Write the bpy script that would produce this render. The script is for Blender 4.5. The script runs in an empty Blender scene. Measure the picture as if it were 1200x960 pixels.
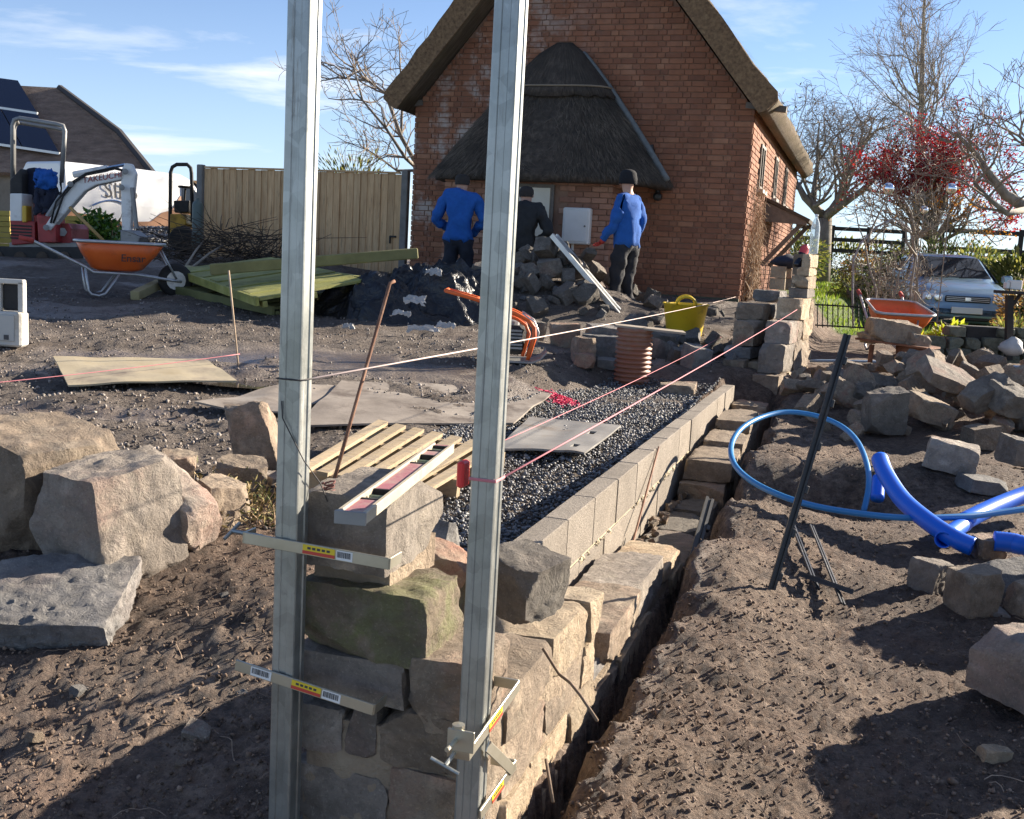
import bpy, bmesh, math, random
import numpy as np
from mathutils import Matrix, Vector
random.seed(7); RNG = np.random.default_rng(11)
S = bpy.context.scene
COL = S.collection
R_ = math.radians
# ------------------------------------------------------------------ camera
FPX, PITCH, ROLL, CZ = 1260.0, R_(8.0), R_(3.1), 1.5
cam = bpy.data.cameras.new('camera'); camo = bpy.data.objects.new('camera', cam); COL.objects.link(camo)
cam.sensor_width = 36.0; cam.sensor_fit = 'HORIZONTAL'; cam.lens = 36.0*FPX/1200.0
cam.clip_start = 0.05; cam.clip_end = 2000
CR = (Matrix.Rotation(math.pi/2-PITCH, 3, 'X') @ Matrix.Rotation(ROLL, 3, 'Z'))
camo.matrix_world = Matrix.Translation((0, 0, CZ)) @ CR.to_4x4()
S.camera = camo
# ------------------------------------------------------------------ light
SUN_EL, SUN_AZ = 20.0, 60.0
w = bpy.data.worlds.new('World'); S.world = w; w.use_nodes = True
nt = w.node_tree; nt.nodes.clear()
def WN(t, **k):
    n = nt.nodes.new(t)
    for a, b in k.items(): setattr(n, a, b)
    return n
sky = WN('ShaderNodeTexSky', sky_type='NISHITA', sun_disc=False, sun_elevation=R_(SUN_EL), sun_rotation=R_(SUN_AZ),
         altitude=1800, air_density=1.0, dust_density=0.2, ozone_density=2.2)
bg = WN('ShaderNodeBackground'); out = WN('ShaderNodeOutputWorld')
tc = WN('ShaderNodeTexCoord'); sep = WN('ShaderNodeSeparateXYZ'); nt.links.new(tc.outputs['Generated'], sep.inputs[0])
# thin cloud: project the view direction on a flat layer overhead
def math_n(op, a=None, b=None, clamp=False):
    n = WN('ShaderNodeMath', operation=op, use_clamp=clamp)
    for i, x in enumerate((a, b)):
        if x is None: continue
        if isinstance(x, (int, float)): n.inputs[i].default_value = x
        else: nt.links.new(x, n.inputs[i])
    return n.outputs[0]
zc = math_n('ADD', math_n('MAXIMUM', sep.outputs[2], 0.0), 0.09)
cx = math_n('DIVIDE', sep.outputs[0], zc); cy = math_n('DIVIDE', sep.outputs[1], zc)
comb = WN('ShaderNodeCombineXYZ'); nt.links.new(cx, comb.inputs[0]); nt.links.new(cy, comb.inputs[1])
mp = WN('ShaderNodeMapping'); mp.inputs['Scale'].default_value = (0.75, 1.1, 1); mp.inputs['Rotation'].default_value = (0, 0, 0.25)
mp.inputs['Location'].default_value = (1.3, 2.6, 0)
nt.links.new(comb.outputs[0], mp.inputs[0])
nz = WN('ShaderNodeTexNoise'); nz.inputs['Scale'].default_value = 1.0; nz.inputs['Detail'].default_value = 9; nz.inputs['Roughness'].default_value = 0.58
nz.inputs['Distortion'].default_value = 0.35
nt.links.new(mp.outputs[0], nz.inputs[0])
cr = WN('ShaderNodeValToRGB'); cr.color_ramp.elements[0].position = 0.52; cr.color_ramp.elements[1].position = 0.70
nt.links.new(nz.outputs[0], cr.inputs[0])
hz = math_n('POWER', math_n('SUBTRACT', 1.0, math_n('MULTIPLY', math_n('ABSOLUTE', sep.outputs[2]), 2.6), True), 2.2)
hm = WN('ShaderNodeMix', data_type='RGBA'); nt.links.new(math_n('MULTIPLY', hz, 0.7), hm.inputs[0]); hs = WN('ShaderNodeHueSaturation'); hs.inputs['Saturation'].default_value = 1.06; hs.inputs['Hue'].default_value = 0.508; nt.links.new(sky.outputs[0], hs.inputs['Color']); nt.links.new(hs.outputs[0], hm.inputs[6]); hm.inputs[7].default_value = (4.0, 5.0, 6.8, 1)
cl = math_n('MULTIPLY', cr.outputs[0], 0.6, True)
mx = WN('ShaderNodeMix', data_type='RGBA'); nt.links.new(cl, mx.inputs[0]); nt.links.new(hm.outputs[2], mx.inputs[6])
mx.inputs[7].default_value = (7.6, 7.6, 7.6, 1)
nt.links.new(mx.outputs[2], bg.inputs[0]); bg.inputs[1].default_value = 0.06
nt.links.new(bg.outputs[0], out.inputs[0])
sl = bpy.data.lights.new('sun', 'SUN'); so = bpy.data.objects.new('sun', sl); COL.objects.link(so)
sl.energy = 5.0; sl.angle = R_(0.55); sl.color = (1.0, 0.885, 0.73)
sd = Vector((math.sin(R_(SUN_AZ))*math.cos(R_(SUN_EL)), math.cos(R_(SUN_AZ))*math.cos(R_(SUN_EL)), math.sin(R_(SUN_EL))))
so.rotation_euler = (-sd).to_track_quat('-Z', 'Y').to_euler()
so.location = sd*60
S.view_settings.view_transform = 'Standard'; S.view_settings.look = 'None'; S.view_settings.gamma = 1.0
S.view_settings.exposure = 1.6
S.render.engine = 'CYCLES'
S.cycles.max_bounces = 6; S.cycles.diffuse_bounces = 3; S.cycles.glossy_bounces = 3; S.cycles.transparent_max_bounces = 8
# ------------------------------------------------------------------ survey: photo bearings to places
CAM = Vector((0, 0, CZ)); CRT = CR
A = R_(17.8); D = Vector((math.sin(A), math.cos(A), 0)); N = Vector((math.cos(A), -math.sin(A), 0)); UP = Vector((0, 0, 1))
def ray(px, py): return CRT @ Vector(((px-600)/FPX, -(py-480)/FPX, -1))
def at(px, py, Y): d = ray(px, py); return CAM + d*(Y/d.y)
def on(px, py, z): d = ray(px, py); return CAM + d*((z-CZ)/d.z)
def onv(px, py, v): d = ray(px, py); return CAM + d*(v/d.dot(N))
def onu(px, py, u): d = ray(px, py); return CAM + d*(u/d.dot(D))
def UV(u, v, z): return D*u + N*v + UP*z
def pu(p): return p.dot(D)
def pv(p): return p.dot(N)
# ------------------------------------------------------------------ noise
def _h(ix, iy, s):
    n = (ix.astype(np.int64)*374761393 + iy.astype(np.int64)*668265263 + s*974634777) & 0x7fffffff
    n = ((n ^ (n >> 13))*1274126177) & 0x7fffffff
    return ((n ^ (n >> 16)) & 0xffff)/65535.0
def vn(x, y, s=0):
    ix = np.floor(x); iy = np.floor(y); fx = x-ix; fy = y-iy
    fx = fx*fx*(3-2*fx); fy = fy*fy*(3-2*fy)
    a = _h(ix, iy, s); b = _h(ix+1, iy, s); c = _h(ix, iy+1, s); d = _h(ix+1, iy+1, s)
    return (a*(1-fx)+b*fx)*(1-fy)+(c*(1-fx)+d*fx)*fy
def fbm(x, y, o=4, s=0, g=.5):
    t = 0; a = 1; m = 0
    for i in range(o):
        t = t+a*(vn(x, y, s+i*17)-.5); m += a; a *= g; x = x*2.03+5.1; y = y*2.03+1.7
    return t/m*2
def sst(x, a, b):
    t = np.clip((x-a)/(b-a), 0, 1); return t*t*(3-2*t)
# ------------------------------------------------------------------ mesh helpers
def link(o, parent=None):
    COL.objects.link(o)
    if parent is not None: o.parent = parent
    return o
def wloc(o):
    v = Vector((0, 0, 0))
    while o is not None: v += o.location; o = o.parent
    return v
def tag(o, label=None, cat=None, group=None, kind=None):
    if label: o['label'] = label
    if cat: o['category'] = cat
    if group: o['group'] = group
    if kind: o['kind'] = kind
    return o
def thing(name, loc, label=None, cat=None, group=None):
    o = bpy.data.objects.new(name, None); o.location = loc; o.empty_display_size = .05
    return tag(link(o), label, cat, group)
def frame(d, up=Vector((0, 0, 1))):
    d = d.normalized(); a = d.cross(up)
    if a.length < 1e-4: a = d.cross(Vector((1, 0, 0)))
    a.normalize(); return a, a.cross(d).normalized()
class MB:
    def __init__(s): s.v = []; s.f = []; s.m = []; s.mi = 0
    def add(s, vs, fs):
        k = len(s.v); s.v += [Vector(p) for p in vs]
        for f in fs: s.f.append([i+k for i in f]); s.m.append(s.mi)
        return s
    def hexa(s, p):     # 8 points: bottom ring then top ring
        return s.add(p, [(3, 2, 1, 0), (4, 5, 6, 7), (0, 1, 5, 4), (1, 2, 6, 5), (2, 3, 7, 6), (3, 0, 4, 7)])
    def box(s, c, x, y, z, ax=None):   # centre, half extents, axes
        ex, ey, ez = ax if ax else (Vector((1, 0, 0)), Vector((0, 1, 0)), UP)
        c = Vector(c); P = []
        for k in (-1, 1):
            for i, j in ((-1, -1), (1, -1), (1, 1), (-1, 1)): P.append(c+ex*(i*x)+ey*(j*y)+ez*(k*z))
        return s.hexa(P)
    def cbox(s, c, x, y, z, ax=None, b=.003):  # chamfered box
        ex, ey, ez = ax if ax else (Vector((1, 0, 0)), Vector((0, 1, 0)), UP)
        c = Vector(c); P = []
        for k, q in ((-z, b), (-z+b, 0), (z-b, 0), (z, b)):
            X = x-q; Y = y-q
            for i, j in ((-X+b, -Y), (X-b, -Y), (X, -Y+b), (X, Y-b), (X-b, Y), (-X+b, Y), (-X, Y-b), (-X, -Y+b)):
                P.append(c+ex*i+ey*j+ez*k)
        F = [tuple(range(7, -1, -1)), tuple(range(24, 32))]
        for r in range(3):
            for i in range(8): F.append((r*8+i, r*8+(i+1) % 8, r*8+8+(i+1) % 8, r*8+8+i))
        return s.add(P, F)
    def beam(s, a, b, w, h, up=UP, ch=0):  # box from a to b
        a = Vector(a); b = Vector(b); d = (b-a); L = d.length; d.normalize(); e, u = frame(d, up)
        (s.cbox((a+b)/2, w/2, L/2, h/2, (e, d, u), ch) if ch else s.box((a+b)/2, w/2, L/2, h/2, (e, d, u))); return s
    def tube(s, pts, r, n=8, caps=True, closed=False):
        pts = [Vector(p) for p in pts]; m = len(pts)
        if m < 2: return s
        rs = r if isinstance(r, (list, tuple)) else [r]*m
        P = []; a = None
        for i, p in enumerate(pts):
            if closed: d = pts[(i+1) % m]-pts[i-1]
            else: d = pts[min(i+1, m-1)]-pts[max(i-1, 0)]
            if d.length < 1e-9: d = Vector((0, 0, 1))
            d.normalize()
            if a is None: a, b = frame(d)
            else:
                a = a-d*a.dot(d)
                if a.length < 1e-6: a, b = frame(d)
                a.normalize(); b = a.cross(d)
            for k in range(n):
                t = 2*math.pi*k/n; P.append(p+(a*math.cos(t)+b*math.sin(t))*rs[i])
        F = []
        for i in range(m if closed else m-1):
            j = (i+1) % m
            for k in range(n): F.append((i*n+k, i*n+(k+1) % n, j*n+(k+1) % n, j*n+k))
        if caps and not closed: F += [tuple(range(n-1, -1, -1)), tuple(range((m-1)*n, m*n))]
        return s.add(P, [f[::-1] for f in F])
    def lathe(s, c, prof, n=16, axis=UP, cap=True):   # prof (r, h)
        c = Vector(c); a, b = frame(axis); P = []
        for r, h in prof:
            for k in range(n):
                t = 2*math.pi*k/n; P.append(c+axis*h+(a*math.cos(t)+b*math.sin(t))*r)
        F = []
        for i in range(len(prof)-1):
            for k in range(n): F.append((i*n+k, i*n+n+k, i*n+n+(k+1) % n, i*n+(k+1) % n))
        if cap: F += [tuple(range(n)), tuple(range((len(prof)-1)*n, len(prof)*n))[::-1]]
        return s.add(P, F)
    def prism(s, poly, off):   # 3-D polygon extruded by a vector
        n = len(poly); poly = [Vector(p) for p in poly]; off = Vector(off)
        return s.add(poly+[p+off for p in poly], [tuple(range(n-1, -1, -1)), tuple(range(n, 2*n))]+[(i, (i+1) % n, n+(i+1) % n, n+i) for i in range(n)])
    def loft(s, rings, cap=True, closed=True):
        n = len(rings[0]); P = [p for r in rings for p in r]; F = []
        for i in range(len(rings)-1):
            for k in range(n if closed else n-1): F.append((i*n+k, i*n+(k+1) % n, i*n+n+(k+1) % n, i*n+n+k))
        if cap: F += [tuple(range(n-1, -1, -1)), tuple(range((len(rings)-1)*n, len(rings)*n))]
        return s.add(P, F)
    def build(s, name, mat=None, parent=None, smooth=False, sub=0, bevel=0, world=True, fixn=False, seg=2):
        me = bpy.data.meshes.new(name)
        o0 = wloc(parent) if (parent is not None and world) else Vector((0, 0, 0))
        me.from_pydata([tuple(p-o0) for p in s.v], [], s.f)
        for m in (mat if isinstance(mat, (list, tuple)) else [mat]):
            if m is not None: me.materials.append(m)
        if isinstance(mat, (list, tuple)): me.polygons.foreach_set('material_index', s.m)
        if fixn:
            bm = bmesh.new(); bm.from_mesh(me); bmesh.ops.remove_doubles(bm, verts=bm.verts, dist=1e-5)
            bmesh.ops.recalc_face_normals(bm, faces=bm.faces); bm.to_mesh(me); bm.free()
        if smooth: me.polygons.foreach_set('use_smooth', [True]*len(me.polygons))
        me.update(); o = bpy.data.objects.new(name, me); link(o, parent)
        if bevel: b = o.modifiers.new('b', 'BEVEL'); b.width = bevel; b.segments = seg; b.limit_method = 'ANGLE'
        if sub: m = o.modifiers.new('s', 'SUBSURF'); m.levels = sub; m.render_levels = sub
        return o
    def single(s, name, mat, label, cat, group=None, kind=None, **k):   # one-mesh thing, origin at its base centre
        lo = [min(p[i] for p in s.v) for i in range(3)]; hi = [max(p[i] for p in s.v) for i in range(3)]
        c = Vector(((lo[0]+hi[0])/2, (lo[1]+hi[1])/2, lo[2]))
        for i, p in enumerate(s.v): s.v[i] = p-c
        o = s.build(name, mat, None, **k); o.location = c
        return tag(o, label, cat, group, kind)
def big_mesh(name, V, F, mat, parent=None, smooth=False):   # numpy mesh with equal-sized faces
    me = bpy.data.meshes.new(name); k = F.shape[1]
    me.vertices.add(len(V)); me.vertices.foreach_set('co', V.astype(np.float32).ravel())
    me.loops.add(F.size); me.loops.foreach_set('vertex_index', F.astype(np.int32).ravel())
    me.polygons.add(len(F)); me.polygons.foreach_set('loop_start', np.arange(0, F.size, k, dtype=np.int32))
    me.update(calc_edges=True)
    if smooth: me.polygons.foreach_set('use_smooth', np.ones(len(F), bool))
    me.materials.append(mat); o = bpy.data.objects.new(name, me); return link(o, parent)
def rotm(n, tilt=math.pi):
    a = RNG.uniform(0, 2*math.pi, n); b = RNG.uniform(-tilt, tilt, n); c = RNG.uniform(-tilt, tilt, n)
    ca, sa, cb, sb, cc, sc = np.cos(a), np.sin(a), np.cos(b), np.sin(b), np.cos(c), np.sin(c)
    z = np.zeros(n); o = np.ones(n)
    Rz = np.stack([ca, -sa, z, sa, ca, z, z, z, o], 1).reshape(n, 3, 3)
    Rx = np.stack([o, z, z, z, cb, -sb, z, sb, cb], 1).reshape(n, 3, 3)
    Ry = np.stack([cc, z, sc, z, o, z, -sc, z, cc], 1).reshape(n, 3, 3)
    return Rz@Rx@Ry
def scatter(name, bases, pos, sc, mat, tilt=math.pi, parent=None, smooth=True):
    n = len(pos); M = rotm(n, tilt); pick = RNG.integers(0, len(bases), n); VV = []; FF = []; k = 0
    for b, (bv, bf) in enumerate(bases):
        I = np.where(pick == b)[0]
        if not len(I): continue
        v = bv[None]*sc[I][:, None, :]; v = np.einsum('nij,nkj->nki', M[I], v)+pos[I][:, None, :]
        f = bf[None]+(np.arange(len(I))*len(bv))[:, None, None]+k
        VV.append(v.reshape(-1, 3)); FF.append(f.reshape(-1, bf.shape[1])); k += len(I)*len(bv)
    return big_mesh(name, np.concatenate(VV), np.concatenate(FF), mat, parent, smooth)
def ico(sub, seed, amp=.25):
    bm = bmesh.new(); bmesh.ops.create_icosphere(bm, subdivisions=sub, radius=1); r = random.Random(seed)
    ax = [Vector((r.gauss(0, 1), r.gauss(0, 1), r.gauss(0, 1))).normalized() for _ in range(7)]; dd = [r.uniform(.55, .95) for _ in ax]
    for v in bm.verts:
        v.co *= 1+r.uniform(-amp, amp)*.4
        for a, d in zip(ax, dd):
            e = v.co.dot(a)-d
            if e > 0: v.co -= a*e*.9
    V = np.array([v.co[:] for v in bm.verts]); F = np.array([[v.index for v in f.verts] for f in bm.faces]); bm.free(); return V, F
# ------------------------------------------------------------------ materials
class NT:
    def __init__(s, name):
        s.mat = bpy.data.materials.new(name); s.mat.use_nodes = True; s.t = s.mat.node_tree; s.t.nodes.clear()
        s.out = s.n('ShaderNodeOutputMaterial'); s.b = s.n('ShaderNodeBsdfPrincipled'); s.l(s.b.outputs[0], s.out.inputs[0])
    def n(s, t, **k):
        q = s.t.nodes.new(t)
        for a, b in k.items():
            if a[0] == '_': s.set(q.inputs[a[1:].replace('_', ' ')], b)
            else: setattr(q, a, b)
        return q
    def l(s, a, b): s.t.links.new(a, b)
    def set(s, i, v):
        if isinstance(v, bpy.types.NodeSocket): s.l(v, i)
        else: i.default_value = v
    def m(s, op, a, b=0.0, clamp=False):
        q = s.n('ShaderNodeMath', operation=op, use_clamp=clamp); s.set(q.inputs[0], a); s.set(q.inputs[1], b); return q.outputs[0]
    def mix(s, f, a, b, bt='MIX'):
        q = s.n('ShaderNodeMix', data_type='RGBA', blend_type=bt); s.set(q.inputs[0], f); s.set(q.inputs[6], a); s.set(q.inputs[7], b); return q.outputs[2]
    def ramp(s, f, stops):
        q = s.n('ShaderNodeValToRGB'); e = q.color_ramp.elements
        while len(e) < len(stops): e.new(.5)
        for x, (p, c) in zip(e, stops): x.position = p; x.color = (*c, 1) if len(c) == 3 else c
        s.l(f, q.inputs[0]); return q.outputs[0]
    def noise(s, co, sc, det=6, ro=.6, dis=0):
        q = s.n('ShaderNodeTexNoise', _Scale=sc, _Detail=det, _Roughness=ro, _Distortion=dis); s.l(co, q.inputs[0]); return q.outputs[0]
    def vor(s, co, sc, feat='F1', o=0):
        q = s.n('ShaderNodeTexVoronoi', feature=feat, _Scale=sc); s.l(co, q.inputs[0]); return q.outputs[o]
    def obj(s, scale=(1, 1, 1), rot=(0, 0, 0), rnd=True, gen='Object'):
        t = s.n('ShaderNodeTexCoord'); mp = s.n('ShaderNodeMapping'); mp.inputs['Scale'].default_value = scale; mp.inputs['Rotation'].default_value = rot
        s.l(t.outputs[gen], mp.inputs[0])
        if rnd:
            oi = s.n('ShaderNodeObjectInfo'); s.rand = oi.outputs['Random']
            v = s.n('ShaderNodeVectorMath', operation='SCALE'); v.inputs[0].default_value = (37., 19., 53.); s.l(s.rand, v.inputs['Scale']); s.l(v.outputs[0], mp.inputs['Location'])
        return mp.outputs[0]
    def pos(s):
        return s.n('ShaderNodeNewGeometry').outputs['Position']
    def bump(s, h, st=.5, dist=.02, nrm=None):
        q = s.n('ShaderNodeBump', _Strength=st, _Distance=dist); s.l(h, q.inputs['Height'])
        if nrm: s.l(nrm, q.inputs['Normal'])
        return q.outputs[0]
    def isl(s): return s.n('ShaderNodeNewGeometry').outputs['Random Per Island']
    def hsv(s, c, h=.5, sa=1., v=1.):
        q = s.n('ShaderNodeHueSaturation'); s.set(q.inputs['Hue'], h); s.set(q.inputs['Saturation'], sa); s.set(q.inputs['Value'], v); s.set(q.inputs['Color'], c); return q.outputs[0]
    def fin(s, col=None, rough=.8, metal=0., nrm=None, **k):
        if col is not None: s.set(s.b.inputs['Base Color'], col)
        s.set(s.b.inputs['Roughness'], rough); s.set(s.b.inputs['Metallic'], metal)
        if nrm is not None: s.l(nrm, s.b.inputs['Normal'])
        for a, b in k.items(): s.set(s.b.inputs[a.replace('_', ' ')], b)
        return s.mat
def c4(c): return (c[0], c[1], c[2], 1)
def mottle(name, stops, sc=6, rough=.85, bsc=40, bst=.4, bd=.01, metal=0., rnd=.2, isl=0., scale=(1, 1, 1), det=8, dirt=None, dsc=3, dth=(.5, .65), damt=1., coat=0., **k):
    t = NT(name); co = t.obj(scale); n = t.noise(co, sc, det, .62)
    k_ = len(stops); col = t.ramp(n, [(.28+.44*i/max(1, k_-1), c) for i, c in enumerate(stops)]) if k_ > 1 else c4(stops[0])
    if dirt:
        d = t.ramp(t.noise(co, dsc, 8, .7), [(dth[0], (0, 0, 0)), (dth[1], (damt,)*3)]); col = t.mix(d, col, c4(dirt))
    v = 1.0
    if rnd: v = t.m('ADD', t.m('MULTIPLY', t.rand, 2*rnd), 1-rnd)
    if isl: v = t.m('MULTIPLY', t.m('ADD', t.m('MULTIPLY', t.isl(), 2*isl), 1-isl), v)
    if rnd or isl: col = t.hsv(col, v=v)
    nr = t.bump(t.noise(co, bsc, 8, .65), bst, bd) if bst else None
    if dirt and rough < .6: rough = t.m('ADD', t.m('MULTIPLY', d, .5), rough)
    return t.fin(col, rough, metal, nr, Coat_Weight=coat, **k)
def plain(name, c, rough=.5, metal=0., **k): return NT(name).fin(c4(c), rough, metal, **k)
def stone_mat(name, a, b, c, red=(.34, .15, .10), redamt=.5, rnd=.22, bst=.7, bsc=14, lich=.4, fin=1.0, lcol=(.42, .38, .28), lsc=9, lth=.57, gain=1.25, smear=.0):
    t = NT(name); co = t.obj()
    n1 = t.noise(co, 3.2, 10, .68, .4); n2 = t.noise(co, 16, 9, .7); n3 = t.noise(co, 75, 6, .7)
    col = t.ramp(n1, [(.3, a), (.5, b), (.68, c)])
    rm = t.ramp(t.noise(co, 1.6, 7, .62, .6), [(.5, (0, 0, 0)), (.62, (1, 1, 1))])
    rm = t.m('MULTIPLY', rm, t.m('MULTIPLY', t.ramp(t.rand, [(.25, (0, 0, 0)), (.6, (1, 1, 1))]), redamt))
    col = t.mix(rm, col, c4(red))
    col = t.mix(t.m('MULTIPLY', t.ramp(n2, [(.35, (1, 1, 1)), (.52, (0, 0, 0))]), .5), col, c4([x*.42 for x in a]))
    lm = t.m('MULTIPLY', t.ramp(t.noise(co, lsc, 8, .75), [(lth, (0, 0, 0)), (lth+.09, (1, 1, 1))]), lich)
    col = t.mix(lm, col, c4(lcol))
    col = t.mix(t.m('MULTIPLY', t.ramp(n3, [(.3, (1, 1, 1)), (.47, (0, 0, 0))]), .55), col, (.05, .04, .03, 1))
    col = t.mix(t.m('MULTIPLY', t.ramp(t.noise(co, 4.3, 9, .72, .8), [(.50, (0, 0, 0)), (.60, (1, 1, 1))]), .62), col, c4([x*.30 for x in b]))
    if smear: col = t.mix(t.m('MULTIPLY', t.ramp(t.noise(co, 5.5, 9, .7, .5), [(.54, (0, 0, 0)), (.61, (1, 1, 1))]), smear), col, (.36, .30, .225, 1))
    rg = t.n('ShaderNodeTexNoise', noise_type='RIDGED_MULTIFRACTAL', _Scale=bsc*.8, _Detail=10, _Roughness=.66); t.l(co, rg.inputs[0])
    col = t.mix(t.m('MULTIPLY', t.ramp(rg.outputs[0], [(.12, (1, 1, 1)), (.5, (0, 0, 0))]), .55), col, c4([x*.38 for x in b]))
    col = t.mix(t.m('MULTIPLY', t.ramp(t.noise(co, 130, 3, .6), [(.58, (0, 0, 0)), (.70, (1, 1, 1))]), .16), col, c4([min(.7, x*1.5) for x in c]))
    col = t.hsv(col, v=t.m('MULTIPLY', t.m('ADD', t.m('MULTIPLY', t.rand, 2*rnd), 1-rnd+.1), gain))
    h = t.m('ADD', t.m('MULTIPLY', t.noise(co, bsc, 12, .72, .5), 1.), t.m('MULTIPLY', n3, .22))
    h = t.m('ADD', h, t.m('MULTIPLY', rg.outputs[0], .40))
    return t.fin(col, .88, 0, t.bump(h, bst, .045*fin))
# ------------------------------------------------------------------ ground height
def bell(X, Y, x, y, rx, ry): return np.exp(-(((X-x)/rx)**2+((Y-y)/ry)**2))
PUD = [(-1.62, 7.6, .50, .22)]
PZ = lambda y: float(np.interp(y, [5, 7, 8, 10], [.3, .48, .57, .7]))
def ghe(X, Y):
    X = np.asarray(X, float); Y = np.asarray(Y, float)
    u = X*D.x+Y*D.y; v = X*N.x+Y*N.y
    L = np.interp(Y, [0, 2, 3, 4, 5, 7, 8, 10, 12, 14, 15, 16, 18, 25, 45, 100, 300], [-.02, 0, .1, .2, .3, .48, .57, .7, .82, .95, 1.08, 1.1, 1.12, 1.2, 1.3, 1.5, 1.9])
    Rr = np.interp(Y, [0, 2, 3, 4.4, 6, 8, 10, 11, 12.5, 18, 21, 24, 34, 50, 300], [.06, .08, .12, .19, .27, .38, .5, .56, .58, .62, .75, 1.15, 2.35, 2.6, 3.2])
    e = np.interp(Y, [0, 12, 16, 22, 40, 300], [-1.0, -1.0, -.9, 0, 4, 40])
    k = sst(v, e-.1, e+.5); z = L*(1-k)+Rr*k
    # trench beside the wall and its footing
    v = v+(.07*fbm(u*2.3+3, v*2.3, 3, 61)+.06*fbm(u*8, v*8, 3, 63, .65))*sst(v, -.73, -.66)
    tr = sst(v, -1.16, -1.04)*(1-sst(v, -.70, -.57))*sst(u, 1.2, 2.0)*(1-sst(u, 9.3, 10.2))
    fl = np.where(v < -.72, .03, -.12)
    z = z*(1-tr)+fl*tr
    z = z+.05*np.exp(-((v+.40)/.20)**2)*sst(u, 2.5, 4)*(1-sst(u, 6.5, 8))*(1-tr)      # spoil bank along the trench
    z = z-.26*bell(u, v, 6.25, -.22, .28, .42)                                         # hollow under the coiled pipe
    # gravel bed beside the block wall is a little lower than the block tops
    gb = (1-sst(v, -1.2, -1.1))*sst(v, -2.6, -2.0)*sst(u, 2.5, 3.2)*(1-sst(u, 9, 10)); z = z*(1-gb)+np.minimum(z, .36+.012*(u-4))*gb
    # heap on the right, spoil on the left
    z = z+.14*bell(X, Y, 4.3, 9.2, 1.5, 1.3)+.10*bell(X, Y, 2.7, 6.5, .8, .3)+.12*bell(X, Y, 3.2, 9.0, .6, .8)
    z = z+.12*bell(X, Y, -1.55, 4.6, .7, .6)+.07*bell(X, Y, -.75, 3.6, .3, .35)+.10*bell(X, Y, -4.6, 8.4, 1.2, .5)+.08*bell(X, Y, -2.6, 8.9, 1., .35)
    z = z-.12*bell(X, Y, 1.9, 10.6, 1.1, 1.1)+.42*bell(X, Y, .5, 12.8, 1.15, .95)+.15*bell(X, Y, -.5, 12.0, 1.0, .6)
    z = z+.55*bell(X, Y, -7.6, 22.5, 1.7, 1.6)+.2*bell(X, Y, -3.9, 16.9, 1.6, .5)
    for x, y, rx, ry in PUD:
        q = np.sqrt(((X-x)/rx)**2+((Y-y)/ry)**2); z = z*sst(q, .9, 1.6)+(PZ(y)-.025+.015*sst(q, .5, 1.2))*(1-sst(q, .9, 1.6))
    return z
def gz(x, y): return float(ghe(x, y))
def G(px, py, dz=0.0):   # where the bearing meets the ground
    d = ray(px, py); lo = .5
    for i in range(1, 900):
        t = .8*1.008**i; p = CAM+d*t
        if p.z < gz(p.x, p.y)+dz:
            hi = t
            for _ in range(18):
                m = (lo+hi)/2; p = CAM+d*m
                if p.z < gz(p.x, p.y)+dz: hi = m
                else: lo = m
            return CAM+d*hi
        lo = t
    return CAM+d*40
def track(X, Y):   # wet wheel track across the yard
    return np.exp(-((Y-8.45-.10*X+.25*np.sin(X*1.3))/.42)**2)*sst(X, -3.4, -2.4)*(1-sst(X, .2, .9))*sst(fbm(X*1.7, Y*2.6, 4, 91)+.22, 0, .22)
def detail(X, Y):
    near = 1/(1+(Y/9)**2)
    rd = 1-2*np.abs(fbm(X*5.5, Y*5.5, 4, 5)); d = .045*fbm(X*1.1, Y*1.1, 4, 1)+.022*fbm(X*4.2, Y*4.2, 4, 9, .55)+.008*rd
    c = np.abs(fbm(X*17, Y*17, 3, 21, .6)); big = .25+.75*sst(fbm(X*.9+4, Y*.9, 3, 71), -.1, .35); d = d+.024*(c-.25)*big+near*.020*fbm(X*48, Y*48, 3, 33, .7)
    u = X*D.x+Y*D.y; v = X*N.x+Y*N.y
    gv = (1-sst(v, -1.4, -1.1))*sst(Y, 5.2, 6.5)*(1-sst(Y, 15, 18)); d = d+gv*.05*(np.abs(fbm(X*1.8, Y*3.5, 4, 41, .6))-.25)
    # wheel ruts across the yard
    d = d-gv*.035*np.exp(-((Y-9.3-.15*X+.4*np.sin(X*.7))/.25)**2)-gv*.03*np.exp(-((Y-10.6-.1*X)/.3)**2)
    lawn = sst(Y, 19, 22)*sst(X, 2, 5); d = d*(1-.9*track(X, Y))
    return d*(1-.6*lawn)*np.interp(Y, [0, 20, 40], [1, 1, .5])
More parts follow.
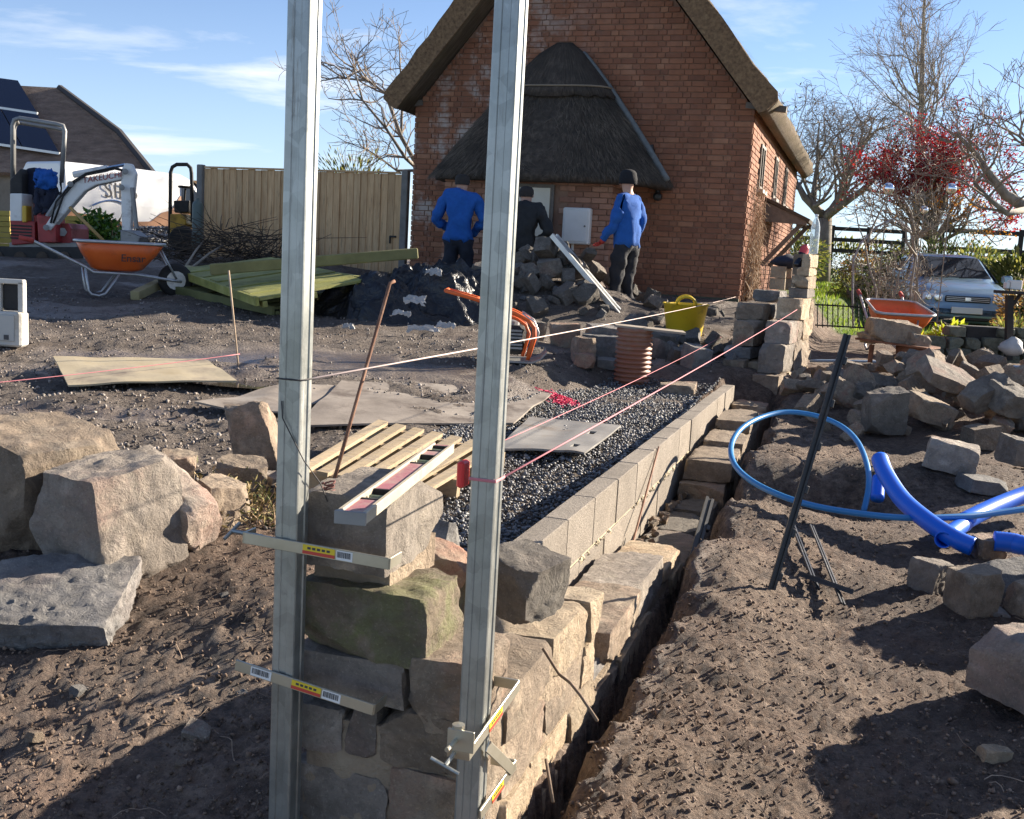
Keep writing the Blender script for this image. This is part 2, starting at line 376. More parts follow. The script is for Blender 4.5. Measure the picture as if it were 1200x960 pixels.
# ------------------------------------------------------------------ ground mesh
def soil_material():
    t = NT('soil'); p = t.pos(); at_ = t.n('ShaderNodeVertexColor'); at_.layer_name = 'cover'
    s = t.n('ShaderNodeSeparateColor'); t.l(at_.outputs[0], s.inputs[0]); gr, yd, wet = s.outputs[0], s.outputs[1], s.outputs[2]
    n1 = t.noise(p, 1.4, 10, .65); n2 = t.noise(p, 11, 10, .72); n3 = t.noise(p, 60, 8, .75); n4 = t.noise(p, 240, 4, .7)
    dry = t.ramp(n2, [(.34, (.050, .032, .022)), (.50, (.235, .162, .114)), (.70, (.45, .345, .26))])
    dry = t.mix(t.ramp(n1, [(.42, (0, 0, 0)), (.66, (.75, .75, .75))]), dry, (.24, .15, .105, 1), 'MIX')
    dry = t.mix(t.m('MULTIPLY', t.ramp(n3, [(.3, (1, 1, 1)), (.5, (0, 0, 0))]), .8), dry, (.03, .02, .015, 1))
    yard = t.ramp(n2, [(.32, (.05, .038, .029)), (.5, (.165, .125, .098)), (.7, (.33, .27, .225))])
    vo = t.vor(p, 42, 'F1', 1)
    yard = t.mix(.45, yard, t.ramp(t.m('FRACT', t.m('MULTIPLY', t.vor(p, 55), 5.)), [(.0, (.05, .04, .033)), (.6, (.18, .145, .118)), (1., (.46, .41, .36))]))
    yard = t.mix(t.ramp(n1, [(.5, (0, 0, 0)), (.62, (.7, .7, .7))]), yard, (.12, .088, .068, 1))
    n5 = t.noise(p, 26, 9, .75); dry = t.mix(t.m('MULTIPLY', t.ramp(n5, [(.34, (1, 1, 1)), (.52, (0, 0, 0))]), .7), dry, (.05, .032, .022, 1))
    dry = t.mix(t.m('MULTIPLY', t.ramp(t.noise(p, .75, 8, .62), [(.50, (0, 0, 0)), (.64, (1, 1, 1))]), .6), dry, (.075, .050, .036, 1))
    col = t.mix(yd, dry, yard)
    col = t.mix(t.m('MULTIPLY', t.ramp(n4, [(.60, (0, 0, 0)), (.68, (1, 1, 1))]), .7), col, (.46, .39, .32, 1))
    grs = t.ramp(n3, [(.3, (.05, .08, .014)), (.55, (.13, .19, .03)), (.75, (.22, .26, .06))])
    col = t.mix(gr, col, grs)
    col = t.mix(t.m('MULTIPLY', wet, .6), col, t.mix(.5, col, (.03, .025, .02, 1)))
    h = t.m('ADD', t.m('MULTIPLY', n3, .6), t.m('MULTIPLY', n4, .25)); h = t.m('ADD', h, n2); h = t.m('ADD', h, t.m('MULTIPLY', n5, .8))
    h = t.m('SUBTRACT', h, t.m('MULTIPLY', t.vor(p, 46), .5))
    return t.fin(col, t.m('SUBTRACT', .92, t.m('MULTIPLY', wet, .76)), 0, t.bump(h, t.m('SUBTRACT', 1., t.m('MULTIPLY', wet, .82)), .06))
NR, NC = 740, 460
yy = .7*np.exp(np.linspace(0, math.log(330/.7), NR)); sx = np.linspace(-1, 1, NC)
Yg = np.repeat(yy[:, None], NC, 1); Xg = sx[None]*(yy[:, None]*.78+2.0); Zg = ghe(Xg, Yg)+detail(Xg, Yg)
I = np.arange(NR*NC).reshape(NR, NC); F = np.stack([I[:-1, :-1], I[:-1, 1:], I[1:, 1:], I[1:, :-1]], -1).reshape(-1, 4)
M_soil = soil_material()
ground = big_mesh('ground', np.stack([Xg, Yg, Zg], -1).reshape(-1, 3), F, M_soil, smooth=True); tag(ground, kind='structure')
ug = Xg*D.x+Yg*D.y; vg = Xg*N.x+Yg*N.y
lawn = sst(Yg+1.2*fbm(Xg*.7, Yg*.7, 3, 3), 15.6, 16.6)*sst(Xg-.0*Yg+.6*fbm(Xg*.9, Yg*.9, 3, 8), 4.3, 5.0)
lawn = np.maximum(lawn, sst(Yg, 36, 44))
yard = (1-sst(vg+.25*fbm(Xg*2, Yg*2, 3, 4), -1.45, -1.1))*sst(Yg+.5*fbm(Xg*1.3, Yg*1.3, 3, 6), 4.3, 5.6)
wet = yard*sst(fbm(Xg*.9, Yg*1.7, 4, 14), .10, .30)*.6; wet = np.maximum(wet, yard*track(Xg, Yg))
wet = np.maximum(wet, (1-sst(Yg, 3.0, 3.8))*(1-sst(vg, -1.5, -.9))*.3); wet = np.maximum(wet, sst(vg, -1.05, -.95)*(1-sst(vg, -.6, -.45))*sst(Yg, 2, 2.5)*(1-sst(Yg, 5, 9))*.3)  # same mask also darkens and smooths the near left ground and trench strip
colr = np.stack([lawn, yard, wet, np.ones_like(wet)], -1).reshape(-1, 4)
ca = ground.data.color_attributes.new('cover', 'FLOAT_COLOR', 'POINT'); ca.data.foreach_set('color', colr.astype(np.float32).ravel())
ground.data.update()
def gd(X, Y): return ghe(X, Y)+detail(np.asarray(X, float), np.asarray(Y, float))
# ------------------------------------------------------------------ loose crumbs of soil, yard gravel, slate gravel
M_crumb = mottle('soil_crumb', [(.05, .033, .023), (.15, .103, .073), (.27, .20, .15)], 9, .92, 60, .4, .006, isl=.45, rnd=0)
M_grit = mottle('yard_grit', [(.06, .048, .04), (.17, .14, .118), (.36, .32, .28)], 8, .65, 60, .3, .005, isl=.7, rnd=0)
M_slate = mottle('slate_gravel', [(.055, .056, .060), (.125, .125, .128), (.25, .245, .24)], 7, .5, 50, .3, .004, isl=.55, rnd=0)
B1 = [ico(1, s) for s in range(6)]; B2 = [ico(2, s+20) for s in range(6)]
def rough_pts(n, y0, y1, ok, pw=1.0):
    Y = y0*np.exp(RNG.random(n)**pw*math.log(y1/y0)); X = RNG.uniform(-1, 1, n)*(Y*.56+.6); k = ok(X, Y); return X[k], Y[k]
def vv(X, Y): return X*N.x+Y*N.y
def uu(X, Y): return X*D.x+Y*D.y
notwall = lambda X, Y: ~((vv(X, Y) > -1.3) & (vv(X, Y) < -.68) & (uu(X, Y) > 1.9) & (uu(X, Y) < 16))
X, Y = rough_pts(38000, 2.2, 9.5, lambda X, Y: notwall(X, Y) & ((vv(X, Y) > -.68) | (Y < 5.2)))
s = .0028+.0075*RNG.random(len(X))**3.0; s = s*np.where(RNG.random(len(X)) < .006, 1.9, 1)
tag(scatter('soil_crumbs', B1, np.stack([X, Y, gd(X, Y)+s*.3], 1), np.stack([s, s*RNG.uniform(.6, 1, len(s)), s*RNG.uniform(.45, .9, len(s))], 1), M_crumb, smooth=False), 'loose dry crumbs of brown soil lying over the dug ground', 'soil', kind='stuff')
X, Y = rough_pts(30000, 4.4, 13, lambda X, Y: (vv(X, Y) < -1.25) & (X > -7) & (track(X, Y) < .25))
s = .005+.013*RNG.random(len(X))**3
tag(scatter('yard_gravel', B1, np.stack([X, Y, gd(X, Y)+s*.25], 1), np.stack([s, s*RNG.uniform(.6, 1, len(s)), s*RNG.uniform(.4, .8, len(s))], 1), M_grit, smooth=False), 'grey brown grit trodden into the muddy yard', 'gravel', kind='stuff')
def slate(n, u0, u1, pw, bases, name, lab, smooth=True):
    u = u0+RNG.random(n)**pw*(u1-u0); v = -1.14-RNG.random(n)*1.55
    wlim = np.interp(u, [2.7, 3.4, 4.4, 5.5, 7, 9.4], [-1.5, -1.75, -2.25, -2.45, -2.35, -2.1])+.08*fbm(u*3, u*0, 3, 7); k = v > wlim; u, v = u[k], v[k]
    X = u*D.x+v*N.x; Y = u*D.y+v*N.y; s = .0065+.009*RNG.random(len(X))**1.6; lift = RNG.random(len(X))*.03*np.exp(-((v+1.7)/.6)**2)
    tag(scatter(name, bases, np.stack([X, Y, ghe(X, Y)+.012+lift], 1), np.stack([s*1.2, s*RNG.uniform(.6, 1, len(s)), s*RNG.uniform(.35, .7, len(s))], 1), M_slate, .8, smooth=smooth), lab, 'gravel', kind='stuff')
slate(6000, 2.7, 4.5, 1.1, B2, 'slate_gravel', 'dark blue grey drainage gravel in the near half of the bed behind the block wall')
slate(20000, 4.2, 9.4, 1.1, B1, 'slate_gravel', 'dark blue grey drainage gravel in the far half of the bed behind the block wall', False)
# puddles in the yard
M_water = NT('puddle').fin((.05, .042, .033, 1), .04, 0, None)
for i, (x, y, rx, ry) in enumerate(PUD):
    m = MB(); K = 40; m.add([Vector((x+math.cos(2*math.pi*k/K)*rx*1.5, y+math.sin(2*math.pi*k/K)*ry*1.5, PZ(y)-.010)) for k in range(K)], [tuple(range(K))])
    tag(m.single('puddle', M_water, None, None), kind='structure')
# ================================================================== COTTAGE
def brick_mat(name, stops, white=0., rnd=.25):
    t = NT(name); p = t.pos(); oi = t.n('ShaderNodeObjectInfo'); r = t.m('FRACT', t.m('ADD', t.isl(), oi.outputs['Random']))
    col = t.ramp(r, stops); n = t.noise(p, 9, 9, .7); n2 = t.noise(p, 1.1, 6, .62)
    col = t.mix(t.m('MULTIPLY', t.ramp(n, [(.32, (1, 1, 1)), (.52, (0, 0, 0))]), .4), col, (.08, .045, .03, 1))
    if white:
        q = t.n('ShaderNodeSeparateXYZ'); t.l(p, q.inputs[0])
        wm = t.m('MULTIPLY', t.ramp(t.noise(p, 2.2, 9, .72), [(.49, (0, 0, 0)), (.62, (1, 1, 1))]), white)
        side = t.m('ADD', t.ramp(q.outputs[0], [(0, (0, 0, 0)), (1, (0, 0, 0))]), 0)
        # old limewash survives on the far end of the gable only
        md = t.m('MULTIPLY', t.m('ADD', q.outputs[0], -.9), -.75, True); wm = t.m('MULTIPLY', wm, t.m('ADD', md, .06))
        col = t.mix(wm, col, (.40, .33, .28, 1))
    col = t.hsv(col, v=t.m('ADD', t.m('MULTIPLY', n2, .5), .75))
    col = t.hsv(col, .5, .96, 1.)
    return t.fin(col, .9, 0, t.bump(t.noise(p, 55, 8, .7), .5, .008))
BR = [(0, (.205, .080, .040)), (.3, (.28, .108, .052)), (.6, (.31, .124, .059)), (.85, (.25, .098, .047)), (1, (.36, .162, .082))]
M_brick = brick_mat('old_red_brick', BR, 1.); M_brick2 = brick_mat('porch_brick', [(0, (.22, .10, .06)), (.5, (.36, .17, .1)), (1, (.42, .24, .16))], 0)
M_mortar = mottle('lime_mortar', [(.20, .11, .07), (.27, .165, .11)], 7, .95, 40, .4, .008, rnd=0)
UH = 15.2; VR = -1.67; UL = 24.4
VL = pv(onu(484, 200, UH)); ZE = onu(877, 128, UH).z; VC = (VL+VR)/2; SL = 1.22; ZB = .85
ZA = ZE+(VR-VC)*SL
cot = thing('cottage', UV(UH, VC, 1.1), 'red brick thatched cottage with a small thatched porch on its gable', 'house')
wall = MB(); wall.prism([UV(UH+.012, VL+.012, ZB), UV(UH+.012, VR-.012, ZB), UV(UH+.012, VR-.012, ZE), UV(UH+.012, VC, ZA), UV(UH+.012, VL+.012, ZE)], D*(UL-UH-.024))
wall = wall.build('wall', M_mortar, cot)
# each brick is its own piece; beyond the 300 nearest they share one mesh
bl, bh, bw, j = .215, .066, .05, .010
def brick_mb(m, c, ax, l, h, d):
    return m.cbox(c, l/2, d/2, h/2, ax, .004)
def one_brick(l): return brick_mb(MB(), Vector((0, 0, 0)), None, l, bh, bw)
bmesh_cache = {}
rest = MB(); cand = []
porchV0 = pv(onu(520, 250, 14.35)); porchV1 = pv(onu(716, 250, 14.35))
zc_ = ZB; r = 0
while zc_ < ZA:
    z0, z1 = zc_, zc_+bh; vl, vr = VL, VR
    if z1 > ZE: vl = VC-(ZA-z1)/SL; vr = VC+(ZA-z1)/SL
    x = VL+(0 if r % 2 == 0 else -.056)
    kk = r
    while x < VR:
        L = .215 if kk % 2 == 0 else .1025; kk += 1
        a, b = max(x, vl), min(x+L, vr)
        if b-a > .04:
            cand.append(((a+b)/2, (z0+z1)/2, round(b-a, 3)))
        x += L+j
    zc_ += bh+j; r += 1
rb = random.Random(3)
def key(c):   # bricks in open view right of the porch and above it come first
    v, z, l = c; hid = (v < porchV1+.5 and z < 3.2) or z > 5.0 or l < .2
    return (hid, abs(z-2.6)+.35*abs(v-(VR-.8)))
cand.sort(key=key)
axg = (N, D, UP)
for i, (v, z, l) in enumerate(cand):
    pr = rb.uniform(-.003, .004); c = UV(UH+bw/2-.003-pr, v+rb.uniform(-.002, .002), z+rb.uniform(-.0015, .0015))
    if i < 300:
        k = round(l, 2)
        if k not in bmesh_cache: o = brick_mb(MB(), Vector((0, 0, 0)), axg, l, bh, bw).build('brick', M_brick, wall, world=False); bmesh_cache[k] = o.data
        else: o = link(bpy.data.objects.new('brick', bmesh_cache[k]), wall)
        o.location = c-wloc(wall)
    else: brick_mb(rest, c, axg, l, bh, bw)
axs = (D, -N, UP); z = ZB; r = 0
sw = []  # window boxes on the side wall: (u0, u1, z0, z1)
for px0, px1, y0, y1 in ((887, 897, 163, 221), (904, 912, 178, 232), (916, 923, 191, 241)):
    a = onv(px0, y1, VR); b = onv(px1, y0, VR); zb = onv(px0, y1, VR).z; zt = onv(px0, y0, VR).z; sw.append((pu(a), pu(b), zb, zt))
while z < ZE:
    x = UH+(0 if r % 2 == 0 else .1125)
    while x < UL-.05:
        l = min(.215, UL-x)
        if not any(x+l > w0-.02 and x < w1+.02 and z+bh > z0-.04 and z < z1+.02 for w0, w1, z0, z1 in sw):
            brick_mb(rest, UV(x+l/2, VR-bw/2+.006+rb.uniform(-.002, .004), z+bh/2), axs, l, bh, bw)
        x += l+j
    z += bh+j; r += 1
tag(rest.build('brick_courses', M_brick, wall), kind='stuff')
plm = MB(); plm.box(UV(UH-.02, (VR+porchV1)/2, ZB+.12), (VR-porchV1)/2, .03, .14, axg); plm.build('plinth', mottle('mossy_plinth', [(.05, .055, .03), (.12, .11, .07)], 8), cot)
M_frame = mottle('window_paint', [(.09, .075, .06), (.18, .15, .12)], 9, .6, rnd=0); M_glass = NT('dark_pane').fin((.02, .024, .028, 1), .06, 0, None)
M_sill = mottle('stone_sill', [(.4, .36, .3), (.5, .47, .42)], 9)
for u0, u1, z0, z1 in sw:
    f = MB(); t_ = .045
    for c, hu, hz in ((((u0+u1)/2, z0+t_/2), (u1-u0)/2, t_/2), (((u0+u1)/2, z1-t_/2), (u1-u0)/2, t_/2)): f.box(UV(c[0], VR+.002, c[1]), hu, .03, hz, (D, N, UP))
    for uu_ in (u0+t_/2, (u0+u1)/2, u1-t_/2): f.box(UV(uu_, VR+.0015, (z0+z1)/2), t_/2, .028, (z1-z0)/2-t_-.001, (D, N, UP))
    wn = f.build('window', M_frame, cot)
    g = MB(); g.box(UV((u0+u1)/2, VR-.004, (z0+z1)/2), (u1-u0)/2-.01, .004, (z1-z0)/2-.01, (D, N, UP)); g.build('pane', M_glass, wn)
    g = MB(); g.box(UV((u0+u1)/2, VR+.03, z0-.03), (u1-u0)/2+.04, .06, .026, (D, N, UP)); g.build('sill', M_sill, wn)
# ---- thatch
def thatch_mat(name, stops, sc=(3, 3, 30), bst=.9):
    t = NT(name); co = t.n('ShaderNodeUVMap').outputs[0]; mp = t.n('ShaderNodeMapping'); mp.inputs['Scale'].default_value = (1, .07, 1); t.l(co, mp.inputs[0])
    n = t.noise(mp.outputs[0], 46, 8, .7); n2 = t.noise(co, 3.0, 8, .65)
    col = t.ramp(n, [(.28, stops[0]), (.5, stops[1]), (.72, stops[2])]); col = t.mix(t.ramp(n2, [(.45, (0, 0, 0)), (.66, (.8, .8, .8))]), col, c4(stops[3]))
    return t.fin(col, .95, 0, t.bump(n, bst, .05))
M_thatch = thatch_mat('weathered_thatch', [(.035, .026, .018), (.13, .095, .06), (.26, .19, .115), (.10, .075, .035)])
M_thatchd = thatch_mat('dark_porch_thatch', [(.014, .011, .009), (.065, .050, .038), (.15, .118, .088), (.038, .031, .024)])
M_reed = mottle('cut_reed', [(.08, .048, .025), (.21, .125, .062), (.31, .20, .10)], 25, .9, 120, .8, .02, rnd=0)
def uvgrid(o, nu, nv, su, sv):   # uv laid along the reeds of a grid mesh
    me = o.data; uvl = me.uv_layers.new(name='UVMap'); li = np.zeros(len(me.loops), np.int32); me.loops.foreach_get('vertex_index', li)
    q = np.stack([(li % nu)/nu*su, (li//nu)/nv*sv], 1); uvl.data.foreach_set('uv', q.astype(np.float32).ravel())
TH = .32; OV = .42
def slope(sgn, name):
    # cross-section across the slope: underside, rounded eave, outer face, from ridge down and back
    rings = []; nU = 70; ns = 30
    vr = VR if sgn > 0 else VL; Ls = abs(vr-VC); dn = Vector((1, -SL)).normalized(); nn = Vector((SL, 1)).normalized()
    run = (Ls+.10)/dn.x
    for i in range(nU):
        u = UH-OV+(UL-UH+2*OV)*i/(nU-1); ring = []
        for k in range(ns):
            s = k/(ns-1)
            if s < .56: q = s/.56; a = dn*(run*q); h = TH; a = a+nn*(h)
            elif s < .66: q = (s-.56)/.10; an = q*math.pi; a = dn*(run+.14*TH*math.sin(an))+nn*(TH*(.5+.5*math.cos(an)))
            else: q = (s-.66)/.34; a = dn*(run*(1-q))
            jit = .035*float(fbm(np.array(u*1.7+sgn*9), np.array(s*9.), 3, 7))+.02*rb.uniform(-1, 1)
            a = a+nn*jit*(1 if s < .62 else .2)
            ring.append(UV(u, VC+sgn*(a.x), ZA+.02+a.y))
        rings.append(ring)
    m = MB(); m.loft(rings, cap=True, closed=True); o = m.build(name, M_thatch, cot, smooth=True); 
    if sgn < 0:
        for p in o.data.polygons: p.flip()
    uvgrid(o, ns, nU, 1, 1)
    uvl = o.data.uv_layers[0]; li = np.zeros(len(o.data.loops), np.int32); o.data.loops.foreach_get('vertex_index', li)
    uvl.data.foreach_set('uv', np.stack([(li//ns)/nU*5.2, (li % ns)/ns*8], 1).astype(np.float32).ravel())
    # cut reed ends of the verge
    m = MB(); Q = 40; P = []
    for k in range(Q+1):
        for e in (0, .5, 1):
            a = dn*(run*k/Q)+nn*(TH*(.03+.94*e)); P.append(UV(UH-OV-.02-.03*math.sin(e*math.pi)+.012*rb.uniform(-1, 1), VC+sgn*a.x, ZA+.02+a.y))
    F = []
    for k in range(Q):
        for e in (0, 1): q = [k*3+e, k*3+e+1, k*3+4+e, k*3+3+e]; F.append(q if sgn > 0 else q[::-1])
    m = MB(); K_ = len(rings[0]); m.add([p-D*(.02+.012*rb.random()) for p in rings[0]]+[p for p in rings[0]], [tuple(range(K_)) if sgn < 0 else tuple(range(K_))[::-1]]+[(k, (k+1) % K_, K_+(k+1) % K_, K_+k) for k in range(K_)]); m.build('reed_verge', M_reed, o)
    # stray reeds standing off the surface
    n = 2600; q = RNG.random(n)*run; u = UH-OV+RNG.random(n)*(UL-UH+2*OV); VV = []; FF = []
    for i in range(n):
        a = dn*q[i]+nn*(TH+.01); c = UV(u[i], VC+sgn*a.x, ZA+.02+a.y); d3 = N*(sgn*dn.x)+UP*dn.y; n3 = N*(sgn*nn.x)+UP*nn.y
        l = rb.uniform(.06, .2); tip = c+d3*l+n3*rb.uniform(.005, .05)+D*rb.uniform(-.04, .04); VV += [c+D*.004, c-D*.004, tip]; FF.append((3*i, 3*i+1, 3*i+2))
    tag(big_mesh('loose_reed', np.array([tuple(p-wloc(o)) for p in VV]), np.array(FF), M_reed, o), kind='stuff')
    return o
slope(1, 'thatched_roof'); slope(-1, 'thatched_roof')
m = MB(); m.beam(UV(UH+.02, VR-.12, ZE+.05), UV(UH+.02, VR+.42, ZE+.05-.05), .09, .08); m.build('eaves_beam', M_frame, cot)
m = MB(); m.beam(UV(UH+.02, VL+.12, ZE+.05), UV(UH+.02, VL-.35, ZE), .09, .08); m.build('eaves_beam', M_frame, cot)
# ---- porch
UP_ = 14.35; pz = lambda py, px=650: onu(px, py, UP_).z
PT = onu(648, 57, UH); EL = onu(490, 194, 14.05); ER = onu(771, 213, 14.05); zPE = (EL.z+ER.z)/2; vP = (pv(EL)+pv(ER))/2; hP = (pv(ER)-pv(EL))/2
pw = MB(); pw.box(UV((UP_+UH)/2, (porchV0+porchV1)/2, (ZB+zPE+.1)/2), (porchV1-porchV0)/2-.012, (UH-UP_)/2-.012, (zPE+.1-ZB)/2, axg); pwo = pw.build('porch_wall', M_mortar, cot)
pbx = MB(); z = ZB; r = 0; dv0, dv1 = pv(onu(604, 260, UP_)), pv(onu(648, 260, UP_)); dz1 = onu(630, 216, UP_).z
n_ind = 0; pc = None
while z < zPE:
    x = porchV0-(0 if r % 2 == 0 else .1125)
    while x < porchV1:
        a, b = max(x, porchV0), min(x+.215, porchV1)
        if b-a > .03 and not (b > dv0 and a < dv1 and z < dz1): brick_mb(pbx, UV(UP_+bw/2-.008+rb.uniform(-.003, .003), (a+b)/2, z+bh/2), axg, b-a, bh, bw)
        x += .225
    for q in range(4): brick_mb(pbx, UV(UP_+.12+.215*q, porchV1-bw/2+.006, z+bh/2), axs, .2, bh, bw)
    z += .076; r += 1
tag(pbx.build('brick_courses', M_brick2, pwo), kind='stuff')
M_white = mottle('aged_white_paint', [(.62, .60, .55), (.72, .70, .66)], 5, .5, rnd=0, bst=.1); M_cream = mottle('cream_board', [(.60, .54, .42), (.70, .65, .52)], 4, .6, rnd=0, bst=.1)
dm = MB(); dm.box(UV(UP_-.012, (dv0+dv1)/2, (dz1+ZB)/2), (dv1-dv0)/2, .02, (dz1-ZB)/2, axg); do = dm.build('door', M_frame, cot)
zz = onu(630, 282, UP_).z; zq = onu(630, 277, UP_).z
dm = MB(); dm.box(UV(UP_-.04, (dv0+dv1)/2, (dz1-.05+zq)/2), (dv1-dv0)/2-.05, .012, (dz1-.05-zq)/2, axg); dm.build('door_panel', M_cream, do)
dm = MB(); dm.box(UV(UP_-.04, (dv0+dv1)/2, zz-.18), (dv1-dv0)/2-.05, .012, .15, axg); dm.build('door_panel', M_cream, do)
a = onu(661, 243, UP_-.1); b = onu(690, 287, UP_-.1)
mb = MB(); mb.cbox(UV(UP_-.07, (pv(a)+pv(b))/2, (a.z+b.z)/2), (pv(b)-pv(a))/2, .07, (a.z-b.z)/2, axg, .015); mo = mb.build('meter_box', M_white, cot)
mb = MB(); mb.cbox(UV(UP_-.145, (pv(a)+pv(b))/2, (a.z+b.z)/2), (pv(b)-pv(a))/2-.03, .006, (a.z-b.z)/2-.035, axg, .004); mb.build('lid', M_white, mo)
mb = MB(); mb.lathe(UV(UP_-.15, pv(b)-.06, (a.z+b.z)/2), [(.012, 0), (.012, .012)], 10, -D); mb.build('lock', M_frame, mo)
mb = MB(); mb.tube([UV(UP_-.05, (pv(a)+pv(b))/2-.05, b.z), UV(UP_-.05, (pv(a)+pv(b))/2-.05, b.z-.5)], .018); mb.build('conduit', M_white, mo)
rings = []; nth = 56; nz_ = 26
for i in range(nz_):
    q = i/(nz_-1); zq = zPE-.02+(PT.z+.03-zPE)*q; f = (1-q)**.86; hw = .12+(hP-.12)*f; dp = .06+(UH-14.05-.06)*f
    ring = []
    for k in range(nth):
        t_ = math.pi*k/(nth-1); c_, s_ = math.cos(t_), math.sin(t_); e = .5
        jit = 1+.02*float(fbm(np.array(t_*6.), np.array(q*7.), 3, 3))+rb.uniform(-.004, .004)
        ring.append(UV(UH-dp*abs(s_)**e*jit, vP-hw*math.copysign(abs(c_)**e, c_)*jit, zq+.015*math.sin(t_*9)))
    rings.append(ring)
und = [UV(pu(p)+(UH-pu(p))*.16, vP+(pv(p)-vP)*.88, zPE-.10) for p in rings[0]]; und2 = [UV(pu(p)+(UH-pu(p))*.02, vP+(pv(p)-vP)*.985, zPE-.09) for p in rings[0]]
inn = [UV(UH-.02, vP+(pv(p)-vP)*.5, zPE+.05) for p in rings[0]]
m = MB(); m.loft([inn, und, und2]+rings, cap=False, closed=False); po = m.build('porch_roof', M_thatchd, cot, smooth=True)
po.data.uv_layers.new(name='UVMap'); li = np.zeros(len(po.data.loops), np.int32); po.data.loops.foreach_get('vertex_index', li)
po.data.uv_layers[0].data.foreach_set('uv', np.stack([(li % nth)/nth*4.5, (li//nth)/nz_*5], 1).astype(np.float32).ravel())
def porch_pt(t_, q, off=0.):
    zq = zPE+(PT.z+.03-zPE)*q; f = (1-q)**.86; hw = .12+(hP-.12)*f+off; dp = .06+(UH-14.05-.06)*f+off; c_, s_ = math.cos(t_), math.sin(t_); e = .5
    return UV(UH-dp*abs(s_)**e, vP-hw*math.copysign(abs(c_)**e, c_), zq)
rings = []
for q, off in ((.61, .005), (.60, .055), (.66, .06), (.74, .06), (.84, .06), (.93, .07), (1.0, .05), (1.035, .0)):
    ring = []
    for k in range(nth):
        t_ = math.pi*k/(nth-1); wob = (.022*abs(math.sin(t_*9)) if q < .62 else 0)
        ring.append(porch_pt(t_, min(q-wob, 1), off)+UP*(max(0, q-1)*1.2))
    rings.append(ring)
m = MB(); m.loft(rings, cap=True, closed=False); cap = m.build('ridge_cap', M_thatchd, po, smooth=True)
cap.data.uv_layers.new(name='UVMap'); li = np.zeros(len(cap.data.loops), np.int32); cap.data.loops.foreach_get('vertex_index', li)
cap.data.uv_layers[0].data.foreach_set('uv', np.stack([(li % nth)/nth*3, (li//nth)/8*2.2], 1).astype(np.float32).ravel())
m = MB(); m.tube([porch_pt(math.pi*k/40, .665, .075) for k in range(1, 40)], .012, 5); m.build('ligger', mottle('hazel', [(.25, .2, .14)]), po)
m = MB(); m.tube([porch_pt(math.pi*.93, q/20*.98, .03)+D*(-.02) for q in range(0, 20)], [.05]*20, 6); m.build('hip_roll', mottle('grey_netting', [(.10, .11, .11), (.16, .17, .165)], 20), po, smooth=True)
VV = []; FF = []
for i in range(9000):
    t_ = RNG.uniform(.03, math.pi-.03); q = RNG.random()**1.2*.98; c = porch_pt(t_, q, .005); tip = porch_pt(t_+RNG.uniform(-.03, .03), q-RNG.uniform(.03, .08), RNG.uniform(.01, .06))
    s = N*.004; VV += [c-s, c+s, tip]; FF.append((3*i, 3*i+1, 3*i+2))
M_straw = mottle('dark_straw', [(.03, .024, .018), (.16, .125, .09)], 3, .9, bst=0, isl=.5, rnd=0)
tag(big_mesh('loose_reed', np.array([tuple(p-wloc(po)) for p in VV]), np.array(FF), M_straw, po), kind='stuff')
m = MB(); a = onu(771, 228, UH-.06); m.tube([onu(763, 170, UH-.07), onu(769, 205, UH-.07), a], .035, 8); m.lathe(a-UP*.03, [(.02, -.02), (.06, -.02), (.06, .05), (.03, .06)], 12, -D); m.build('flue_pipe', plain('black_plastic', (.012, .012, .013), .4), cot, smooth=False)
# lean-to canopy on the side
a = onv(896, 234, VR); m = MB(); u0 = pu(a); za = a.z; WC = pv(onu(948, 257, u0))-VR; DC = za-onu(948, 257, u0).z
m.hexa([UV(u0, VR, za), UV(u0+2.0, VR, za), UV(u0+2.0, VR+WC, za-DC-.05), UV(u0, VR+WC, za-DC-.05), UV(u0, VR, za+.05), UV(u0+2.0, VR, za+.05), UV(u0+2.0, VR+WC+.02, za-DC), UV(u0, VR+WC+.02, za-DC)])
M_felt = mottle('mossy_felt', [(.045, .035, .028), (.09, .075, .05)], 7, .9, rnd=0); ko = m.build('canopy', M_felt, cot)
m = MB(); m.prism([UV(u0+.03, VR+.01, za-.02), UV(u0+.03, VR+WC-.03, za-DC-.03), UV(u0+.03, VR+WC-.03, za-DC-.09), UV(u0+.03, VR+.01, za-DC-.06)], D*.03); m.build('cheek_board', M_frame, ko, fixn=True)
for uu_ in (u0+.15, u0+1.6):
    m = MB(); m.beam(UV(uu_, VR+.02, za-.75-DC), UV(uu_, VR+WC*.85, za-DC*.85-.1), .06, .07); m.beam(UV(uu_, VR, za-.08), UV(uu_, VR+WC*.95, za-DC*.95-.09), .05, .06); m.build('bracket', M_frame, ko)
# dead climber on the side wall
M_vine = mottle('dead_vine', [(.20, .13, .08), (.42, .30, .19)], 12, .9, rnd=0)
cl = thing('climbing_plant', UV(UH+.5, VR+.05, 1.1), 'tangled bare climber stems clinging to the sunlit side wall of the cottage', 'plant')
m = MB(); lf = MB(); rv = random.Random(5)
for i in range(110):
    u = UH+rv.uniform(.15, 1.6); z = 1.0; pts = []; v = VR+.03
    top = rv.uniform(1.7, 2.9)
    while z < top: pts.append(UV(u, v, z)); u += rv.uniform(-.09, .09); z += rv.uniform(.05, .16); v = VR+rv.uniform(.015, .14)
    if len(pts) > 2:
        m.tube(pts, [max(.003, .011*(1-k/len(pts))) for k in range(len(pts))], 4)
        for p in pts[2:]:
            if rv.random() < .5: q = p+Vector((rv.uniform(-.1, .1), rv.uniform(-.05, .05), rv.uniform(-.12, .05))); m.tube([p, (p+q)/2+UP*.02, q], .003, 3)
m.build('stem', M_vine, cl)
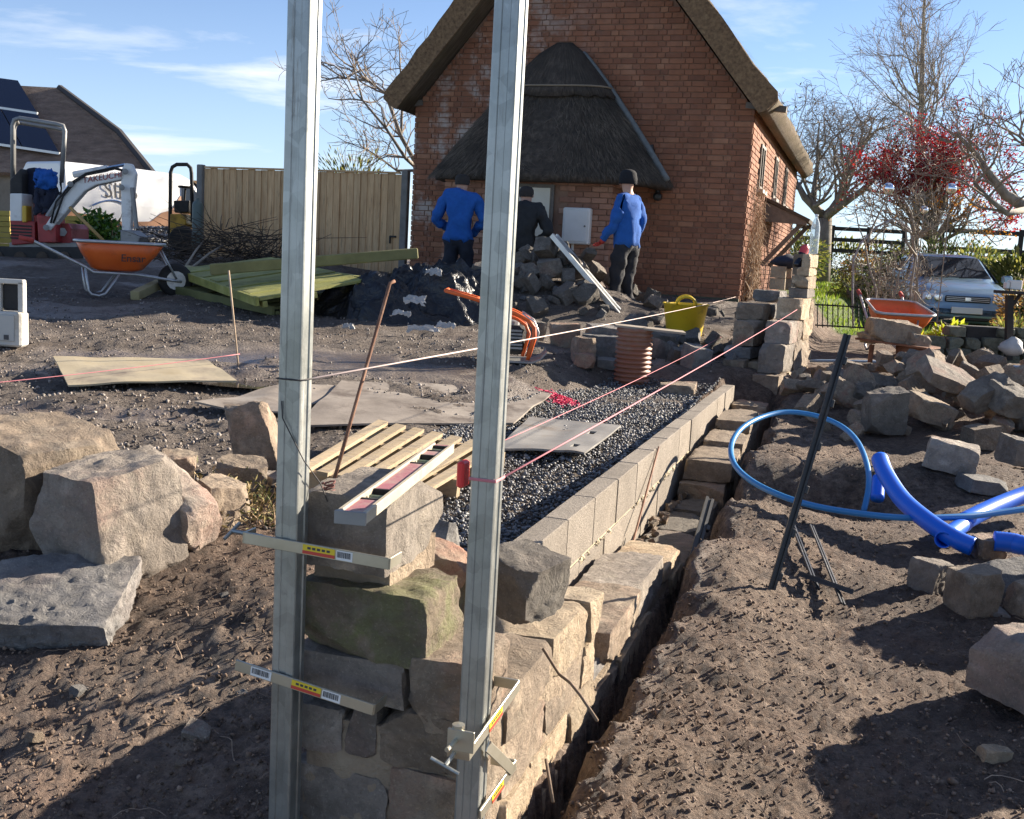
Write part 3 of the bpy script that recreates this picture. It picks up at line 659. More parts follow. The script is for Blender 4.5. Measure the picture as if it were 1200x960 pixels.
# ================================================================== FENCE
M_fence = mottle('featherboard', [(.42, .25, .12), (.58, .37, .19), (.66, .46, .25)], 4, .85, 60, .3, .006, rnd=.14, scale=(6, 6, .6), dirt=(.12, .08, .045), dsc=6, dth=(.56, .7), damt=.7)
M_conc = mottle('concrete_post', [(.16, .155, .14), (.25, .24, .22)], 9, .9, rnd=.05)
FA = at(240, 196, 18.3); FB = at(471, 206, 17.2); fz = (FA.z+FB.z)/2; fd = (FB-FA); fd.z = 0; FLn = fd.length; fd.normalize(); fn = Vector((fd.y, -fd.x, 0))
fe = thing('panel_fence', (FA+FB)/2-UP*1.7, 'tan close board timber fence between concrete posts beside the cottage', 'fence')
zb = 1.05; nb = 30
bsh = None
for i in range(nb):
    c = FA+fd*(FLn*(i+.5)/nb); c.z = (zb+fz)/2+.005*math.sin(i*2.1)
    if bsh is None:
        m = MB(); w2 = FLn/nb/2; hh = (fz-zb)/2
        m.add([fd*(-w2)+fn*.004-UP*hh, fd*(w2+.012)+fn*.018-UP*hh, fd*(w2+.012)-UP*hh, fd*(-w2)-UP*hh, fd*(-w2)+fn*.004+UP*hh, fd*(w2+.012)+fn*.018+UP*hh, fd*(w2+.012)+UP*hh, fd*(-w2)+UP*hh],
              [(0, 1, 5, 4), (1, 2, 6, 5), (2, 3, 7, 6), (3, 0, 4, 7), (4, 5, 6, 7), (3, 2, 1, 0)])
        bsh = m.build('board', M_fence, fe, world=False); o = bsh
    else: o = bsh.copy(); link(o, fe)
    o.location = c-fe.location+fn*(.004*(i % 3))
for k in (0, .5, 1):
    c = FA+fd*(FLn*k)+fd*(.07 if k == 1 else -.07 if k == 0 else 0)-fn*(.0 if k != .5 else .09)
    m = MB(); m.cbox(Vector((c.x, c.y, (zb-.2+fz+.06)/2)), .055, .055, (fz+.06-zb+.2)/2, (fd, fn, UP), .01); m.build('post', M_conc, fe)
m = MB(); m.box((FA+FB)/2+UP*.02+fn*.01, FLn/2-.02, .035, .014, (fd, fn, UP)); m.build('capping', M_fence, fe)
m = MB(); m.box(Vector(((FA+FB)/2).to_tuple()[:2]+(zb-.07,))+fn*.012, FLn/2-.02, .02, .09, (fd, fn, UP)); m.build('gravel_board', M_conc, fe)
a = FB-fd*.1-UP*.95+fn*.035
m = MB(); m.box(a, .05, .012, .015, (fd, fn, UP)); m.box(a-fd*.05-UP*.05, .01, .01, .06, (fd, fn, UP)); m.build('latch', plain('dark_iron', (.03, .03, .03), .5, .8), fe)
# ================================================================== STONES
from mathutils import noise as mnz
def stone_mesh(name, seed, dims, n=6, rough=.05, cut=5, jit=.16, mat=None, rnd=.0, chip=.03, sp=True):
    r = random.Random(seed); bm = bmesh.new(); bmesh.ops.create_cube(bm, size=2.0); big = n >= 10; n = int(n*1.35) if big else n
    bmesh.ops.subdivide_edges(bm, edges=bm.edges[:], cuts=n, use_grid_fill=True)
    cj = {(i, j, k): Vector((r.uniform(-jit, jit), r.uniform(-jit, jit), r.uniform(-jit, jit))) for i in (0, 1) for j in (0, 1) for k in (0, 1)}
    pl = []
    for _ in range(cut):
        a = Vector((r.choice((-1, 1))*r.uniform(.3, 1), r.choice((-1, 1))*r.uniform(.3, 1), r.choice((-1, 1))*r.uniform(.3, 1))); sup = abs(a.x)+abs(a.y)+abs(a.z); L = a.length
        pl.append((a/L, sup/L*r.uniform(.70, .93)))
    for _ in range((11 if big else 5) if sp else 0):   # shallow spalls
        a = Vector((r.gauss(0, 1), r.gauss(0, 1), r.gauss(0, 1))); sup = abs(a.x)+abs(a.y)+abs(a.z); L = a.length; m_ = max(abs(a.x), abs(a.y), abs(a.z)); pl.append((a/L, sup/L*r.uniform(.86, .985) if sup < 2.2*m_ else sup/L*r.uniform(.80, .95)))
    d = Vector(dims)/2; off = Vector((r.uniform(0, 99), r.uniform(0, 99), r.uniform(0, 99)))
    for v in bm.verts:
        p = v.co.copy(); x, y, z = [(c+1)/2 for c in p]; o = Vector((0, 0, 0))
        for (i, j, k), q in cj.items(): o += q*((x if i else 1-x)*(y if j else 1-y)*(z if k else 1-z))
        m = max(abs(p.x), abs(p.y), abs(p.z)); sph = p.normalized()*1.25; p = p.lerp(sph, rnd+.02)+o
        for a, dd in pl:
            e = p.dot(a)-dd
            if e > 0: p -= a*e*.97
        w = Vector((p.x*d.x, p.y*d.y, p.z*d.z)); sc = 1/max(.08, min(dims))
        q = w*sc*.9+off; nn = p.normalized()
        h = mnz.fractal(q*1.3, 1., 2.1, 5)*rough*.55-abs(mnz.noise(q*.8))*chip*.5+mnz.fractal(q*4.5, .9, 2.1, 4)*rough*.8
        v.co = w+Vector((nn.x, nn.y, nn.z))*h*min(dims)
    me = bpy.data.meshes.new(name); bm.to_mesh(me); bm.free()
    if mat: me.materials.append(mat)
    me.polygons.foreach_set('use_smooth', [n > 8]*len(me.polygons))
    if n > 8: me.set_sharp_from_angle(angle=.5)
    return me
M_sand = stone_mat('field_sandstone', (.20, .15, .11), (.32, .245, .175), (.43, .345, .25), redamt=.9, smear=.5)
M_grey = stone_mat('grey_rubble', (.12, .115, .11), (.20, .19, .18), (.30, .28, .25), redamt=.15, lich=.25)
M_dark = stone_mat('dark_rubble', (.095, .082, .068), (.165, .145, .12), (.27, .24, .20), redamt=.25, lich=.2)
M_red = stone_mat('red_boulder', (.19, .155, .13), (.30, .255, .21), (.40, .35, .29), red=(.29, .165, .125), redamt=.9, smear=.35)
SM = [stone_mesh('rubble_stone', 100+i, (1., random.Random(i).uniform(.55, .9), random.Random(i+50).uniform(.38, .7)), 4, .05, 6, .2, M_grey) for i in range(9)]
SD = [stone_mesh('rubble_stone', 200+i, (1., random.Random(i).uniform(.6, .95), random.Random(i+50).uniform(.4, .75)), 3, .05, 6, .2, M_dark) for i in range(9)]
SS = [stone_mesh('rubble_stone', 300+i, (1., random.Random(i).uniform(.5, .9), random.Random(i+50).uniform(.4, .7)), 5, .06, 5, .18, M_sand) for i in range(9)]
def put_stone(me, p, size, rot, name='rubble_stone', **k):
    o = link(bpy.data.objects.new(name, me)); o.location = p; o.rotation_euler = rot; o.scale = (size,)*3; return tag(o, **k)
rs = random.Random(21)
# ================================================================== BARN
M_tile = mottle('brown_roof_tile', [(.15, .10, .068), (.25, .165, .115), (.34, .24, .17)], 2.2, .9, 9, .8, .15, rnd=0, scale=(1, 1, 3))
E_ = at(186, 212, 35); H_ = at(140, 155, 37.3); R2 = at(70, 103, 40); L2 = at(-120, 68, 40); L0 = at(-120, 178, 35); L0.z = E_.z; L2.z = R2.z
barn = thing('barn', (E_+L0)/2-UP*2.4, 'long barn with a brown half hipped roof and solar panels, far behind the digger', 'barn')
back = lambda p: Vector((p.x-.45*(80-2*p.y), 80-p.y, p.z))
m = MB(); m.add([L0, E_, H_, R2, L2, back(E_), back(H_), back(L0)], [(0, 1, 2, 3, 4), (3, 2, 6), (4, 3, 6, 5, 7)])
bo = m.build('roof', M_tile, barn, fixn=True); sm = bo.modifiers.new('t', 'SOLIDIFY'); sm.thickness = .12
m = MB(); b0, e0, eb, lb = L0-UP*2.6, E_-UP*2.6, back(E_)-UP*2.6, back(L0)-UP*2.6; m.add([L0-UP*.1+Vector((0, .3, 0)), E_-UP*.1+Vector((-.3, .3, 0)), e0+Vector((-.3, .3, 0)), b0+Vector((0, .3, 0)), H_+Vector((-.5, .3, -.2)), back(H_)+Vector((-.5, -.3, -.2)), back(E_)-UP*.1+Vector((-.3, -.3, 0)), eb+Vector((-.3, -.3, 0))], [(0, 1, 2, 3), (1, 4, 5, 6, 7, 2)])
m.build('wall', mottle('barn_stone', [(.2, .17, .13), (.3, .26, .2)], 3), barn)
m = MB(); m.tube([R2, H_, E_], [.12]*3, 6); m.build('hip_tiles', plain('dark_ridge', (.05, .045, .045), .8), barn)
nb_ = (E_-L0).cross(L2-L0).normalized()
if nb_.y > 0: nb_ = -nb_
def onbarn(px, py, off=.12): d = ray(px, py); t = ((L0+nb_*off)-CAM).dot(nb_)/d.dot(nb_); return CAM+d*t
M_pv = NT('solar_glass').fin((.018, .020, .035, 1), .22, 0, None); M_alu = plain('aluminium_trim', (.5, .5, .5), .4, .7)
for row in (((-66, 84), (22, 96), (44, 133), (-44, 120)), ((-42, 123), (45, 136), (70, 180), (-17, 167))):
    for k in range(2):
        q = [onbarn(row[0][0]+(row[1][0]-row[0][0])*t, row[0][1]+(row[1][1]-row[0][1])*t) for t in (k/2+.008, k/2+.492)]; q2 = [onbarn(row[3][0]+(row[2][0]-row[3][0])*t, row[3][1]+(row[2][1]-row[3][1])*t) for t in (k/2+.008, k/2+.492)]
        m = MB(); m.prism([q[0], q[1], q2[1], q2[0]], nb_*.05); m.build('solar_panel', M_pv, barn)
    a, b = onbarn(*row[3], .16), onbarn(*row[2], .16); m = MB(); m.beam(a, b, .08, .08); m.build('panel_rail', M_alu, barn)
# ================================================================== VAN
M_vanw = NT('white_van_paint').fin((.74, .74, .73, 1), .32, 0, None, Coat_Weight=.3); M_vanb = plain('brown_livery', (.33, .17, .09), .4); M_tyre = mottle('tyre_rubber', [(.012, .012, .012), (.03, .028, .026)], 9, .85, rnd=0)
M_glassd = NT('vehicle_glass').fin((.02, .026, .034, 1), .05, 0, None); M_blueprint = plain('blue_print', (.10, .18, .36), .4); M_ink = plain('dark_print', (.05, .05, .055), .5)
van = thing('delivery_van', at(130, 292, 27), 'white delivery van with brown wave livery parked behind the mini digger', 'van')
va = Vector((math.cos(R_(54)), math.sin(R_(54)), 0)); vs = Vector((va.y, -va.x, 0)); vo = at(76, 291, 25.2); vo.z = gz(vo.x, vo.y)+.0
VW = lambda x, y, z: vo+va*x-vs*y+UP*z     # x to the nose, y away from us, z up
def vring(x, zl, zt, w, tw): return [VW(x, .95-w, zl), VW(x, .95-w, .95*zt if False else zl+(zt-zl)*.45), VW(x, .95-tw-.02, zl+(zt-zl)*.9), VW(x, .95-tw+.12, zt), VW(x, .95+tw-.12, zt), VW(x, .95+tw+.02, zl+(zt-zl)*.9), VW(x, .95+w, zl+(zt-zl)*.45), VW(x, .95+w, zl)]
st = [(0, .35, 1.93, .93, .82), (.06, .32, 1.96, .95, .86), (2.0, .32, 1.98, .95, .87), (3.3, .32, 1.97, .95, .86), (3.7, .32, 1.85, .95, .8), (4.2, .32, 1.42, .95, .74), (4.45, .32, 1.12, .95, .75), (4.85, .32, .98, .9, .72), (5.0, .4, .78, .8, .6)]
m = MB(); m.loft([vring(*s) for s in st]); m.build('body', M_vanw, van, smooth=False, fixn=True, bevel=.03)
sidey = -.012
def side(pts, name, mat, y0=sidey, par=van):
    mm = MB(); mm.prism([VW(x, y0+(.085*max(0, (z-1.05))/.75 if z > 1.0 else 0), z) for x, z in pts], vs*.012); return mm.build(name, mat, par, fixn=True)
side([(.0, .34), (2.2, .34), (4.5, .34), (4.55, .85), (4.2, .95), (3.9, .98)]+[(3.75-.28*k, .98+.52*math.exp(-((k-1.6)/1.0)**2)-.03*k*.2) for k in range(1, 5)]+[(2.3, .72), (1.6, .66), (.9, .72), (.0, .86)], 'livery_wave', M_vanb)
side([(3.25, 1.1), (3.25, 1.66), (3.62, 1.60), (4.08, 1.18), (4.06, 1.1)], 'side_window', M_glassd, -.03)
m = MB(); m.add([VW(3.72, .18, 1.82), VW(4.18, .14, 1.42), VW(4.18, 1.76, 1.42), VW(3.72, 1.7, 1.82)], [(0, 1, 2, 3)]); m.build('windscreen', M_glassd, van)
m = MB(); m.prism([VW(-.012, .45, 1.2), VW(-.012, 1.45, 1.2), VW(-.0, 1.4, 1.68), VW(-.0, .5, 1.68)], va*-.015); m.build('rear_window', M_glassd, van, fixn=True)
m = MB(); m.cbox(VW(4.12, -.14, 1.15), .06, .08, .13, (va, -vs, UP), .02); m.build('wing_mirror', plain('black_trim', (.02, .02, .02), .5), van)
for x in (.95, 4.05):
    for y in (.12, 1.78):
        m = MB(); m.lathe(VW(x, y, .33)+vs*.12, [(.14, 0), (.32, .0), (.33, .03), (.33, .2), (.31, .23), (.14, .23)], 18, -vs); wv = m.build('wheel', M_tyre, van); m = MB(); m.lathe(VW(x, y, .33)+vs*.128, [(.02, .0), (.2, .004), (.21, .05)], 14, -vs); m.build('rim', M_alu, wv)
m = MB(); m.tube([VW(.7+1.1*k/10, -.025, 1.0+.16*math.sin(math.pi*k/10)) for k in range(11)], .02, 4); m.build('livery_arc', M_blueprint, van)
m = MB(); m.cbox(VW(4.9, .1, .66), .1, .12, .1, (va, -vs, UP), .03); m.build('headlight', M_alu, van)
def text(body, size, org, ex, ez, mat, name, parent, depth=.004):
    cu = bpy.data.curves.new('t', 'FONT'); cu.body = body; cu.size = size; cu.extrude = depth/2; o = bpy.data.objects.new('t', cu); COL.objects.link(o)
    dg = bpy.context.evaluated_depsgraph_get(); me = bpy.data.meshes.new_from_object(o.evaluated_get(dg)); bpy.data.objects.remove(o)
    ey = ez.cross(ex); Mx = Matrix((ex, ez, ex.cross(ez))).transposed().to_4x4(); Mx.translation = org-wloc(parent); me.transform(Mx); me.materials.append(mat); me.name = name
    return link(bpy.data.objects.new(name, me), parent)
text('SIEB', .52, VW(1.0, -.02, 1.22), va, UP, M_ink, 'lettering', van)
# ================================================================== DIGGER
DY = 17.0
P = lambda x, y, o=0: at(x, y, DY)+Vector((-.42, 1, 0))*o
M_dred = mottle('red_machine_paint', [(.28, .018, .022), (.36, .03, .032)], 5, .45, rnd=0, dirt=(.1, .06, .045), dth=(.5, .68), damt=.8, bst=.1); M_dwht = mottle('white_machine_paint', [(.68, .67, .63), (.78, .77, .74)], 5, .45, rnd=0, dirt=(.16, .12, .09), dth=(.55, .72), damt=.8, bst=.1)
M_blk = mottle('black_rubber', [(.012, .012, .013), (.03, .028, .026)], 9, .7, rnd=0); M_chr = plain('chrome_rod', (.7, .7, .7), .2, 1.); M_dgrey = mottle('grey_steel', [(.20, .20, .20), (.30, .30, .29)], 9, .5, .3, rnd=0, metal=.3)
M_navy = mottle('navy_cloth', [(.008, .010, .022), (.016, .02, .04)], 9, .9, rnd=0, bst=.6); M_bluej = mottle('royal_blue_fleece', [(.008, .075, .30), (.012, .105, .40)], 20, .92, 90, .5, .01, rnd=0)
dg_ = thing('mini_digger', P(45, 308), 'red and white mini digger with grey roll bar and raised white boom behind the wheelbarrow', 'digger')
def pr(pts, y0, y1, name, mat, par=dg_, bev=.015, **k):
    m = MB(); m.prism([P(x, y, y0) for x, y in pts], Vector((0, y1-y0, 0))); return m.build(name, mat, par, fixn=True, bevel=bev, **k)
M_mud0 = mottle('caked_mud', [(.04, .03, .024), (.10, .075, .055)], 9, .9, rnd=0)
for k, (x, y) in enumerate(((66, 246), (70, 240))): m = MB(); m.tube([P(60+k*3, 262, -.64), P(x+k*4, y-8, -.65), P(84+k*3, 216, -.65), P(100, 206+k*2, -.65), P(132, 199+k*2, -.64), P(146, 204, -.64)], .014, 6); m.build('hose', M_blk, dg_, smooth=True)
for y0 in (-.55, .35):
    pts = []
    for k in range(16):
        a = 2*math.pi*k/16; pts.append((38+(48 if math.cos(a) > 0 else -48)*min(1, .8+.2*abs(math.cos(a)))+ (8*math.cos(a)), 299+12*math.sin(a)))
    tr = pr([(-28, 289), (98, 289), (107, 294), (109, 301), (104, 308), (96, 311), (-28, 311)], y0, y0+.25, 'track', M_blk)
    m = MB()
    for x in (0, 25, 50, 75): m.lathe(P(x, 301, y0-.02), [(.02, 0), (.09, 0), (.1, .05)], 12, Vector((0, 1, 0)))
    m.build('roller', M_mud0, tr)
pr([(12, 284), (90, 284), (90, 291), (12, 291)], -.4, .4, 'undercarriage', M_dgrey)
pr([(13, 258), (42, 260), (42, 285), (15, 287)], -.45, .5, 'engine_cover', M_dred); pr([(13, 228), (27, 228), (27, 260), (13, 260)], -.45, .1, 'side_cover', M_dwht)
pr([(40, 232), (55, 236), (60, 262), (60, 270), (40, 270)], -.35, .2, 'front_panel', M_dred); pr([(62, 262), (80, 262), (83, 268), (83, 285), (62, 285)], -.4, .3, 'counterweight', M_dred)
pr([(44, 252), (66, 256), (66, 284), (46, 284)], -.6, -.3, 'swing_post', M_dred); pr([(27, 242), (32, 242), (32, 261), (27, 261)], -.5, -.3, 'filler_panel', plain('yellow_panel', (.6, .38, .04), .5))
for k in range(5): m = MB(); m.box(P(26, 265+3.6*k, -.46), .16, .006, .012); m.build('grille_slot', M_blk, dg_)
for k in range(26): m = MB(); m.box(P(-26+5.2*k, 310.5, -.425), .018, .125, .012); m.build('track_pad', M_mud0, dg_)
m = MB(); m.lathe(P(73, 272, -.42), [(.0, 0), (.07, 0), (.07, .02), (0, .025)], 6, (CAM-P(73, 272)).normalized()); m.build('round_badge', M_dgrey, dg_)
m = MB(); m.prism([P(96, 292, -.6), P(106, 290, -.6), P(110, 310, -.6), P(98, 310, -.6)], Vector((.3, 1.1, 0))); m.build('dozer_blade', M_dgrey, dg_, fixn=True)
for x, y in ((55, 267), (82, 218), (144, 204), (140, 222)): m = MB(); m.lathe(P(x, y, -.66), [(0, 0), (.045, 0), (.045, .03), (0, .035)], 10, (CAM-P(x, y)).normalized()); m.build('pivot_pin', M_dgrey, dg_)
pr([(29, 198), (42, 196), (50, 222), (66, 226), (66, 236), (30, 236)], -.1, .45, 'seat', M_navy, bev=.04)
for k, y0 in enumerate((-.05, .6)):
    m = MB(); x0 = 0 if k == 0 else 1; m.tube([P(15-k, 212, y0), P(15-k, 148, y0), P(17-k, 141, y0), P(23, 139, y0), P(66, 146, y0), P(74, 148, y0), P(76, 154, y0), P(72, 212, y0)], .035, 8); m.build('roll_bar', M_dgrey, dg_, smooth=True)
m = MB(); m.tube([P(75, 150, -.05), P(75, 150, .6)], .03, 8); m.tube([P(19, 140, -.05), P(19, 140, .6)], .03, 8); m.build('roll_bar_tie', M_dgrey, dg_)
bm_ = pr([(53, 265), (59, 271), (82, 244), (98, 226), (111, 219), (140, 213), (142, 204), (118, 208), (96, 211), (86, 214), (77, 228)], -.62, -.46, 'boom', M_dwht, bev=.02)
text('TAKEUCHI', .125, P(96, 217, -.63), (P(130, 211.5)-P(96, 217)).normalized(), UP, M_dred, 'lettering', bm_)
m = MB(); m.tube([P(57, 255, -.54), P(72, 232, -.54)], .05, 8); m.build('boom_cylinder', M_dgrey, dg_); m = MB(); m.tube([P(70, 235, -.54), P(80, 220, -.54)], .025, 8); m.build('ram', M_chr, dg_)
m = MB(); m.tube([P(86, 207, -.54), P(124, 200, -.54)], .05, 8); m.build('arm_cylinder', M_dwht, dg_); m = MB(); m.tube([P(122, 200, -.54), P(144, 196, -.54)], .025, 8); m.build('ram', M_chr, dg_)
pr([(139, 202), (144, 194), (151, 195), (156, 206), (152, 240), (150, 272), (140, 272), (139, 225)], -.60, -.48, 'dipper', M_dwht, bev=.02)
m = MB(); m.tube([P(152, 222, -.62), P(157, 268, -.62)], .035, 8); m.build('bucket_cylinder', M_dgrey, dg_)
pr([(138, 270), (150, 270), (160, 278), (158, 286), (146, 292), (138, 284)], -.75, -.33, 'bucket', M_dgrey)
for x in (62, 70): m = MB(); m.tube([P(x, 236, -.3), P(x+2, 222, -.32), P(x+1, 215, -.32)], [.015, .012, .02], 6); m.build('lever', M_blk, dg_)
pr([(12, 212), (25, 198), (27, 204), (27, 229), (12, 229)], -.3, .3, 'backrest', M_blk, bev=.03)
def drape(name, pts, mat, label, cat, t=.12, seed=1):   # a crumpled cloth lying over something
    m = MB(); n = 14; r = random.Random(seed); grid = []
    for j in range(n+1):
        row = []
        for i in range(n+1):
            a, b = i/n, j/n; q = pts[0].lerp(pts[1], a).lerp(pts[3].lerp(pts[2], a), b); bulge = math.sin(math.pi*a)*math.sin(math.pi*b)
            q = q+Vector((0, -t*bulge, 0))+Vector((.04*float(fbm(np.array(i*.5), np.array(j*.5), 2, seed)), -.09*float(fbm(np.array(i*.45+3), np.array(j*.3), 3, seed+3)), .05*float(fbm(np.array(i*.5), np.array(j*.6+8), 2, seed+5)))); row.append(q)
        grid.append(row)
    m.add([q for r_ in grid for q in r_], [(j*(n+1)+i, j*(n+1)+i+1, (j+1)*(n+1)+i+1, (j+1)*(n+1)+i) for j in range(n) for i in range(n)])
    o = m.single(name, mat, label, cat, smooth=True); s_ = o.modifiers.new('s', 'SOLIDIFY'); s_.thickness = .03; return o
drape('jacket', [P(44, 200, -.3), P(66, 203, -.3), P(67, 222, -.36), P(42, 224, -.36)], M_bluej, 'blue work jacket thrown over the seat of the mini digger', 'jacket', .12, 3)
drape('jacket', [P(42, 220, -.34), P(66, 218, -.34), P(64, 250, -.5), P(44, 252, -.5)], M_navy, 'black jacket hanging below the blue one on the mini digger', 'jacket', .1, 5)
# ================================================================== YELLOW TIMBER, LEAVES, GRAVEL HEAP, DUMPER, DRUM
M_ytim = mottle('yellow_timber', [(.36, .27, .05), (.48, .37, .09)], 5, .8, rnd=.15)
for cx_, nx, ny in ((-8, 1, 8), (85, 1, 7)):
    t_ = thing('timber_stack', at(cx_, 296, 19), 'yellow stained timber boards stacked %s' % ('left of the digger cab' if cx_ < 0 else 'behind the digger, below the white boom'), 'timber')
    for k in range(ny):
        a, b = at(cx_-14+rs.uniform(-1, 1), 294-k*6.4, 19), at(cx_+20+rs.uniform(-1, 1), 295-k*6.4, 19); m = MB(); m.beam(a+Vector((0, .3, 0)), b+Vector((0, .3, 0)), .6, .085); m.build('board', M_ytim, t_)
M_leafg = NT('glossy_leaf'); co_ = M_leafg.isl(); M_leafg = M_leafg.fin(M_leafg.ramp(co_, [(0, (.03, .09, .012)), (.5, (.08, .19, .02)), (1, (.22, .34, .05))]), .35, 0, None)
def leaf_mesh(name, C, L, mat, parent=None, wd=.42, seed=3):   # many small folded leaves
    n = len(C); r = np.random.default_rng(seed); d = r.normal(size=(n, 3)); d /= np.linalg.norm(d, axis=1)[:, None]; e = np.cross(d, r.normal(size=(n, 3))); e /= np.linalg.norm(e, axis=1)[:, None]; f = np.cross(d, e)
    L = np.asarray(L)[:, None]; a = C; t = C+d*L; m1 = C+d*L*.5+e*L*wd*.5+f*L*.06; m2 = C+d*L*.5-e*L*wd*.5+f*L*.06
    V = np.stack([a, m1, t, m2], 1).reshape(-1, 3); off = np.array(wloc(parent)) if parent is not None else 0; k = np.arange(n)[:, None]*4
    F = np.concatenate([k+np.array([[0, 1, 2]]), k+np.array([[0, 2, 3]])], 0); o = big_mesh(name, V-off, F, mat, parent); return o
lp = at(122, 292, 18.2); n = 1500; q = RNG.normal(size=(n, 3)); q /= np.linalg.norm(q, axis=1)[:, None]; q *= RNG.random((n, 1))**.4
C_ = np.array(lp)+q*np.array([.34, .4, .42])+np.array([-.02, 0, .22])+np.stack([q[:, 2]*-.12, q[:, 0]*0, q[:, 0]*0], 1)
lt = thing('leafy_cuttings', lp, 'heap of glossy green laurel cuttings between the digger and the van', 'cuttings'); leaf_mesh('foliage', C_, RNG.uniform(.08, .16, n), M_leafg, lt)
m = MB()
for i in range(14): a = lp+Vector((rs.uniform(-.3, .2), rs.uniform(-.3, .3), .0)); m.tube([a, a+Vector((rs.uniform(-.2, .2), rs.uniform(-.2, .2), rs.uniform(.3, .6)))], .008, 4)
m.build('stem', M_vine, lt)
m = MB(); m.tube([at(82, 243, 16.2), at(123, 284, 16.0)], .025, 6); m.single('rake_handle', mottle('ash_handle', [(.42, .26, .08), (.55, .36, .14)], 6), 'yellow wooden tool handle leaning by the digger boom', 'tool handle', smooth=True)
hx = G(178, 295); n = 3000; a = RNG.uniform(0, 6.28, n); rr = np.sqrt(RNG.random(n)); X = -7.4+np.cos(a)*rr*1.9; Y = 22.3+np.sin(a)*rr*1.8; s = RNG.uniform(.02, .05, n)
tag(scatter('gravel_heap', B1, np.stack([X, Y, gd(X, Y)+.02], 1), np.stack([s, s*.8, s*.7], 1), M_slate), 'heap of dark slate gravel in front of the white van', 'gravel heap', kind='stuff')
M_dyel = mottle('yellow_machine_paint', [(.46, .25, .015), (.55, .32, .03)], 5, .5, rnd=0, dirt=(.12, .08, .04), damt=.7); QY = 20.5; Q = lambda x, y, o=0: at(x, y, QY)+Vector((0, o, 0))
du = thing('site_dumper', Q(218, 292), 'small yellow site dumper with a black roll hoop beside the fence end', 'dumper')
def pq(pts, y0, y1, name, mat, **k): m = MB(); m.prism([Q(x, y, y0) for x, y in pts], Vector((0, y1-y0, 0))); return m.build(name, mat, du, fixn=True, bevel=.02, **k)
pq([(209, 252), (226, 252), (228, 264), (220, 268), (215, 284), (209, 284)], -.5, .5, 'body', M_dyel); pq([(209, 236), (228, 236), (226, 250), (210, 250)], -.3, .3, 'seat', M_blk)
for y0 in (-.6, .4): m = MB(); m.lathe(Q(224, 281, y0), [(.08, 0), (.22, 0), (.24, .04), (.24, .2), (.2, .24)], 16, Vector((0, 1, 0))); m.build('wheel', M_tyre, du)
m = MB(); m.tube([Q(207, 286, -.4), Q(208, 204, -.4), Q(210, 198, -.4), Q(215, 195, -.4), Q(227, 195, -.4), Q(231, 199, -.4), Q(232, 205, -.4), Q(233, 262, -.4)], .035, 8); m.build('roll_hoop', M_blk, du, smooth=True)
m = MB(); m.tube([Q(216, 236, 0), Q(219, 222, -.1)], .02, 6); m.lathe(Q(219, 221, -.1), [(.12, 0), (.14, .02), (.12, .04)], 12); m.build('steering_wheel', M_blk, du)
db = at(231, 297, 17.6); m = MB(); m.lathe(db, [(.07, 0), (.085, .01), (.085, .25), (.09, .27), (.085, .29), (.085, .78), (.07, .82), (.03, .84), (.03, .88)], 16)
m.single('gas_cylinder', mottle('grey_green_paint', [(.07, .10, .09), (.11, .14, .125)], 6, .5), 'slim grey green gas cylinder standing at the end of the fence', 'gas cylinder', smooth=True)
# pale trellis fence and shrubs far behind the dumper
tf = thing('trellis_fence', at(205, 250, 31), 'pale trellis and board fence far behind the yellow dumper', 'fence')
for k in range(9): m = MB(); a = at(182+6.5*k, 212, 31); m.beam(a, a-UP*1.6, .05, .09); m.build('upright', M_fence, tf)
for k in range(5): m = MB(); m.beam(at(180, 212.5+9*k, 30.9), at(238, 214.5+9*k, 30.9), .04, .07 if k else .12); m.build('rail', M_fence, tf)
# ================================================================== BRUSHWOOD, DECKING, TIMBERS
M_twig = mottle('dark_twig', [(.03, .022, .016), (.09, .065, .045)], 9, .9, isl=.4, rnd=0)
m = MB(); c0 = G(262, 306)
for i in range(420):
    px = 190+rs.random()*140; base = G(px, 303+rs.uniform(-6, 9)); z = max(0, .55*math.sin(math.pi*min(1, max(0, (px-180)/160))))*rs.random(); a = base+UP*z; d = Vector((rs.gauss(0, .5), rs.gauss(0, .3), rs.gauss(.05, .22)))
    m.tube([a, a+d*.5+UP*rs.uniform(-.05, .08), a+d], [.009, .006, .003], 3)
tag(m.single('brushwood', M_twig, 'dark heap of cut twigs and brushwood along the foot of the fence', 'brushwood'), kind='stuff')
M_stick = mottle('grey_stick', [(.2, .17, .13), (.32, .28, .22)], 9)
for i, (a, b, lb) in enumerate((((218, 312), (238, 283), 'long grey stick standing out of the brushwood, the steeper of two'), ((226, 313), (262, 287), 'long grey stick lying on the brushwood, the flatter of two'))):
    m = MB(); m.tube([G(*a, .1), G(*a, .1).lerp(at(*b, G(*a).y+.4), .5)+UP*.02, at(*b, G(*a).y+.4)], [.02, .017, .012], 6); m.single('stick', M_stick, lb, 'stick', smooth=True)
M_green = mottle('green_treated_timber', [(.19, .20, .045), (.29, .29, .075), (.38, .36, .13)], 5, .75, 60, .3, .006, rnd=.16, dirt=(.08, .08, .03), damt=.6); M_green2 = mottle('wet_green_timber', [(.10, .11, .04), (.17, .17, .06)], 5, .7, rnd=.12)
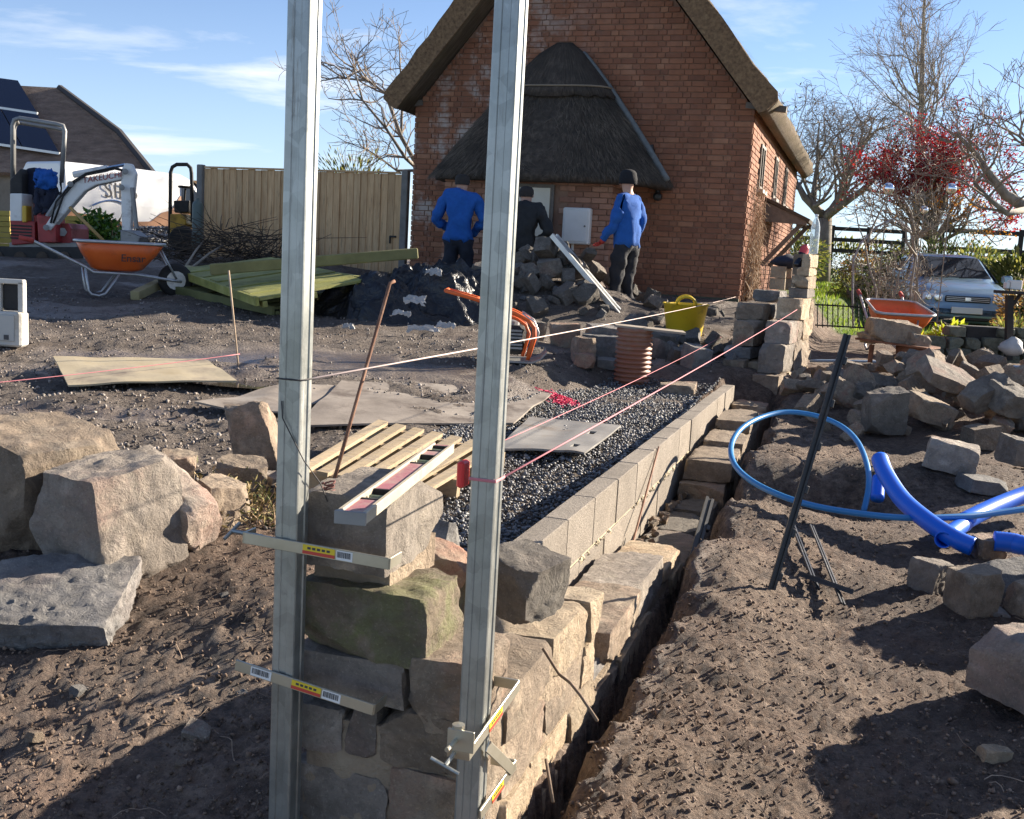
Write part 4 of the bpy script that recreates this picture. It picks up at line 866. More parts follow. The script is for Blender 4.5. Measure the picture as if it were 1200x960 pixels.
def deck(name, A_, B_, C2, D2, n, mat, label, th=.03):
    t_ = thing(name, (A_+C2)/2-UP*.05, label, 'fence panel')
    up = (B_-A_).cross(D2-A_).normalized(); up = up if up.z > 0 else -up
    for k in range(n):
        a0, a1 = (k+.03)/n, (k+.93)/n; p = [A_.lerp(B_, a0), A_.lerp(B_, a1), D2.lerp(C2, a1), D2.lerp(C2, a0)]; dz = up*(rs.uniform(-.004, .008)+(.012 if k % 2 else 0))
        m = MB(); m.hexa([q+dz for q in p]+[q+dz+up*th for q in p]); m.build('board', mat, t_, fixn=True)
    for e in (.04, .5, .96):
        a, b = A_.lerp(D2, e)-up*.04, B_.lerp(C2, e)-up*.04; m = MB(); m.beam(a, b, .05, .06, up); m.build('batten', mat, t_)
    for p0, p1 in ((A_, B_), ):
        m = MB(); m.beam(p0-(D2-A_).normalized()*.03, p1-(D2-A_).normalized()*.03, .035, .09, up); m.build('edge_rail', mat, t_)
def Gz(px, py, z): return G(px, py, z)
deck('fence_panel', Gz(207, 318, .22), Gz(305, 353, .20), Gz(428, 331, .34), Gz(318, 304, .38), 11, M_green, 'yellow green slatted fence panel lying on top, under the green beam')
deck('fence_panel', Gz(190, 336, .06), Gz(322, 364, .05), Gz(400, 352, .08), Gz(290, 322, .08), 9, M_green2, 'dark wet slatted fence panel lying underneath the yellow green one')
m = MB(); m.beam(at(246, 316, 11.6), at(489, 297, 12.3), .11, .12, UP, .01); m.single('timber_beam', mottle('green_beam', [(.14, .13, .05), (.25, .23, .09)], 4, .8), 'long squared green timber beam lying across the fence panels', 'beam')
m = MB(); a = G(158, 352)+UP*.05; b = G(222, 330)+UP*.16; m.beam(a, b, .1, .1, UP, .006); m.single('timber_post', mottle('pale_post', [(.30, .25, .11), (.42, .36, .19)], 4, .8), 'pale square timber post lying beside the fence panels, its cut end showing', 'post')
m = MB(); a = G(380, 322, .32); b = G(432, 330, .30); m.beam(a, b, .16, .09, UP, .006); m.single('timber_offcut', M_green, 'short thick green timber offcut on the right end of the fence panels', 'timber')
# ================================================================== BLACK MEMBRANE HEAP
M_memb = NT('black_membrane'); co = M_memb.obj(rnd=False); M_memb = M_memb.fin(M_memb.ramp(M_memb.noise(co, 3, 8, .7), [(.35, (.006, .006, .0075)), (.6, (.011, .0115, .014)), (.75, (.022, .022, .024))]), .36, 0, M_memb.bump(M_memb.noise(co, 9, 5, .55, 1.5), .6, .05))
g0 = G(395, 372); g1 = G(560, 376); cx_, cy_ = (g0.x+g1.x)/2, (g0.y+g1.y)/2+.45; n = 90
xs = np.linspace(-1, 1, n); XX, YY = np.meshgrid(xs, xs); X = cx_+XX*.98; Y = cy_+YY*.75; env = np.clip(1-(XX**2*.9+YY**2), 0, 1)**.6
rdg = 1-2*np.abs(fbm(XX*2.6+YY*1.1+3, YY*2.8, 4, 77, .55)); Z = ghe(X, Y)-.04+env*(.25+.24*rdg+.20*fbm(XX*2.2, YY*2.2, 2, 90))+.05*env*(1-2*np.abs(fbm(XX*7+YY*3, YY*6, 2, 31)))
X = X+.10*fbm(XX*4, YY*4, 3, 55); Y = Y+.08*fbm(XX*4, YY*4, 3, 58); I = np.arange(n*n).reshape(n, n); F = np.stack([I[:-1, :-1], I[:-1, 1:], I[1:, 1:], I[1:, :-1]], -1).reshape(-1, 4); kk = (env.ravel()[F] > .0).any(1)
cen = np.array([cx_, cy_, gz(cx_, cy_)]); mo = big_mesh('plastic_membrane', np.stack([X, Y, Z], -1).reshape(-1, 3)-cen, F[kk], M_memb, smooth=True); mo.location = cen
tag(mo, 'crumpled heap of black plastic membrane beside the fence panels', 'membrane')
M_wpl = mottle('white_plastic', [(.30, .29, .27), (.48, .46, .43)], 9, .5, rnd=.1, bst=.5)
for i, (px, py, lz, lb) in enumerate(((486, 350, .42, 'pale crumpled plastic flap near the middle of the membrane heap'), (508, 318, .5, 'pale plastic flap at the back top of the membrane heap'), (470, 366, .2, 'white plastic scrap at the near side of the membrane heap'), (522, 380, .08, 'white plastic scrap at the right foot of the membrane heap'), (496, 384, .06, 'longest white plastic scrap along the front of the membrane heap'), (408, 382, .05, 'white plastic scrap at the left foot of the membrane heap'))):
    c = G(px, py, lz); m = MB(); nx, ny = 9, 5; L_ = (.13, .10, .12, .11, .20, .07)[i]; W_ = (.055, .05, .035, .04, .04, .03)[i]; yaw = rs.uniform(-.5, .5); r_ = random.Random(i+70); gp = []
    for j in range(ny+1):
        for k in range(nx+1):
            a, b = k/nx*2-1, j/ny*2-1; ed = 1-.35*r_.random()*(abs(b) > .9 or abs(a) > .9); x, y = a*L_*ed, b*W_*ed
            gp.append(c+Vector((x*math.cos(yaw)-y*math.sin(yaw)*.4, (x*math.sin(yaw)+y)*.7, y*.7+r_.uniform(-.018, .018)-.12*abs(a)**2*L_)))
    m.add(gp, [(j*(nx+1)+k, j*(nx+1)+k+1, (j+1)*(nx+1)+k+1, (j+1)*(nx+1)+k) for j in range(ny) for k in range(nx)])
    o = m.single('plastic_scrap', M_wpl, lb, 'plastic scrap', smooth=False); sm = o.modifiers.new('s', 'SOLIDIFY'); sm.thickness = .004
# ================================================================== WORKERS
def person(base, fdir, J, limbs, label, tops, legs, hat=None, hair=None, glove=None, seed=1, hgt=1.0):
    """J: joint -> (right, forward, up, radius); one skinned body, clothing laid over it"""
    f = Vector((fdir[0], fdir[1], 0)).normalized(); r = Vector((f.y, -f.x, 0)); T = lambda q: (r*q[0]+f*q[1]+UP*q[2])*hgt
    t = thing('person', base, label, 'person'); names = list(J); bm = bmesh.new(); ly = bm.verts.layers.skin.verify(); vs_ = {}
    for k in names: v = bm.verts.new(T(J[k])); v[ly].radius = (J[k][3]*hgt,)*2; v[ly].use_root = (k == 'pelvis'); vs_[k] = v
    for a, b, _ in limbs: bm.edges.new((vs_[a], vs_[b]))
    me = bpy.data.meshes.new('b'); bm.to_mesh(me); bm.free(); o = bpy.data.objects.new('b', me); COL.objects.link(o); o.modifiers.new('k', 'SKIN').use_smooth_shade = True; s = o.modifiers.new('s', 'SUBSURF'); s.levels = s.render_levels = 2
    bpy.context.view_layer.update(); me2 = bpy.data.meshes.new_from_object(o.evaluated_get(bpy.context.evaluated_depsgraph_get())); bpy.data.objects.remove(o)
    m = MB(); V = [v.co.copy() for v in me2.vertices]; Fc = [tuple(p.vertices) for p in me2.polygons]; Nn = [v.normal.copy() for v in me2.vertices]; m.add(V, Fc)
    hd = T(J['head'])
    lookf = (Vector(J['look']) if False else f)
    # nose, ears, brow
    hf = T((J['head'][0], J['head'][1]+.1, J['head'][2])); hr = hd-T((0, 0, 0)) if False else r
    m.tube([hd+f*.088+UP*.02, hd+f*.112-UP*.02, hd+f*.09-UP*.03], [.010, .016, .012], 6)
    for sg in (-1, 1): m.lathe(hd+r*(sg*.078)-f*.005, [(.0, 0), (.022, .0), (.026, .012), (.012, .018)], 8, r*sg); m.lathe(hd+r*(sg*.03)+f*.082+UP*.025, [(.0, 0), (.010, .004), (.0, .009)], 6, f)
    m.tube([hd+f*.085-UP*.055+r*.022, hd+f*.093-UP*.053, hd+f*.085-UP*.055-r*.022], .006, 5)
    for sd in ('l', 'r'):   # hands: palm is the arm's end, five curled fingers
        wv, hv = T(J['wrist_'+sd]), T(J['hand_'+sd]); d = (hv-wv).normalized(); sidev = d.cross(f if abs(d.dot(f)) < .8 else UP).normalized(); palm = sidev.cross(d)
        for k in range(4):
            b = hv+sidev*(.026*(k-1.5))*hgt; L = (.075, .085, .08, .062)[k]*hgt; m.tube([b-d*.02, b+d*L*.45+palm*.008, b+d*L*.85+palm*.035, b+d*L*.8+palm*.055], [.011, .0105, .009, .007], 6)
        b = wv.lerp(hv, .55)+sidev*-.035; m.tube([b, b-sidev*.02+d*.03+palm*.02, b-sidev*.012+d*.06+palm*.04], [.012, .011, .008], 6)
    m.v = [p+base for p in m.v]; body = m.build('body', [M_skin, tops, legs, M_boot, glove or M_skin], t, smooth=True)
    segs = [(T(J[a]), T(J[b]), J[a][3], J[b][3], k) for a, b, k in limbs]
    def kind(c):
        best = None
        for a, b, ra, rb_, k in segs:
            ab = b-a; q = max(0, min(1, (c-a).dot(ab)/max(1e-9, ab.length_squared))); dd = (c-a-ab*q).length-(ra+(rb_-ra)*q)
            if best is None or dd < best[0]: best = (dd, k)
        return best[1]
    kinds = [kind(sum((V[i] for i in p), Vector())/len(p)) for p in Fc]
    for i, p in enumerate(Fc):
        c = sum((V[j] for j in p), Vector())/len(p)
        if kinds[i] == 'leg' and c.z > .885*hgt: kinds[i] = 'top'
        if kinds[i] == 'top' and c.z < .885*hgt and abs(c.dot(r)) < .13*hgt and abs(c.dot(f)) < .13*hgt: kinds[i] = 'leg'
    for i, p in enumerate(body.data.polygons):
        p.material_index = {'top': 1, 'leg': 2, 'boot': 3, 'skin': 0}[kinds[i]] if i < len(kinds) else 0
        if p.material_index == 0 and (p.center-hd).length > .25*hgt: p.material_index = 4
    def cloth(name, kk, mat, off, amp):
        ids = [i for i, k in enumerate(kinds) if k in kk]; mm = MB(); mp = {}
        for i in ids:
            for vi in Fc[i]:
                if vi not in mp:
                    p = V[vi]; q = p*9+Vector((seed*7.1, 0, 0)); w_ = mnz.fractal(Vector((q.x, q.y, q.z*.9)), 1, 2, 3)*amp; mp[vi] = len(mm.v); mm.v.append(p+Nn[vi]*(off+w_)+base)
            mm.f.append([mp[v] for v in Fc[i]]); mm.m.append(0)
        o = mm.build(name, mat, t, smooth=True); sd_ = o.modifiers.new('s', 'SOLIDIFY'); sd_.thickness = .006; return o
    cloth('fleece', ('top',), tops, .016, .036); cloth('trousers', ('leg',), legs, .014, .04); cloth('boot', ('boot',), M_boot, .010, .004)
    if hat:
        mm = MB(); ax = UP; c = base+hd+UP*.005; mm.lathe(c, [(.104*hgt, -.03), (.112*hgt, -.028), (.112*hgt, .04), (.104*hgt, .065), (.098*hgt, .10), (.075*hgt, .128), (.035*hgt, .142), (.0, .145)], 18, ax, False); mm.build('beanie', hat, t, smooth=True)
    if hair:
        mm = MB(); c = base+hd+UP*.01-f*.008; n = 14; mm.lathe(c, [(.092*hgt, -.03), (.098*hgt, .02), (.094*hgt, .06), (.07*hgt, .095), (.03*hgt, .108), (0, .11)], n, UP, False); mm.build('hair', hair, t, smooth=True)
    return t
M_skin = mottle('skin', [(.42, .24, .17), (.52, .31, .22)], 20, .55, 80, .2, .003, rnd=.05); M_boot = mottle('dark_boot', [(.03, .025, .02), (.07, .055, .04)], 9, .8)
M_wtrou = mottle('black_work_trousers', [(.008, .009, .012), (.02, .021, .026), (.035, .034, .036)], 7, .9, 60, .5, .01, rnd=0, dirt=(.14, .11, .08), dsc=5, dth=(.62, .75), damt=.6); M_ntrou = mottle('navy_work_trousers', [(.008, .010, .017), (.016, .020, .034)], 7, .9, 60, .5, .01, rnd=0)
M_bean = mottle('black_knit', [(.006, .007, .009), (.015, .016, .02)], 40, .95, 90, .7, .01, rnd=0); M_glove = mottle('red_glove', [(.35, .025, .02), (.45, .05, .03)], 20, .8, rnd=0); M_hair = mottle('dark_hair', [(.015, .012, .010), (.03, .024, .02)], 30, .8, rnd=0); M_blkj = mottle('black_jacket', [(.008, .009, .010), (.02, .021, .023)], 14, .8, 60, .5, .01, rnd=0)
LIMB = [('pelvis', 'waist', 'top'), ('waist', 'chest', 'top'), ('chest', 'neck', 'top'), ('neck', 'jaw', 'skin'), ('jaw', 'head', 'skin'), ('head', 'crown', 'skin'),
        ('chest', 'sh_l', 'top'), ('sh_l', 'el_l', 'top'), ('el_l', 'wrist_l', 'top'), ('wrist_l', 'hand_l', 'skin'), ('chest', 'sh_r', 'top'), ('sh_r', 'el_r', 'top'), ('el_r', 'wrist_r', 'top'), ('wrist_r', 'hand_r', 'skin'),
        ('pelvis', 'hip_l', 'leg'), ('hip_l', 'knee_l', 'leg'), ('knee_l', 'ank_l', 'leg'), ('ank_l', 'toe_l', 'boot'), ('pelvis', 'hip_r', 'leg'), ('hip_r', 'knee_r', 'leg'), ('knee_r', 'ank_r', 'leg'), ('ank_r', 'toe_r', 'boot')]
def pose(**k):
    J = dict(pelvis=(0, 0, .96, .135), waist=(0, .0, 1.12, .125), chest=(0, -.01, 1.36, .135), neck=(0, .01, 1.50, .058), jaw=(0, .035, 1.575, .066), head=(0, .03, 1.655, .090), crown=(0, .02, 1.715, .076),
             sh_l=(-.175, -.01, 1.42, .072), el_l=(-.24, -.05, 1.14, .050), wrist_l=(-.24, .08, .91, .034), hand_l=(-.24, .11, .83, .036), sh_r=(.175, -.01, 1.42, .072), el_r=(.24, -.05, 1.14, .050), wrist_r=(.24, .08, .91, .034), hand_r=(.24, .11, .83, .036),
             hip_l=(-.095, 0, .86, .10), knee_l=(-.12, .02, .49, .066), ank_l=(-.13, -.02, .10, .048), toe_l=(-.16, .14, .05, .04), hip_r=(.095, 0, .86, .10), knee_r=(.12, .02, .49, .066), ank_r=(.13, -.02, .10, .048), toe_r=(.16, .14, .05, .04))
    J.update(k); return J
def footing(px, Y, ztop, h):   # stand a figure of height h so that its head reaches the bearing (px, ztop)
    p = at(px, ztop, Y); return Vector((p.x, p.y, p.z-h))
b1 = footing(541, 14.0, 208, 1.71)
person(b1, (.05, 1), pose(neck=(0, .05, 1.49, .06), jaw=(0, .12, 1.53, .066), head=(0, .13, 1.61, .09), crown=(0, .11, 1.67, .078), chest=(0, .0, 1.36, .145), el_l=(-.31, .02, 1.13, .052), wrist_l=(-.13, .22, 1.05, .036), hand_l=(-.06, .25, 1.03, .036), el_r=(.31, .0, 1.14, .052), wrist_r=(.16, .22, 1.0, .036), hand_r=(.09, .26, .98, .036)), LIMB,
       'worker in blue fleece and navy trousers with bowed head, holding a yellow handled tool', M_bluej, M_ntrou, hair=M_hair, seed=2, hgt=1.02)
b2 = footing(739, 12.9, 205, 1.69); gzz = gz(b2.x, b2.y)
person(b2, (-.72, .55), pose(el_l=(-.22, .06, 1.13, .052), wrist_l=(-.20, .20, .95, .036), hand_l=(-.19, .25, .90, .038), el_r=(.20, -.08, 1.14, .052), wrist_r=(.19, .06, .93, .036), hand_r=(.18, .10, .86, .038), knee_l=(-.10, .05, .49, .07), ank_l=(-.10, .03, .10, .05), toe_l=(-.11, .18, .05, .042)), LIMB,
       'worker in black beanie, blue fleece, dirty black trousers and red gloves by the porch', M_bluej, M_wtrou, hat=M_bean, glove=M_glove, seed=4, hgt=.97)
b3 = footing(615, 13.95, 219, 1.7)
person(b3, (.2, 1), pose(neck=(0, .06, 1.48, .06), jaw=(0, .13, 1.52, .066), head=(0, .14, 1.60, .09), crown=(0, .12, 1.66, .078), chest=(0, .01, 1.34, .155), waist=(0, 0, 1.1, .14), el_r=(.36, -.02, 1.17, .055), wrist_r=(.20, .05, .99, .038), hand_r=(.14, .08, .97, .036), sh_r=(.19, 0, 1.41, .08)), LIMB,
       'worker in black jacket with hand on hip, half hidden behind the steel post', M_blkj, M_ntrou, hair=M_hair, seed=6)
m = MB(); m.tube([at(529, 232, 14.2), at(524, 275, 14.15), at(521, 322, 14.1)], [.017, .019, .017], 8); m.lathe(at(529, 231, 14.2)-UP*0, [(.018, 0), (.02, .02), (.0, .03)], 8); m.single('tool_handle', mottle('yellow_handle', [(.52, .30, .03), (.62, .40, .06)], 6, .5), 'upright yellow tool handle held by the worker with the bowed head', 'tool', smooth=True)
# ================================================================== RUBBLE HEAP BY THE PORCH
def zone(label, group, x, y, s, cx, cy, rx, ry, smax, q):
    side = 'crest' if q < .38 else ('left flank' if x < cx-.3*rx else 'right flank' if x > cx+.3*rx else 'near foot' if y < cy else 'far side')
    size = 'large' if s > .72*smax else 'small' if s < .5*smax else 'middling'
    return '%s %s, %s' % (size, label, {'crest': 'near its crest', 'left flank': 'on its left flank', 'right flank': 'on its right flank', 'near foot': 'at its near foot', 'far side': 'on its far side'}[side])
def heap(n, cx, cy, rx, ry, lift, pool, smin, smax, label, group, name='rubble_stone', pw=.6, zf=None, seed=3, keep=None):
    r = random.Random(seed); done = 0; tries = 0; placed = []
    while done < n and tries < n*6:
        tries += 1; a = r.uniform(0, 6.283); q = r.random()**pw; x, y = cx+math.cos(a)*rx*q, cy+math.sin(a)*ry*q; s = r.uniform(smin, smax)*(1.15-.3*r.random())
        if keep and not keep(x, y): continue
        if any((x-x2)**2+(y-y2)**2 < (.36*(s+s2))**2 for x2, y2, s2 in placed) and r.random() < .8: continue
        placed.append((x, y, s)); done += 1; z = gz(x, y)+lift*max(0, 1-q*q)*r.uniform(.3, 1.)
        lb = zone(label, group, x, y, s, cx, cy, rx, ry, smax, q)
        put_stone(r.choice(pool), (x, y, z+s*.2), s, (r.gauss(0, .5), r.gauss(0, .5), r.uniform(0, 6.28)), name, label=lb, cat='stone', group=group)
wk = lambda x, y: not (y < 13.2 and abs(x-b2.x*y/b2.y) < .34)
heap(104, .5, 12.9, 1.2, .95, .36, SD, .12, .28, 'dark rough stone of the rubble heap before the porch', 'stones in the rubble heap by the porch', seed=5, keep=wk)
heap(24, .75, 11.8, 1.3, .5, .02, SD+SM, .07, .2, 'dark broken stone strewn before the porch heap', 'stones at the foot of the rubble heap', seed=9, keep=lambda x, y: not (y < 12.9 and abs(x-b2.x*y/b2.y) < .25 and y > 11.9))
heap(15, 2.3, 13.3, .7, .6, .06, SD, .08, .2, 'dark stone strewn behind the yellow bucket', 'stones behind the yellow bucket', seed=12)
# leaning aluminium track
M_alum = mottle('dull_aluminium', [(.50, .50, .48), (.62, .62, .60)], 9, .42, 60, .15, .003, metal=.6, rnd=0)
a, b = at(649, 276, 12.5), at(730, 372, 12.0); dv = (b-a).normalized(); e, u_ = frame(dv)
m = MB()
for k in (-1, 1): m.beam(a+e*.045*k, b+e*.045*k, .032, .055, u_)
m.beam(a-u_*.012, b-u_*.012, .06, .012, u_); m.single('metal_track', M_alum, 'silver metal channel leaning down the rubble heap beside the meter box', 'channel')
# ================================================================== WHEELBARROWS
M_orange = mottle('orange_plastic', [(.66, .105, .018), (.76, .15, .028)], 5, .42, 40, .1, .003, rnd=0, dirt=(.22, .12, .07), dsc=4, dth=(.55, .75), damt=.7); M_galv = mottle('galvanised_tube', [(.38, .38, .37), (.55, .55, .54)], 20, .4, 60, .1, .002, metal=.6, rnd=0); M_redgrip = mottle('red_grip', [(.35, .04, .03), (.45, .07, .05)], 9, .7, rnd=0); M_mud = mottle('mud', [(.06, .042, .03), (.13, .095, .07)], 9, .9, rnd=0)
def rrect(x0, x1, w0, w1, z, r, n=5):   # rounded loop, w may taper from x0 to x1
    P_ = []
    for cx, cw, sx, sy, a0 in ((x1, w1, -1, -1, 0), (x0, w0, 1, -1, 90), (x0, w0, 1, 1, 180), (x1, w1, -1, 1, 270)):
        for k in range(n+1): a = math.radians(a0+90*k/n); P_.append(Vector((cx+sx*r+math.cos(a)*r, (cw-r)*(-sy)+math.sin(a)*r, z)))
    return P_
def barrow(org, Rm, label, load=None, writing=None):
    t = thing('wheelbarrow', org, label, 'wheelbarrow'); W = lambda p: org+Rm @ Vector(p)
    rings = [rrect(-.42, .50, .30, .34, .60, .13), rrect(-.36, .42, .265, .295, .47, .12), rrect(-.26, .28, .21, .23, .31, .11), rrect(-.20, .2, .15, .17, .285, .1), rrect(-.05, .05, .05, .05, .28, .04)]
    m = MB(); m.loft([[W(p) for p in r_] for r_ in rings], cap=False); m.add([W(p) for p in rings[-1]], [tuple(range(len(rings[-1])))]); tr = m.build('tray', M_orange, t, smooth=True); sd_ = tr.modifiers.new('s', 'SOLIDIFY'); sd_.thickness = .012; sd_.offset = 1 
    m = MB(); m.tube([W(p) for p in rrect(-.43, .51, .31, .35, .605, .135)], .017, 8, closed=True); m.build('rim', M_galv, tr, smooth=True)
    for s in (-1, 1):
        m = MB(); m.tube([W(p) for p in ((-.98, s*.27, .60), (-.9, s*.27, .59), (-.34, s*.24, .32), (-.26, s*.23, .265), (.2, s*.15, .255), (.62, s*.07, .20), (.72, s*.06, .19))], .017, 8); m.build('frame_tube', M_galv, t, smooth=True)
        m = MB(); m.tube([W(p) for p in ((-1.0, s*.27, .605), (-.86, s*.27, .58))], .026, 8); m.build('grip', M_redgrip, t, smooth=True)
        m = MB(); m.tube([W(p) for p in ((-.34, s*.24, .31), (-.31, s*.25, .06), (-.28, s*.25, .02), (-.20, s*.25, .005), (-.13, s*.24, .03), (.02, s*.2, .25))], .015, 8); m.build('leg', M_galv, t, smooth=True)
        m = MB(); m.tube([W(p) for p in ((.48, s*.14, .54), (.66, s*.07, .22))], .012, 6); m.build('nose_stay', M_galv, t, smooth=True)
    ax = Rm @ Vector((0, 1, 0)); m = MB(); m.lathe(W((.66, -.05, .2)), [(.1, 0), (.165, .0), (.195, .025), (.2, .05), (.195, .075), (.165, .1), (.1, .1)], 20, ax); wv = m.build('wheel', M_tyre, t, smooth=True)
    m = MB(); m.lathe(W((.66, -.055, .2)), [(.02, 0), (.11, .0), (.11, .11), (.02, .11)], 14, ax); m.build('rim', M_galv, wv)
    if load:
        n = 15; m = MB(); gp = []
        for j in range(n):
            for i in range(n): a, b = i/(n-1)*2-1, j/(n-1)*2-1; gp.append(W((.04+a*.42, b*.29, .56+.06*(1-a*a)*(1-b*b)+.03*float(fbm(np.array(a*3), np.array(b*3), 3, 3)))))
        m.add(gp, [(j*n+i, j*n+i+1, j*n+n+i+1, j*n+n+i) for j in range(n-1) for i in range(n-1)]); tag(m.single('barrow_soil', M_mud, 'muddy soil filling the orange wheelbarrow in front of the digger', 'soil', smooth=True))
    if writing:
        x0, sz = writing; nn = (Rm @ Vector((0, -1, -.32))).normalized(); ex = Rm @ Vector((1, 0, 0)); text('Ensar', sz, W((x0, -.315, .40)), ex, ex.cross(nn).normalized()*-1 if ex.cross(nn).dot(UP) < 0 else ex.cross(nn).normalized(), M_ink, 'lettering', tr)
    return t
g_ = G(124, 347); Rb = Matrix.Rotation(R_(26), 3, 'Z'); barrow(g_+Rb @ Vector((.12, .15, 0)), Rb, 'upright orange wheelbarrow with red grips standing in front of the mini digger', True, (.02, .12))
p_ = at(1047, 380, 13.4); p_.z = gz(p_.x, p_.y)-.02; Rb = Matrix.Rotation(R_(-95), 3, 'Z') @ Matrix.Rotation(R_(9), 3, 'Y'); barrow(p_, Rb, 'orange wheelbarrow on the right behind the rusty stand, its tray tipped toward the rubble', None)
# plate compactor lying behind the right post
CB = G(606, 424); CY = CB.y; K = lambda x, y, o=0: at(x, y, CY)+Vector((0, o, 0))
pc = thing('plate_compactor', CB, 'orange framed plate compactor behind the right post, its long handle lowered over the black membrane', 'compactor')
for o_ in (-.16, .16):
    m = MB(); m.tube([K(524, 340, o_), K(545, 346, o_), K(575, 355, o_), K(604, 366, o_), K(619, 374, o_), K(626, 383, o_), K(626, 396, o_), K(618, 420, o_)], .017, 8); m.build('handle_rail', M_orange, pc, smooth=True)
    m = MB(); m.tube([K(578, 363, o_*.8), K(606, 373, o_*.8), K(616, 380, o_*.8), K(620, 390, o_*.8), K(612, 416, o_*.8)], .014, 8); m.build('guard_bar', M_orange, pc, smooth=True)
    m = MB(); m.tube([K(612, 366, o_*1.15), K(626, 376, o_*1.15), K(631, 388, o_*1.15), K(628, 402, o_*1.15)], .008, 6); m.build('guard_edge', M_galv, pc, smooth=True)
m = MB(); m.tube([K(524, 340, -.16), K(524, 340, .16)], .017, 8); m.tube([K(560, 350, -.16), K(560, 350, .16)], .012, 8); m.build('cross_bar', M_orange, pc)
m = MB(); m.cbox(K(598, 397, 0), .13, .14, .12, None, .03); m.build('engine', M_blk, pc); m = MB()
for k in range(6): m.box(K(598, 386+4*k, -.145), .10, .012, .008)
m.lathe(K(598, 383, 0), [(.0, .0), (.08, 0), (.08, .05), (.03, .07)], 14); m.build('cooling_fin', M_dgrey, pc)
m = MB(); rg = []
for x, dz in ((-.24, .09), (-.19, .03), (-.12, .0), (.12, 0), (.19, .03), (.24, .09)): p = CB+Vector((x, 0, dz+.01)); rg.append([p+Vector((0, -.22, 0)), p+Vector((0, .22, 0)), p+Vector((0, .22, .015)), p+Vector((0, -.22, .015))])
m.loft(rg); m.build('base_plate', M_dgrey, pc, fixn=True)
# ================================================================== YELLOW BUCKET, BROWN PIPE
M_trug = mottle('yellow_rubber', [(.66, .44, .015), (.76, .53, .03)], 4, .5, 40, .15, .004, rnd=0, dirt=(.16, .12, .05), dsc=3.5, dth=(.52, .7), damt=.7)
tb = G(801, 395); tr = thing('bucket', tb, 'yellow rubber trug bucket with two handles standing beside the brown pipe', 'bucket'); hT = .36
m = MB(); m.lathe(tb, [(.0, .012), (.165, .012), (.17, 0), (.185, .02), (.235, hT-.02), (.25, hT-.012), (.25, hT), (.235, hT), (.225, hT-.02), (.175, .03), (0, .03)], 32, UP, False); m.build('tub', M_trug, tr, smooth=True)
for a in (.25, math.pi+.25):
    d = Vector((math.sin(a)*.5, math.cos(a), 0)).normalized(); s_ = Vector((d.y, -d.x, 0)); m = MB(); m.tube([tb+d*.235+s_*(.10*math.cos(math.pi*k/10))+UP*(hT-.01+.085*math.sin(math.pi*k/10))+d*.02*math.sin(math.pi*k/10) for k in range(11)], .014, 8); m.build('handle', M_trug, tr, smooth=True)
M_bpipe = mottle('brown_ribbed_plastic', [(.20, .075, .042), (.28, .11, .06)], 5, .55, 60, .2, .004, rnd=0, dirt=(.30, .22, .16), damt=.5)
pb = G(740, 447)-UP*.03; pr_ = []; 
for k in range(12): z = .02+k*.040; pr_ += [(.145, z), (.145, z+.012), (.162, z+.018), (.162, z+.034)]
m = MB(); m.lathe(pb, [(.13, 0)]+pr_+[(.15, .505), (.13, .505), (.13, 0)], 28, UP, False); m.single('corrugated_pipe', M_bpipe, 'short brown corrugated drain pipe standing upright among the loose blocks', 'pipe', smooth=True)
m = MB(); a = pb+UP*.51; m.hexa([a+Vector(p) for p in ((-.18, -.1, .0), (.42, -.2, -.03), (.44, .1, -.03), (-.18, .2, .0), (-.18, -.1, .018), (.42, -.2, -.012), (.44, .1, -.012), (-.18, .2, .018))]); m.single('wooden_board', mottle('thin_board', [(.3, .25, .19), (.45, .38, .3)], 5), 'thin board lying across the top of the brown corrugated pipe', 'board')
